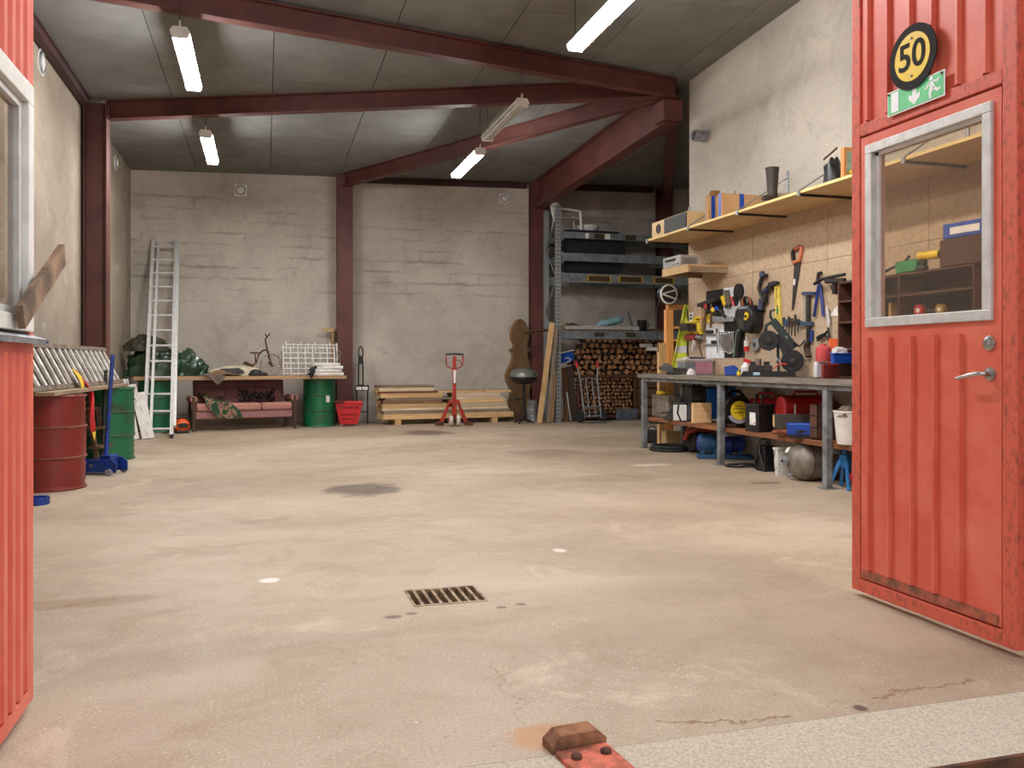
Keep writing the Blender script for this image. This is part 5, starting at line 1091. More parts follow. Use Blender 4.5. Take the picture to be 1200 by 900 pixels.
MB().bx(-hx-.004, -hx-.0005, -hy_*.55, hy_*.3, .07, .2).build('white_label', M_paper, t); MB().bx(-hx-.005, -hx-.004, -hy_*.5, -hy_*.35, .08, .1).build('red_mark', M_redp, t)
for i in range(4): MB().bx(-hx+.02+i*(2*hx-.05)/3.6, -hx+.03+i*(2*hx-.05)/3.6, -hy_-.008, -hy_, .03, zh-.04).build('vertical_rib', M_black, t)
for z_ in (.1, .18): MB().bx(-hx, hx, -hy_-.006, -hy_, z_, z_+.01).build('cross_rib', M_black, t)
for x in (-.05, .03): MB().box((x, 0, zh+.05), (.016, .02, .12), Matrix.Rotation(.2, 3, 'Y')).build('terminal_lever', M_black, t)
t = thing('jerry_can', 'red plastic jerry can behind the black crate', 'canister', at(898, 5.42, SH+E1), view_rz(898)); MB().bx(-.2, .2, -.07, .07, 0, .33).build('body', M_redp, t, bevel=.05); MB().tube([(-.1, 0, .33), (-.08, 0, .38), (.08, 0, .38), (.1, 0, .33)], .015, 8).build('handle', M_redp, t, True); MB().cyl((.14, 0, .32), (.14, 0, .37), .03, n=12).build('cap', M_black, t)
t = thing('tool_chest', 'red metal chest with rounded lid and handle on the bench shelf', 'chest', at(943, 5.32, SH+E1), view_rz(943)+.38)
MB().prism([(-.13, .0), (.13, .0), (.13, .3), (.09, .37), (.0, .395), (-.09, .37), (-.13, .3)], (-.26, 0, 0), (0, 1, 0), (0, 0, 1), .52).build('body', M_redm, t, bevel=.02); MB().bx(-.16, -.145, -.134, .134, .1, .31).build('seam_band', M_white, t); MB().tube([(-.12, 0, .39), (-.1, 0, .43), (.12, 0, .43), (.14, 0, .39)], .012, 7).build('handle', M_redm, t, True); MB().bx(-.26, -.0, -.15, -.13, .02, .1).build('base_strip', M_black, t)
t = thing('dark_timber', 'grey stained timber length with a pale end on the bench shelf', 'timber', at(930, 5.06, SH+.08), view_rz(930)+.15); MB().bx(-.19, .2, -.06, .06, 0, .135).build('beam', wood('sooty_timber', (84, 74, 66), (56, 50, 46), 0), t); MB().bx(-.193, -.19, -.055, .055, .01, .125).build('sawn_end', M_plank, t)
solo(MB().bx(-.15, .15, -.05, .05, 0, .076), 'timber_offcut', M_plankd, 'dark timber offcut under the sooty timber', 'timber', at(930, 5.06, SH+E1), view_rz(930)+.15)
t = thing('blue_case', 'blue plastic tool case lying on the bench shelf', 'case', at(937.5, 4.97, SH+E1), view_rz(937)+.1); MB().bx(-.12, .12, -.06, .06, .03, .145).build('shell', M_bl, t, bevel=.012); MB().bx(-.11, .11, -.05, .05, 0, .03).build('base', M_dark, t); MB().prism([(-.05, .06), (0, .045), (.06, .075), (0, .085)], (0, -.064, 0), (1, 0, 0), (0, 0, 1), .005).build('dark_emblem', M_dark, t)
solo(MB().tube([(-.12, 0, .03), (-.05, .01, .05), (.03, 0, .04), (.09, -.02, .025)], [.02, .032, .03, .018], 8), 'leather_glove', pm('tan_leather', (150, 88, 56), (118, 66, 42), 9, .8), 'tan leather glove on the shelf beside the blue case', 'glove', at(920, 4.96, SH+E1), view_rz(920), True)
t, hx, hy_ = box_empty('wooden_crate', 'brown slatted wooden crate on the bench shelf behind the leg', 'crate', 949, 957, 986, 5.0, SH+E1)
for k in range(3):
    z0_ = k*.115
    for y in (-hy_, hy_-.018): MB().bx(-hx, hx, y, y+.018, z0_, z0_+.105).build('slat', M_brown, t)
    for x in (-hx, hx-.018): MB().bx(x, x+.018, -hy_+.018, hy_-.018, z0_, z0_+.105).build('end_slat', M_brown, t)
for x in (-hx+.06, hx-.06):
    MB().bx(x-.025, x+.025, -hy_-.014, -hy_, 0, .35).build('batten', M_brown, t)
MB().bx(-hx, hx, -hy_, hy_, -.0, .012).build('bottom', M_brown, t)
t = thing('white_bucket', 'white plastic bucket standing on the bench shelf beyond the leg', 'bucket', at(995, 5.02, SH+E1)); MB().lathe([(.1, 0), (.105, .01), (.13, .28), (.137, .285), (.137, .30), (.125, .30), (.1, .02), (.001, .015)], n=26, cap=False).build('shell', M_white, t, True); heap(MB(), -.03, -.02, .25, .1, .09, .09, 3, .3, 18, 8).build('rag', M_sack, t, True)
# ---- under the bench
t = thing('hose_coil', 'black hose coiled on the floor under the bench', 'hose', G(784, 528))
for i in range(2): MB().torus((.02*i, .01*i, .021+i*.034), (0, 0, 1), .24-.008*i, .02, 32, 7).build('turn', M_rubber, t, True)
t = thing('lawn_machine', 'red lawn machine with two black wheels under the bench', 'machine', G(815, 531)+Vector((.08, .12, 0)), view_rz(815))
for x in (-.07, .06): MB().lathe([(.03, -.04), (.125, -.04), (.14, -.025), (.14, .025), (.125, .04), (.03, .04)], (x+.01, 0, .14), 24, (.75, .66, 0)).build('wheel', M_rubber, t, True)
MB().tube([(-.15, -.03, .16), (-.11, -.06, .26), (0, -.08, .31), (.13, -.06, .31), (.2, 0, .27)], [.03, .04, .045, .045, .03], 8).build('fender', pm('faded_red_paint', (168, 62, 42), (130, 50, 36), 6, .5), t, True); MB().bx(-.04, .2, .04, .14, .14, .28).build('body', M_redm, t, bevel=.03)
t = thing('compressor_motor', 'blue electric motor and pump on a blue base plate under the bench', 'motor', G(845, 539)+Vector((.1, .14, 0)), view_rz(845)+.12)
MB().bx(-.3, .34, -.1, .1, 0, .05).build('base_plate', M_teal, t, bevel=.008)
MB().lathe([(.02, -.29), (.085, -.285), (.1, -.27), (.1, -.08), (.075, -.07), (.075, -.02)], (0, 0, .18), 26, (1, 0, 0)).build('motor_body', M_teal, t, True); MB().lathe([(.06, -.02), (.12, -.01), (.125, .02), (.125, .1), (.1, .12), (.1, .24), (.06, .27)], (0, 0, .18), 26, (1, 0, 0)).build('pump_body', M_blued, t, True)
MB().lathe([(.03, 0), (.07, 0), (.085, .01), (.085, .02)], (-.30, 0, .18), 22, (1, 0, 0)).build('fan_cover', M_blued, t, True)
for i in range(9): q_ = 2*pi*i/9; MB().box((-.18, .103*math.cos(q_), .18+.103*math.sin(q_)), (.17, .012, .012), Matrix.Rotation(q_, 3, 'X')).build('cooling_fin', M_teal, t)
for x in (-.24, -.1, .05, .2): MB().bx(x-.02, x+.02, -.07, .07, .05, .11).build('mount', M_teal, t)
solo(MB().tube([(.22*math.cos(i*.55)*(1+.12*math.sin(i*1.7)), .11*math.sin(i*.55)*(1+.2*math.sin(i*.9)), .008+.008*(i % 3)) for i in range(44)], .0065, 5), 'cable_tangle', M_rubber, 'thin black cable tangled on the floor under the bench', 'cable', G(871, 547), smooth=True)
t, hx, hy_ = box_empty('battery_charger', 'black metal box with bent wire handle on the floor under the bench', 'box', 885, 896, 910, 5.05, 0)
MB().bx(-hx, hx, -hy_, hy_, 0, .27).build('body', M_black, t, bevel=.01); MB().tube([(-hx, -hy_, .02), (-hx-.02, -hy_*.2, .2), (-hx, -hy_*.1, .33), (.05, 0, .36), (hx, 0, .35)], .012, 6).build('handle', M_black, t, True); MB().tube([(-hx-.005, hy_, .02), (-hx-.02, hy_*.2, .2), (-hx, 0, .33)], .01, 6).build('side_rod', M_black, t, True)
t, hx, hy_ = box_empty('white_pail', 'square white pail with wire handle under the bench beside the tank', 'pail', 906.5, 911, 930, 5.0, 0)
pl_ = MB(); n_ = 4
def rect(z, k): return [Vector((x*k*hx, y*k*hy_*1.0, z)) for x, y in ((-1, -1), (1, -1), (1, 1), (-1, 1))]
rings = [rect(0, .85), rect(.27, 1), rect(.27, .94), rect(.02, .8)]; vs = sum(rings, [])
pl_.add(vs, [(i*4+k, i*4+(k+1) % 4, (i+1)*4+(k+1) % 4, (i+1)*4+k) for i in range(3) for k in range(4)]+[(3, 2, 1, 0), (12, 13, 14, 15)]); pl_.build('shell', M_white, t, bevel=.01); MB().bx(-hx-.008, hx+.008, -hy_-.008, hy_+.008, .262, .285).build('lid', M_white, t, bevel=.006); MB().tube([(-hx, hy_*.2, .25), (-hx-.03, -hy_*.3, .15), (-hx-.02, -hy_*.5, .05), (-hx-.01, -hy_, .09)], .004, 5).build('wire_handle', M_dark, t)
# gas tank lying on its side
pt0 = G(925, 565)
t = thing('air_tank', 'grey steel pressure tank lying under the bench beside the white pail', 'tank', (5.21, PX(957, 500, 5.21).y, .19), .06)
M_tank = pm('worn_grey_tank', (140, 134, 124), (112, 100, 88), 6, .45, .3, .1)
r = .19; MB().lathe([(.001, -.3), (.06, -.297), (.12, -.275), (.165, -.235), (r, -.17), (r, .2), (.165, .26), (.1, .3), (.001, .31)], (0, 0, 0), 30, (1, 0, 0)).build('shell', M_tank, t, True); MB().torus((-.17, 0, 0), (1, 0, 0), r, .006, 30, 6).build('weld_seam', M_rust, t, True)
MB().lathe([(.045, -.27), (.045, -.325), (.03, -.33), (.03, -.345), (.012, -.345)], (0, .07, .0), 16, (1, 0, 0)).build('valve_boss', M_galv, t, True); MB().cyl((-.345, .07, 0), (-.36, .07, 0), .012, n=8).build('valve_hole', M_dark, t); MB().box((-.255, .08, .1), (.01, .1, .06), Matrix.Rotation(.6, 3, 'Y')).build('rating_plate', M_paper, t); MB().cyl((-.24, .04, -.13), (-.31, .04, -.15), .02, .014, 10).build('drain_cock', M_galv, t)
MB().box((-.273, -.07, -.01), (.012, .09, .008), Matrix.Rotation(.8, 3, 'X')).build('red_stripe', M_redm, t)
# jack stand
t = thing('jack_stand', 'blue steel jack stand on the floor at the bench leg', 'jack stand', G(990, 576)+Vector((.1, .13, 0)), .4); M_js = pm('bright_blue_paint', (32, 108, 170), (26, 86, 138), 7, .45, .1)
for sx in (-1, 1):
    for sy in (-1, 1): MB().beam((sx*.11, sy*.1, .005), (sx*.03, sy*.03, .26), .035, .012, up=(sx, -sy*.2, 0)).build('leg', M_js, t)
MB().bx(-.035, .035, -.035, .035, .2, .31).build('collar', M_js, t); MB().bx(-.018, .018, -.018, .018, .2, .4).build('ratchet_bar', M_js, t); MB().bx(-.05, .05, -.02, .02, .36, .375).build('saddle', M_js, t); MB().cyl((0, -.05, .15), (0, -.05, .08), .02, n=10).build('red_grip', M_redp, t); MB().cyl((0, 0, .375), (0, 0, .42), .02, n=10).build('red_cap', M_redp, t)
for y0, y1, lab in ((.22, .3, 'pale timber block under the bench by the hose coil'),):
    t, _ = box_thing('timber_block', lab, 'timber', 775, 781, 798, 5.2, 0, .22, M_plank, .004)
t = thing('oil_can', 'small black canister on the floor under the bench end', 'canister', at(764, 5.32, 0), view_rz(764)); MB().bx(-.09, .09, -.07, .07, 0, .19).build('body', M_black, t, bevel=.012); MB().tube([(-.05, 0, .19), (-.03, 0, .235), (.04, 0, .235), (.06, 0, .19)], .009, 6).build('handle', M_black, t, True)
# ------------------------------------------------------------------ things on the bench top
Z0 = BT+E1
t = thing('bench_vice', 'grey iron vice on the bench by the plastic tub', 'vice', at(790, 5.0, Z0), view_rz(790))
MB().bx(-.1, .1, -.06, .06, 0, .04).build('base', M_dark, t, bevel=.01); MB().prism([(-.15, .04), (-.02, .04), (-.02, .10), (-.07, .14), (-.13, .14), (-.15, .1)], (0, -.05, 0), (1, 0, 0), (0, 0, 1), -.1).build('fixed_jaw', pm('grey_cast_iron', (92, 92, 94), (70, 70, 72), 9, .5, .4), t); MB().bx(-.02, .15, -.04, .04, .04, .085).build('slide', M_dark, t, bevel=.008); MB().cyl((-.15, 0, .08), (-.19, 0, .08), .02, n=10).build('anvil_nut', M_dark, t)
t, hx, hy_ = box_empty('storage_tub', 'clear plastic tub with pink and dark contents on the bench', 'tub', 793, 803, 836, 5.14, Z0)
hz = .185; TC = t.location.copy(); THX, THY = hx, hy_
for nm, mt, a, b in (('dark_contents', pm('slate_contents', (70, 74, 86), (50, 54, 64), 9, .8), -hx+.008, -hx*.25), ('pink_contents', pm('pink_cloth', (196, 88, 116), (172, 70, 98), 6, .85), -hx*.25, hx-.008)): MB().bx(a, b, -hy_+.008, hy_-.008, .008, hz*.86).build(nm, mt, t, bevel=.01)
def clearmat():
    m = bpy.data.materials.new('cloudy_clear_plastic'); m.use_nodes = True; nt = m.node_tree; nt.nodes.clear(); o_ = N(nt, 'ShaderNodeOutputMaterial'); tr = N(nt, 'ShaderNodeBsdfTransparent'); df = N(nt, 'ShaderNodeBsdfPrincipled'); mx = N(nt, 'ShaderNodeMixShader')
    df.inputs['Base Color'].default_value = (.72, .70, .72, 1); df.inputs['Roughness'].default_value = .3; L(nt, ramp(nt, noise_(nt, coord(nt), 9, 3), [(.3, (.1, .1, .1, 1)), (.7, (.18, .18, .18, 1))]), mx.inputs[0]); L(nt, tr.outputs[0], mx.inputs[1]); L(nt, df.outputs[0], mx.inputs[2]); L(nt, mx.outputs[0], o_.inputs[0]); return m
M_tub = clearmat()
MB().bx(-hx, hx, -hy_, -hy_+.004, 0, hz).bx(-hx, hx, hy_-.004, hy_, 0, hz).bx(-hx, -hx+.004, -hy_, hy_, 0, hz).bx(hx-.004, hx, -hy_, hy_, 0, hz).build('walls', M_tub, t); MB().bx(-hx-.01, hx+.01, -hy_-.01, hy_+.01, hz-.012, hz+.012).build('lid', pm('lilac_lid', (206, 190, 200), (186, 168, 180), 5, .4), t, bevel=.006)
solo(heap(MB(), 0, 0, 0, .055, .04, .07, 2, .2, 18, 8), 'white_rag', M_paper, 'white rag lying before the plastic tub on the bench', 'rag', at(810, 4.97, Z0), smooth=True)
t = thing('magazine', 'white magazine lying on the tub lid', 'magazine', (TC.x+.02, TC.y+.06, Z0+hz+.014), -.2); MB().bx(-.13, .11, -.07, .07, 0, .012).build('pages', M_paper, t); MB().sheet(lambda a, b: (-.13+.24*a, -.07+.14*b, .016+.02*math.sin(pi*a)), 8, 2, .003).build('cover', M_white, t)
solo(MB().tube([(-.12, 0, .012), (-.05, -.01, .012), (.05, .01, .012), (.1, 0, .012)], .011, 6), 'extension_lead', M_rubber, 'short black lead lying on the tub beside the magazine', 'lead', (TC.x, TC.y-THY*.72, Z0+hz+.0115), 0, True)
t = thing('parts_bin', 'small blue open plastic bin on the bench beneath the spanners', 'bin', at(857, 5.16, Z0), view_rz(857)); MB().prism([(-.065, 0), (.055, 0), (.075, .09), (.03, .12), (-.075, .1)], (0, -.06, 0), (1, 0, 0), (0, 0, 1), -.012).prism([(-.065, 0), (.055, 0), (.075, .09), (.03, .12), (-.075, .1)], (0, .06, 0), (1, 0, 0), (0, 0, 1), -.012).bx(-.065, .055, -.06, .06, 0, .01).build('shell', M_bl, t); MB().box((-.07, 0, .05), (.01, .12, .1), Matrix.Rotation(-.1, 3, 'Y')).build('back_wall', M_bl, t); MB().box((.065, 0, .045), (.01, .12, .09), Matrix.Rotation(.2, 3, 'Y')).build('front_wall', M_bl, t)
t = thing('yellow_sponge', 'small yellow block on the bench next to the blue bin', 'block', at(867, 5.2, Z0), .2); MB().bx(-.03, .03, -.02, .02, 0, .05).build('block', M_yel, t, bevel=.008); MB().bx(-.03, .03, -.021, .021, .05, .06).build('pad', M_greenp, t)
t = thing('spray_bottle', 'white bottle with red cap beside the bandsaw base', 'bottle', at(874, 5.18, Z0), view_rz(874)); MB().lathe([(.05, 0), (.055, .01), (.055, .1), (.03, .13), (.022, .15)], n=18).build('body', M_white, t, True); MB().box((.02, 0, .165), (.1, .035, .04), Matrix.Rotation(.35, 3, 'Y')).build('red_cap', M_redp, t)
# bandsaw
t = thing('bandsaw', 'green metal cutting bandsaw with two black wheel covers on the bench', 'bandsaw', at(900, 5.2, Z0), view_rz(900)); S_ = PX(900, 425, 5.2); k_ = (S_.y/ray(900, 425).y)/1000
def bs(u, v): return ((u-900)*k_, (438.0-v)*k_)      # local x,z from the photo in metres at this depth
M_bsg = pm('dark_green_machine', (44, 58, 54), (32, 42, 40), 7, .5, .2)
MB().prism([(bs(869, 440)[0], 0), (bs(931.5, 440)[0], 0), (bs(929, 433)[0], .055), (bs(872, 433)[0], .055)], (0, -.1, 0), (1, 0, 0), (0, 0, 1), -.2).build('base', M_black, t); MB().bx(bs(883.5, 0)[0], bs(891, 0)[0], -.104, -.1, .015, .045).build('type_plate', pm('pale_blue_plate', (176, 206, 226), (150, 184, 206), 9, .4), t)
MB().bx(bs(878, 0)[0], bs(905, 0)[0], -.07, .07, .055, .12).build('vice_bed', M_dark, t, bevel=.006); MB().bx(bs(880, 0)[0], bs(888, 0)[0], -.05, .05, .12, .16).build('vice_jaw', M_black, t, bevel=.006); MB().cyl((bs(889, 0)[0], -.03, .12), (bs(889, 0)[0], -.03, .19), .035, n=16).build('motor_cap', M_chrome, t); MB().bx(bs(895, 0)[0], bs(902, 0)[0], -.04, .04, .12, .16).build('stop', M_black, t)
for (u, v, r) in ((900.6, 396, 11.6), (927, 420, 12.8)):
    x, z = bs(u, v); R0 = r*k_; MB().lathe([(.015, -.06), (R0*.45, -.06), (R0*.5, -.05), (R0*.92, -.05), (R0, -.04), (R0, .01)], (x, 0, z), 30, (0, 1, 0)).build('wheel_cover', M_black, t, True); MB().lathe([(.012, -.078), (.03, -.075), (.032, -.06)], (x, 0, z), 14, (0, 1, 0)).build('hub', M_dark, t, True)
a, b = bs(905, 372), bs(930, 405); MB().beam((a[0], .02, a[1]), (b[0], .02, b[1]), .07, .08).build('frame_arm', M_bsg, t); MB().box(((a[0]*.35+b[0]*.65), -.013, a[1]*.35+b[1]*.65), (.05, .004, .022), Matrix.Rotation(math.atan2(a[1]-b[1], b[0]-a[0]), 3, 'Y')).build('maker_plate', M_paper, t)
a2, b2 = bs(897, 402), bs(921, 430); MB().beam((a2[0], .02, a2[1]), (b2[0], .02, b2[1]), .008, .014).build('blade', M_chrome, t)
MB().beam((bs(912, 388)[0], .03, bs(912, 388)[1]), (bs(922, 412)[0], .03, bs(922, 412)[1]), .06, .1).build('back_bow', M_black, t); MB().tube([(bs(897, 386)[0], .02, bs(897, 386)[1]), (bs(898, 378)[0], .02, bs(898, 378)[1]), (bs(905, 374)[0], .02, bs(905, 374)[1])], .018, 8).build('handle', M_bsg, t, True); MB().tube([(bs(907, 374)[0], .02, bs(907, 374)[1]), (bs(902.5, 368)[0], .02, bs(902.5, 368)[1]), (bs(903, 361)[0], .02, bs(903, 361)[1]), (bs(908, 360)[0], .02, bs(908, 360)[1])], .014, 8).build('lift_handle', M_bsg, t, True)
MB().tube([(bs(928, 398)[0], -.04, bs(928, 398)[1]), (bs(935, 403)[0], -.04, bs(935, 403)[1]), (bs(941, 396)[0], -.04, bs(941, 396)[1])], .012, 8).build('trigger_grip', M_black, t, True); MB().tube([(bs(905, 429)[0], -.06, bs(905, 429)[1]), (bs(913, 423)[0], -.06, bs(913, 423)[1]), (bs(921, 424)[0], -.06, bs(921, 424)[1])], .009, 6).build('red_wire', M_redp, t, True); MB().beam((bs(911, 400)[0], .06, bs(911, 400)[1]), (bs(912, 432)[0], .06, .05), .03, .03).build('pivot_post', M_bsg, t)
# right part of the bench
t = thing('red_canister', 'round pale red plastic canister standing on the clear box', 'canister', at(965, 5.3, Z0+.16), view_rz(965)); MB().lathe([(.07, 0), (.075, .01), (.075, .13), (.055, .15), (.03, .155), (.03, .175)], n=20).build('body', pm('pale_red_plastic', (204, 82, 84), (184, 66, 70), 6, .4), t, True); MB().cyl((.05, -.0, .09), (.2, -.02, .1), .016, n=8).build('spout', M_plank, t)
t, _ = box_thing('clear_box', 'frosted plastic box on the bench under the red canister', 'box', 953, 957, 971, 5.22, Z0, BT+.158, M_clear, .01)
t, _ = box_thing('red_box', 'dark red wooden box on the bench under the blue bin', 'box', 962, 965, 990, 5.1, Z0, BT+.135, pm('dark_red_board', (132, 46, 34), (108, 38, 28), 6, .6), .006)
t, hx, hy_ = box_empty('parts_bin', 'large blue plastic bin on top of the dark red box', 'bin', 973, 977, 1002, 5.08, BT+.14); MB().bx(-hx, hx, -hy_, hy_, 0, .1).build('shell', M_bl, t, bevel=.01); MB().bx(-hx-.01, hx+.01, -hy_-.01, hy_+.01, .085, .1).build('rim', M_bl, t, bevel=.004); heap(MB(), -.03, 0, .1, hx*.75, hy_*.8, .05, 5, .4, 18, 6).build('contents', M_paper, t)
t = thing('pink_box', 'small pink lidded box behind the blue bin', 'box', at(992, 5.38, Z0+.14), .1); MB().bx(-.07, .07, -.05, .05, 0, .12).build('body', pm('pink_plastic', (214, 156, 176), (196, 136, 158), 5, .4), t, bevel=.008); MB().bx(-.075, .075, -.055, .055, .12, .14).build('lid', M_white, t, bevel=.005)
solo(MB().bx(-.07, .07, -.008, .008, 0, .39), 'orange_board', M_orange, 'orange plastic sheet standing behind the blue bin', 'sheet', at(979, 5.47, Z0), -.9, rot=(-.08, 0, -.9))
# brown pigeonhole shelf further along the bench
cy0, cy1 = 5.35, PX(984, 425, 5.3).y-.02; cx = 5.25
t = thing('pigeonhole_shelf', 'dark brown open shelf unit with compartments on the bench', 'shelf unit', (5.27, cy0, Z0)); W_ = cy1-cy0
for z_ in (0, .27, .52, .72, .9): MB().bx(0, .28, 0, W_, z_, z_+.018).build('shelf', M_brown, t)
for i in range(5): y = W_*i/4; MB().bx(0, .28, y-.009, y+.009, .018, .9 if i in (0, 2, 4) else .52).build('divider', M_brown, t)
MB().bx(.27, .28, 0, W_, .018, .9).build('back_panel', M_brown, t)
zs = Z0+.918
t = thing('tool_tray', 'green plastic tray on top of the brown shelf behind the door glass', 'tray', at(1068, 5.33, zs+.002), -pi/2); MB().bx(-.13, .13, -.06, .06, 0, .1).build('tray', M_greenp, t, bevel=.012); MB().bx(-.12, .12, -.05, .05, .1, .104).build('contents', M_dark, t)
t = thing('blue_carton', 'long blue and white carton on top of the brown shelf', 'carton', at(1140, 5.34, zs+.222), -pi/2+.1); MB().bx(-.22, .16, -.07, .07, 0, .12).build('body', M_bl, t, bevel=.006); MB().bx(-.15, .12, -.072, -.07, .03, .085).build('label', M_paper, t)
solo(MB().bx(-.24, .24, -.08, .08, 0, .218), 'wood_carton', M_brown, 'brown wooden box carrying the blue carton', 'box', at(1138, 5.34, zs+.002), -pi/2, bevel=.006)
t = thing('cordless_drill', 'black and yellow cordless drill lying on the brown shelf', 'drill', at(1090, 5.3, zs+.002), -pi/2+.3); MB().cyl((-.1, 0, .12), (.08, 0, .12), .035, n=14).build('motor', M_yel, t, True); MB().cyl((.08, 0, .12), (.13, 0, .12), .022, .014, 12).build('chuck', M_black, t, True); MB().beam((-.05, 0, .1), (-.08, 0, .02), .03, .035).build('grip', M_black, t); MB().bx(-.12, -.03, -.03, .03, 0, .035).build('battery', M_black, t, bevel=.006)
solo(MB().tube([(-.2, 0, .02), (-.05, 0, .06), (.1, 0, .09), (.16, 0, .14)], .012, 6), 'crank_handle', M_black, 'black cranked bar lying on the brown shelf end', 'bar', at(1050, 5.3, zs+.002), -pi/2, True)
for i, (u, lab, mt, r) in enumerate(((1078, 'red grinding disc standing in the brown shelf', M_redm, .05), (1103, 'brass coloured disc in the brown shelf', pm('brass', (190, 150, 80), (150, 116, 60), 9, .4, .5), .045))):
    t = thing('grinding_disc', lab, 'disc', at(u, 5.33, Z0+.538+r+.002), -pi/2); MB().cyl((0, -.02, 0), (0, .02, 0), r, n=20).build('disc', mt, t); MB().cyl((0, -.024, 0), (0, -.02, 0), r*.4, n=14).build('centre', M_white, t)
box_thing('cardboard_packet', 'small tan packet in the lower compartment of the brown shelf', 'packet', 1041, 1044, 1052, 5.33, Z0+.54, Z0+.68, M_box, .004)
solo(MB().tube([(-.12, 0, .03), (0, .02, .035), (.12, 0, .03)], [.02, .03, .02], 8), 'angle_grinder', M_dark, 'dark grinder lying in the lower compartment of the brown shelf', 'grinder', at(1092, 5.36, Z0+.54), -pi/2, True)
# ------------------------------------------------------------------ wood frame, jacket and reel at the wall end
M_pin = M_pine
pA = Vector((5.38, 10.66, 0))
t = thing('timber_stand', 'upright frame of orange pine posts standing at the end of the bench', 'frame', (PY(784, 425, 10.84).x, 10.84, 0)); fx = t.location.x
def fz(v): return PY(784, v, 10.84).z
MB().bx(-.06, .05, -.04, .04, 0, fz(363)).build('post', M_pin, t, bevel=.004); MB().bx(.23, .29, -.03, .03, 0, fz(363)).build('post', M_pin, t, bevel=.004); MB().bx(-.03, .3, -.045, .045, fz(363), fz(357)).build('top_rail', M_pin, t, bevel=.004)
for v in (385, 400, 415): MB().bx(.05, .23, -.03, .03, fz(v), fz(v)+.03).build('cross_piece', M_pin, t)
MB().bx(-.16, -.061, -.03, .05, 0, fz(402)).build('short_post', M_plankv, t, bevel=.004)
q_ = PY(801, 357, 10.62); t = thing('safety_jacket', 'yellow high visibility jacket with white bands hanging at the wall end', 'jacket', (q_.x+.05, 10.68, q_.z)); ht = q_.z-(BT+.03)
M_hv = pm('fluorescent_yellow', (214, 224, 70), (196, 206, 60), 5, .7); M_band = pm('reflective_band', (216, 218, 220), (196, 198, 200), 7, .4)
def jk(a, b, off=0):
    w_ = .035+.13*b**.8; return (-w_*1.25+2*w_*a-.05*b+.02, -.04-.03*math.sin(a*9+b*3)*(.4+b)-off, -ht*b)
MB().sheet(lambda a, b: jk(a, b), 18, 20, .008).build('body', M_hv, t, True); MB().sheet(lambda a, b: jk(a, .62+.1*b, .008), 18, 3, .004).build('white_band', M_band, t, True); MB().tube([(0, -.03, 0), (0, -.02, .05), (.03, 0, .06), (.02, .02, .04)], .006, 6).build('hanger_loop', M_black, t, True)
q_ = PY(792, 343.5, 10.5); t = thing('hose_reel', 'round black reel with a white V shaped front at the wall end', 'reel', (q_.x, 10.72, q_.z), .12); r0 = .128
MB().cyl((0, .0, 0), (0, .1, 0), r0*.96, n=30).build('drum', M_black, t); MB().torus((0, -.012, 0), (0, 1, 0), r0, .013, 36, 6, ).build('white_ring', M_white, t, True)
for z_ in (1, -1): MB().beam((-r0*.95, -.02, 0), (r0*.88, -.02, z_*r0*.5), .012, .022).build('white_bar', M_white, t)
MB().bx(.03, .14, .012, .1, -.09, .09).build('bracket', M_black, t, bevel=.01); MB().lathe([(.001, -.03), (.035, -.028), (.04, -.01)], (.05, 0, 0), 16, (0, 1, 0), False).build('hub', M_dark, t, True); MB().bx(.14, .2, .0, .08, -.05, .05).build('wall_mount', M_dark, t)
MB().tube([(-.1, .05, -.06), (-.15, .06, -.2), (-.16, .05, -.5), (-.13, .05, -.8)], .008, 6).build('cord', M_rubber, t, True)
solo(MB().tube([(0, 0, 0), (.02, -.02, -.25), (-.01, -.03, -.55), (.03, -.02, -.8), (.06, -.02, -.86)], .008, 6), 'hanging_cable', M_rubber, 'black cable hanging down in front of the yellow jacket', 'cable', PY(805, 362, 10.52), smooth=True)
# ------------------------------------------------------------------ tools on the boards (x right, z up, y into the wall)
XT = BF
def wt(name, lab, cat, u, v, off=0.0, group=None):
    q_ = PX(u, v, XT); return thing(name, lab, cat, (XT-.001-off, q_.y, q_.z), -pi/2, group), q_
def lw(q_, pts): return [((q_.y-PX(u, v, XT).y), PX(u, v, XT).z-q_.z) for u, v in pts]
def flat(t, q_, name, pts, th, mat, out=0.0, bev=0):
    """solid of thickness th traced on the wall plane, its back 'out' in front of the wall"""
    MB().prism(lw(q_, pts), (0, -out, 0), (1, 0, 0), (0, 0, 1), th).build(name, mat, t, bevel=bev)
def rod(t, q_, name, pts, r, mat, out=.02):
    w_ = lw(q_, pts); MB().tube([(x, -out, z) for x, z in w_], r, 7).build(name, mat, t, True)
def rc(u0, v0, u1, v1): return [(u0, v1), (u1, v1), (u1, v0), (u0, v0)]
# hand saw
t, q = wt('hand_saw', 'black bladed hand saw with orange handle hanging on the boards', 'saw', 935, 300)
flat(t, q, 'blade', [(929, 365), (931, 361), (940, 304), (932, 308)], .004, M_dark, .01); M_cop = pm('copper_orange', (206, 122, 84), (176, 96, 62), 7, .5)
rod(t, q, 'handle', [(932, 308), (931, 295), (934, 292.5), (939, 289), (941.5, 290), (940.5, 298), (939, 305), (932, 308)], .022, M_cop, .02); rod(t, q, 'grip', [(932, 306), (931, 296), (934, 292)], .024, M_black, .022); flat(t, q, 'blade_label', [(931, 334), (933, 334), (933.7, 327), (931.7, 327)], .002, M_paper, .015)
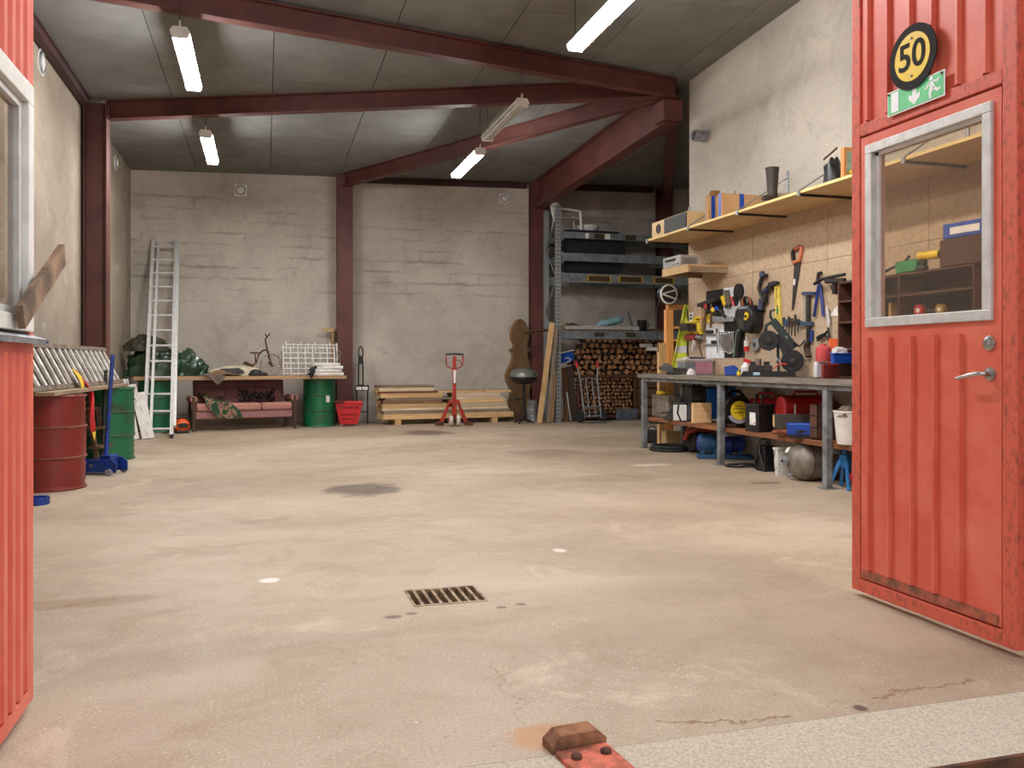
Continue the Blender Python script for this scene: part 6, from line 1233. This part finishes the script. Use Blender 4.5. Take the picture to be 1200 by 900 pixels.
# spirit level
t, q = wt('spirit_level', 'yellow spirit level hanging upright behind the bandsaw', 'level', 913, 356)
w_ = lw(q, [(909.5, 334), (914.5, 333), (917, 380), (910.5, 378)])
for nm, pts in (('rail', [(909.5, 334), (911, 334), (912.3, 379), (910.5, 378)]), ('rail', [(913.2, 333), (914.8, 333), (917, 380), (915.2, 380)]), ('web', [(910.8, 350), (914, 350), (914.3, 358), (911, 358)]), ('web', [(911, 334), (913.4, 334), (913.5, 338), (911, 338)]), ('web', [(911.5, 369), (915.5, 369), (916, 379), (911.9, 378)])): flat(t, q, nm, pts, .022, pm('level_yellow', (226, 204, 96), (208, 186, 80), 6, .5), .003)
flat(t, q, 'vial', [(911.2, 361), (915, 361), (915.3, 367), (911.4, 367)], .016, M_greenp, .006)
# clamps with blue handles
for nm, lab, pts, hd in (('bar_clamp', 'dark clamp with blue grip hanging beside the spirit level', [(898, 322), (895, 330), (893, 338), (896, 346), (900, 352)], [(897, 320), (899, 325)]), ('bar_clamp', 'second dark clamp with blue grip hanging above the face shield', [(908, 332), (903, 338), (901, 345), (898, 355), (896, 362)], [(897, 350), (896, 363)]), ('bar_clamp', 'small dark clamp hanging above the spirit level', [(905, 337), (909, 332), (913, 332)], [(900, 342), (905, 338)])):
    t, q = wt(nm, lab, 'clamp', *pts[len(pts)//2], group='clamps on the boards'); rod(t, q, 'bar', pts, .026, M_dark, .04); rod(t, q, 'blue_grip', hd, .034, pm('navy_grip', (52, 62, 92), (38, 46, 72), 8, .5), .05); a, b = pts[0]; flat(t, q, 'jaw', rc(a-3, b-1, a+3.5, b+3), .04, M_black, .02); a, b = pts[-1]; flat(t, q, 'jaw', rc(a-3, b-2, a+2.5, b+2), .04, M_black, .02)
# F clamp
t, q = wt('screw_clamp', 'large bar clamp with wooden handle hanging on the boards', 'clamp', 950, 375)
flat(t, q, 'bar', rc(948, 344, 951.5, 402), .014, M_dark, .02); flat(t, q, 'fixed_jaw', rc(943.3, 342, 957.5, 346), .03, pm('steel_blue', (66, 84, 112), (48, 62, 86), 8, .45, .3), .012); flat(t, q, 'sliding_jaw', rc(941.5, 377, 955, 381.5), .03, pm('steel_blue', (66, 84, 112), (48, 62, 86)), .012); rod(t, q, 'spindle', [(944.7, 346), (945.3, 378)], .008, M_chrome, .025); rod(t, q, 'wooden_handle', [(949.5, 402), (948, 407), (949.5, 412), (951, 418)], .032, wood('dark_handle', (84, 62, 46), (56, 42, 32), 2), .035); rod(t, q, 'blue_handle', [(953.5, 387), (953.3, 400)], .02, M_blued, .025)
# loppers
t, q = wt('lopping_shears', 'lopping shears with blue handles hanging next to the bar clamp', 'shears', 963, 340)
rod(t, q, 'handle', [(962.5, 334), (960, 350), (957, 371)], .016, M_blued, .03); rod(t, q, 'handle', [(964, 333), (966, 350), (968, 371)], .016, M_blued, .03); rod(t, q, 'blade', [(963, 336), (961, 327), (962, 320), (965, 320)], .018, M_dark, .028)
# small tools rail
t, q = wt('tool_rail', 'blue steel rail with small pliers and drivers beside the bar clamp', 'tool rail', 932, 378); flat(t, q, 'rail', rc(920, 376, 941, 378.5), .02, M_teal, .004)
t0 = t
for i, (u, v0, v1, mt, nm) in enumerate(((922.5, 372, 388, M_dark, 'black screwdriver hanging first on the small tool rail'), (925, 374, 392, M_teal, 'blue handled driver on the small tool rail'), (928.5, 371, 396, M_dark, 'dark pliers on the small tool rail'), (932, 373, 393, M_rust, 'rusty pliers on the small tool rail'), (936, 369, 394, M_dark, 'long dark file on the small tool rail'), (939.5, 374, 390, M_dark, 'short dark punch on the small tool rail'))):
    t, q = wt('hand_tool', nm, 'tool', u, v0, group='tools on the small rail'); rod(t, q, 'handle', [(u, v0), (u+.2, (v0+v1)/2)], .014, mt, .042); rod(t, q, 'shaft', [(u+.2, (v0+v1)/2), (u-.4, v1)], .007, M_dark, .042)
# peg panels
def panel(name, lab, u0, v0, u1, v1, mat, sh=0.0):
    t, q = wt(name, lab, 'panel', (u0+u1)/2, (v0+v1)/2); s_ = (PX(u1, v0, XT).z-PX(u0, v0, XT).z); za, zb = PX((u0+u1)/2, v1, XT).z-q.z, PX((u0+u1)/2, v0, XT).z-q.z; xa, xb = q.y-PX(u0, v0, XT).y, q.y-PX(u1, v0, XT).y
    MB().bx(xa, xb, -.006, 0, za, zb).build('sheet', mat, t)
    for x in (xa+.02, xb-.02):
        for z_ in (za+.02, zb-.02): MB().cyl((x, -.006, z_), (x, -.009, z_), .006, n=8).build('screw', M_chrome, t)
M_bpan = pm('black_magnet_board', (16, 16, 17), (24, 24, 25), 6, .35); M_wpan = pm('white_magnet_board', (226, 228, 228), (208, 210, 210), 6, .3)
panel('magnet_board', 'black square tool board above the hammers', 828, 340, 848, 371, M_bpan); panel('magnet_board', 'white square tool board with grinder parts', 848.5, 336, 873, 371, M_wpan); panel('magnet_board', 'white tool board with square holes beside the spanners', 828, 380, 849, 420, M_wpan); panel('magnet_board', 'black tool board with hanging spanners', 849.5, 376, 873, 419, M_bpan)
t, q = wt('steel_ledge', 'small bright steel ledge under the white tool board', 'ledge', 856, 375); flat(t, q, 'lip', rc(843, 371, 868, 372.5), .09, M_galv, .007); flat(t, q, 'front', rc(843, 372.5, 868, 377), .006, M_galv, .095)
t, q = wt('wall_socket', 'white wall socket beside the yellow jacket', 'socket', 811.5, 371); flat(t, q, 'plate', rc(808.7, 366, 814.3, 377), .02, M_white, 0, .006)
for v in (369.5, 373.5): flat(t, q, 'outlet', rc(810.3, v-1, 812.7, v+1), .002, M_dark, .02)
# yellow rack with hammers
t, q = wt('hammer_rack', 'yellow plastic rack holding hammers on the boards', 'tool holder', 823, 382)
for pts in (rc(816, 371, 833, 373.5), rc(816, 371, 818.5, 380), rc(809, 376.5, 824, 378.5), rc(820.5, 376, 824, 391), rc(810, 389, 826, 391.5), rc(833, 368, 836, 378), rc(833, 371.5, 842, 373.5)): flat(t, q, 'bar', pts, .05, M_yel, .002, .004)
for i, (u, v0, v1, mt, lab) in enumerate(((829, 357, 386, M_plankv, 'hammer with pale shaft hanging foremost in the yellow rack'), (833, 358, 389, M_plankvd, 'hammer with brown shaft in the yellow rack'), (840, 354, 384, M_plankvd, 'heavy hammer with brown shaft under the black board'))):
    t, q = wt('hammer', lab, 'hammer', u, v0, group='hammers in the yellow rack'); rod(t, q, 'shaft', [(u, v0+2), (u-1.2, v1)], .016, mt, .075); w2 = lw(q, [(u-4.5, v0+1), (u+5, v0-2.5)]); MB().beam((w2[0][0], -.075, w2[0][1]), (w2[1][0], -.075, w2[1][1]), .05, .045).build('head', M_dark, t, bevel=.006)
for i, (u0, v0, u1, v1, mt, lab) in enumerate(((834, 358, 838, 366, M_redp, 'red handled pliers stuck beside the hammers'), (842, 363, 849, 369, M_yel, 'yellow taped pliers beside the hammers'), (846, 361, 856, 366, M_bl, 'blue handled snips above the steel ledge'), (853, 366, 859, 372, M_dark, 'dark pincers on the steel ledge'))):
    t, q = wt('pliers', lab, 'pliers', (u0+u1)/2, (v0+v1)/2, group='pliers near the hammers'); rod(t, q, 'handle', [(u0, v0), ((u0+u1)/2, (v0+v1)/2)], .016, mt, .1); rod(t, q, 'handle', [(u0+1.5, v0-2), ((u0+u1)/2, (v0+v1)/2)], .014, mt, .1); rod(t, q, 'jaw', [((u0+u1)/2, (v0+v1)/2), (u1, v1)], .02, M_dark, .1)
t, q = wt('tool_caddy', 'dark metal caddy hanging in the yellow rack', 'caddy', 815, 384); flat(t, q, 'body', rc(810, 380, 819, 388), .12, M_dark, .055, .006); flat(t, q, 'lid', rc(809.5, 379, 819.5, 380.5), .125, M_plankd, .053)
# red drill and heat gun
t, q = wt('power_drill', 'red and grey power drill hanging below the yellow rack', 'drill', 818, 396); rod(t, q, 'motor', [(811, 396), (822, 395)], .05, pm('dull_red_plastic', (140, 44, 42), (112, 34, 34), 7, .45), .07); rod(t, q, 'chuck', [(822, 395), (828, 396)], .028, M_galv, .07); rod(t, q, 'grip', [(820, 397), (819, 404), (817, 410)], .03, M_alu, .07); rod(t, q, 'cord', [(825, 398), (824, 408), (827, 418)], .008, M_rubber, .05)
# white cards with dark slots
t, q = wt('chisel_holder', 'dark slotted chisel holder fixed to the white tool board', 'holder', 834, 395)
for v in (391, 403): flat(t, q, 'strip', rc(827, v, 841, v+1.6), .03, M_galv, .008)
for u in (834.5, 836.7, 838.9): flat(t, q, 'slot', rc(u, 399, u+1.6, 403), .008, M_black, .008)
flat(t, q, 'block', rc(829, 387, 837, 390.5), .05, M_dark, .008)
# spanners
for i in range(9):
    u = 845.5+i*2.05; v1 = 414-abs(i-6)*.9-(4 if i < 2 else 0)
    t, q = wt('spanner', 'chrome spanner hanging in the row on the black tool board', 'spanner', u, 391, group='spanners on the black board'); rod(t, q, 'shaft', [(u, 391), (u+.3, v1)], .010, M_chrome, .03)
    for vv in (390, v1): w2 = lw(q, [(u+(.3 if vv == v1 else 0), vv)])[0]; MB().torus((w2[0], -.03, w2[1]), (0, 1, 0), .012, .007, 10, 6).build('ring_end', M_chrome, t, True)
t, q = wt('long_file', 'thin steel rod file hanging beside the spanners', 'file', 843, 400); rod(t, q, 'blade', [(842.5, 390), (843.3, 414)], .008, M_chrome, .03); rod(t, q, 'tang', [(842.3, 385), (842.5, 390)], .014, M_plankd, .03)
for u, lab, mt in ((864.5, 'green handled pry bar on the black tool board', pm('sage_paint', (112, 130, 104), (88, 104, 82), 7, .5)), (868, 'dark pry bar on the black tool board', M_dark)):
    t, q = wt('pry_bar', lab, 'pry bar', u, 400, group='pry bars on the black board'); rod(t, q, 'shaft', [(u+1.8, 388), (u-.5, 405), (u-2, 418)], .014, mt, .03); rod(t, q, 'hook', [(u+1.8, 388), (u+3.5, 386.5), (u+4.5, 389)], .013, mt, .03)
# grinder things on the white board
t, q = wt('angle_grinder', 'black angle grinder on the white tool board', 'grinder', 867, 344); w2 = lw(q, [(868, 342)])[0]; MB().lathe([(.02, 0), (.1, 0), (.1, .03), (.02, .03)], (w2[0], -.012, w2[1]), 24, (0, -1, 0)).build('disc_guard', M_black, t); rod(t, q, 'body', [(866, 348), (864.5, 358)], .035, M_black, .045); rod(t, q, 'red_handle', [(864, 348), (866.5, 358)], .016, M_redp, .08)
for u0, v0, u1, v1, mt, lab in ((855, 341, 858, 358, M_sack, 'grey leather sheath on the white tool board'), (851, 348, 855, 358, M_yel, 'yellow tape measure on the white tool board')):
    t, q = wt('small_tool', lab, 'tool', (u0+u1)/2, (v0+v1)/2); rod(t, q, 'body', [(u0, v0), ((u0+u1)/2, (v0+v1)/2), (u1, v1)], .035, mt, .045); rod(t, q, 'end', [(u1, v1), (u1+.5, v1+3)], .02, M_dark, .045)
# face shield
t, q = wt('face_shield', 'black welding face shield with a yellow clasp hanging by the tools', 'welding mask', 883, 374)
flat(t, q, 'shell', [(873, 366), (879, 358), (892, 357), (897, 366), (896, 382), (892, 392), (885, 390), (876, 380)], .17, M_black, .002, .05)
flat(t, q, 'visor_window', [(880, 383), (888, 387), (888, 377), (881, 373)], .012, pm('smoked_visor', (60, 58, 54), (46, 44, 41), 6, .15), .165)
w3 = lw(q, [(891, 371)])[0]; MB().prism([(-.045, -.03), (-.01, -.05), (.03, -.02), (.04, .03), (.0, .055), (-.03, .04)], (w3[0], -.172, w3[1]), (1, 0, 0), (0, 0, 1), .018).build('yellow_clasp', M_yel, t); MB().cyl((w3[0], -.186, w3[1]), (w3[0], -.2, w3[1]), .018, n=12).build('knob', M_black, t)
MB().torus((w3[0]-.03, -.08, w3[1]+.02), (0, .4, 1), .12, .01, 18, 6, .2, pi-.2).build('head_band', M_dark, t, True)
t, q = wt('rope_coil', 'coil of orange and black rope hanging above the face shield', 'rope', 880, 354); w2 = lw(q, [(880, 356)])[0]
for i, c in enumerate((M_black, M_cop, M_black)): MB().torus((w2[0]-.03+.03*i, -.04-.02*i, w2[1]), (.3*i-.3, 1, .2), .075, .018, 18, 7).build('turn', c, t, True)
# grease gun, saw disc etc. behind bandsaw
t, q = wt('sealant_tube', 'red and white tube standing beside the bandsaw', 'tube', 880, 408); rod(t, q, 'body', [(880, 412), (880, 399)], .03, M_white, .06); rod(t, q, 'red_end', [(880, 412), (880, 406)], .031, M_redp, .06); rod(t, q, 'nozzle', [(880, 399), (880, 394)], .012, M_white, .06)
t, q = wt('sanding_disc', 'grey round disc hanging beside the bandsaw wheel', 'disc', 888, 404); w2 = lw(q, [(888, 404)])[0]; MB().lathe([(.03, 0), (.075, 0), (.082, .012), (.075, .025), (.03, .025)], (w2[0], -.02, w2[1]), 22, (0, -1, 0)).build('disc', M_galv, t, True); MB().cyl((w2[0], -.02, w2[1]), (w2[0], -.05, w2[1]), .028, n=14).build('hub', M_dark, t)
# pruning saw, white card, hacksaw at the right end
t, q = wt('garden_trowel', 'long pale steel trowel hanging near the brown shelf', 'trowel', 973, 372); flat(t, q, 'blade', [(970.5, 362), (973, 358), (976, 376), (974.5, 385), (972.5, 380)], .006, M_alu, .03); rod(t, q, 'tang', [(974, 384), (975.5, 400)], .012, M_dark, .035)
t, q = wt('note_card', 'white card pinned to the boards near the brown shelf', 'card', 979, 368); flat(t, q, 'card', [(973, 370), (986, 370), (986, 356), (980, 360)], .003, M_paper, .002); rod(t, q, 'pin', [(981, 361), (981.2, 361.3)], .005, M_redp, .006)
t, q = wt('wire_cutter', 'black bolt cropper hanging beside the brown shelf', 'cutter', 966, 393); rod(t, q, 'arm', [(961, 396), (968, 392), (972, 394)], .013, M_black, .04); rod(t, q, 'arm', [(962, 399), (967, 395), (974, 388)], .013, M_black, .04)
t, q = wt('string_trimmer', 'black garden trimmer head lying out from the wall near the gate', 'trimmer', 982, 328); rod(t, q, 'guard', [(964, 333), (972, 328), (984, 325), (1000, 322)], .018, M_black, .1); rod(t, q, 'motor', [(980, 330), (1002, 329)], .026, M_dark, .12); rod(t, q, 'cord', [(983, 334), (986, 341), (984, 338)], .008, M_rubber, .1); flat(t, q, 'bracket', rc(985, 331, 988, 345), .1, M_dark, .0)
# ------------------------------------------------------------------ long shelf above
SZ = PX(807, 268, 4.97).z; SX = 4.97; sy1, sy0 = PX(758, 283, SX).y, 4.3
sh = thing('wall_shelf', 'long pale laminate shelf high on the right wall', 'shelf', (XR, sy1, SZ)); M_sh = pm('pale_laminate', (216, 184, 134), (204, 170, 120), 3, .5)
MB().bx(SX-XR, -.001, sy0-sy1, 0, 0, .028).build('board', M_sh, sh, bevel=.002); MB().bx(SX-XR-.004, SX-XR, sy0-sy1, 0, .002, .028).build('edge_band', pm('yellow_edge_band', (226, 198, 130), (214, 184, 116), 4, .5), sh)
for u, v in ((760, 283), (807, 268), (864.6, 249), (937, 224), (1060, 190)):
    y = PX(u, v, SX).y-sy1
    if u == 760: y = -.03
    MB().bx(SX-XR-.012, -.001, y-.012, y+.012, -.022, -.001).build('bracket_arm', M_dark, sh); MB().bx(-.012, -.001, y-.02, y+.02, -.1, .5).build('wall_plate', M_galv, sh); MB().tube([(SX-XR+.0, y, .03), (-.012, y, .42)], .007, 6).build('tie_rod', M_galv, sh, True); MB().bx(SX-XR-.018, SX-XR-.004, y-.02, y+.02, -.024, .032).build('end_clip', M_galv, sh)
ZS = SZ+.03
def facebox(name, lab, cat, u0, um, u1, vtop, X0=SX+.06, mat=M_box):
    x0, x1, y0, y1 = bpx(u0, um, u1, X0); x1 = min(x1, XR-.03); h_ = PX(um, vtop, X0).z-ZS
    t = thing(name, lab, cat, ((x0+x1)/2, (y0+y1)/2, ZS)); return t, (x1-x0)/2, (y1-y0)/2, h_
t, hx, hy_, h_ = facebox('loudspeaker', 'wooden loudspeaker with black grille lying on the wall shelf', 'speaker', 764, 805.5, 826.5, 247)
MB().bx(-hx, hx, -hy_, hy_, 0, h_).build('cabinet', M_sh, t, bevel=.003); MB().bx(-hx-.02, -hx, -hy_+.008, hy_*.2, .012, h_-.012).build('grille', pm('grey_grille', (70, 72, 72), (54, 56, 56), 60, .7), t, bevel=.004); MB().torus((-hx-.002, hy_*.6, h_*.52), (1, 0, 0), .055, .01, 20, 6).build('port_ring', M_dark, t, True); MB().cyl((-hx-.001, hy_*.6, h_*.52), (-hx-.004, hy_*.6, h_*.52), .05, n=20).build('port', M_dark, t)
for u0, um, u1, vt, lab in ((827, 830, 841.5, 229, 'small cardboard box with blue tape beside the loudspeaker'), (841, 846, 899, 226, 'large cardboard box with blue tape on the wall shelf')):
    t, hx, hy_, h_ = facebox('cardboard_box', lab, 'box', u0, um, u1, vt); MB().bx(-hx, hx, -hy_, hy_, 0, h_).build('carton', M_box, t, bevel=.003)
    if um > 840:
        MB().bx(-hx*.05-.03, -hx*.05+.03, -hy_-.002, hy_+.002, -.0+.002, h_+.002).build('tape_band', M_bl, t)
        MB().bx(-hx-.002, hx+.002, -.03, .03, .004, h_+.003).build('tape_band', M_bl, t)
    else: MB().bx(-.025, .025, -hy_-.002, hy_+.002, .002, h_+.002).build('tape_band', M_bl, t); MB().sheet(lambda a, b: (-hx+2*hx*a, -hy_-.06*b, h_+.05*b), 2, 2, .004).build('open_flap', M_box, t)
# rubber boots
M_boot = pm('mud_brown_rubber', (72, 60, 50), (50, 42, 36), 7, .6); 
def boot(loc, rz, lab, lying=False):
    t = thing('rubber_boot', lab, 'boot', loc, rz, 'rubber boots on the wall shelf')
    MB().tube([(0, 0, .03), (0, 0, .12), (.0, .0, .24), (0, .0, .36), (0, 0, .39)], [.055, .052, .06, .068, .07], 14).build('shaft', M_boot, t, True); MB().tube([(.03, 0, .05), (-.04, 0, .055), (-.12, 0, .048), (-.17, 0, .042), (-.19, 0, .04)], [.045, .05, .046, .036, .015], 12).build('foot', M_boot, t, True); MB().prism([(.06, -.04), (.06, .04), (-.06, .046), (-.15, .04), (-.2, 0), (-.15, -.04), (-.06, -.046)], (0, 0, 0), (1, 0, 0), (0, 1, 0), .018).build('sole', pm('sandy_sole', (150, 130, 108), (116, 98, 80), 9, .8), t); MB().torus((0, 0, .385), (0, 0, 1), .069, .007, 18, 6).build('cuff', M_boot, t, True)
    if lying: t.rotation_euler = (pi/2, 0, rz)
    return t
boot(at(905, SX+.18, ZS+.002), .5, 'brown rubber boot standing on the wall shelf')
b2 = boot(at(913, SX+.24, ZS+.075), 2.5, 'brown rubber boot lying on its side next to the standing boot', True)
# crate with glass at the end
t, hx, hy_, h_ = facebox('wooden_case', 'orange pine case with glass front standing on the wall shelf', 'case', 985, 989, 1010, 172, SX+.1)
MB().bx(-hx, hx, -hy_, hy_, 0, h_).build('case', M_pine, t, bevel=.004); MB().bx(-hx+.03, hx-.03, -hy_-.006, -hy_, .06, h_-.04).build('glass_front', pm('green_glass', (150, 176, 160), (120, 146, 130), 7, .1), t); MB().tube([(-hx*.4, -hy_, h_*.28), (0, -hy_-.01, h_*.2), (hx*.4, -hy_, h_*.3)], .02, 6).build('pebble_row', M_yel, t)
t = thing('black_bag', 'black bag slumped beside the pine case on the wall shelf', 'bag', at(977, SX+.26, ZS+.002), view_rz(977)); heap(MB(), 0, 0, 0, .1, .1, .28, 9, .15, 24, 10).build('body', M_black, t, True); MB().box((-.03, -.02, .33), (.16, .05, .012), Matrix.Rotation(-.7, 3, 'Y')).build('brown_flap', M_plankd, t)
# small bracket shelf with receiver
zs2 = PX(775, 325, 5.02).z; y1_, y0_ = PX(776, 322, 5.02).y, PX(806, 322, 5.02).y
t = thing('bracket_shelf', 'small timber bracket shelf below the long wall shelf', 'shelf', (XR, (y0_+y1_)/2, zs2)); W_ = (y1_-y0_)/2
MB().bx(5.02-XR, -.021, -W_, W_, .07, .095).build('board', M_plank, t)
for y in (-W_+.03, W_-.03): MB().bx(5.04-XR, -.021, y-.025, y+.025, 0, .07).build('bearer', M_plankg, t)
MB().bx(5.02-XR, 5.045-XR, -W_, W_, -.0, .07).build('front_rail', M_plank, t)
x0, x1, y0, y1 = bpx(777, 797, 819, 5.06); t = thing('stereo_receiver', 'silver stereo receiver on the small bracket shelf', 'receiver', ((x0+min(x1, 5.5))/2, (y0+y1)/2, zs2+.097)); hx, hy_ = (min(x1, 5.5)-x0)/2, (y1-y0)/2; M_sil = pm('silver_case', (186, 184, 180), (168, 166, 162), 9, .4, .4)
MB().bx(-hx, hx, -hy_, hy_, .01, .15).build('case', M_sil, t, bevel=.004); MB().bx(-hx-.006, -hx, -hy_*.5, hy_*.7, .09, .12).build('display', M_black, t)
for k in range(3): MB().cyl((-hx, -hy_*.75+k*.07, .05), (-hx-.02, -hy_*.75+k*.07, .05), .014, n=12).build('knob', M_sil, t)
for k in range(4): MB().bx(-hx+.03, hx-.03, -hy_-.002, -hy_, .04+k*.02, .048+k*.02).build('vent_slot', M_dark, t)
for sx in (-1, 1):
    for sy in (-1, 1): MB().cyl((sx*(hx-.03), sy*(hy_-.03), 0), (sx*(hx-.03), sy*(hy_-.03), .01), .014, n=10).build('foot', M_black, t)
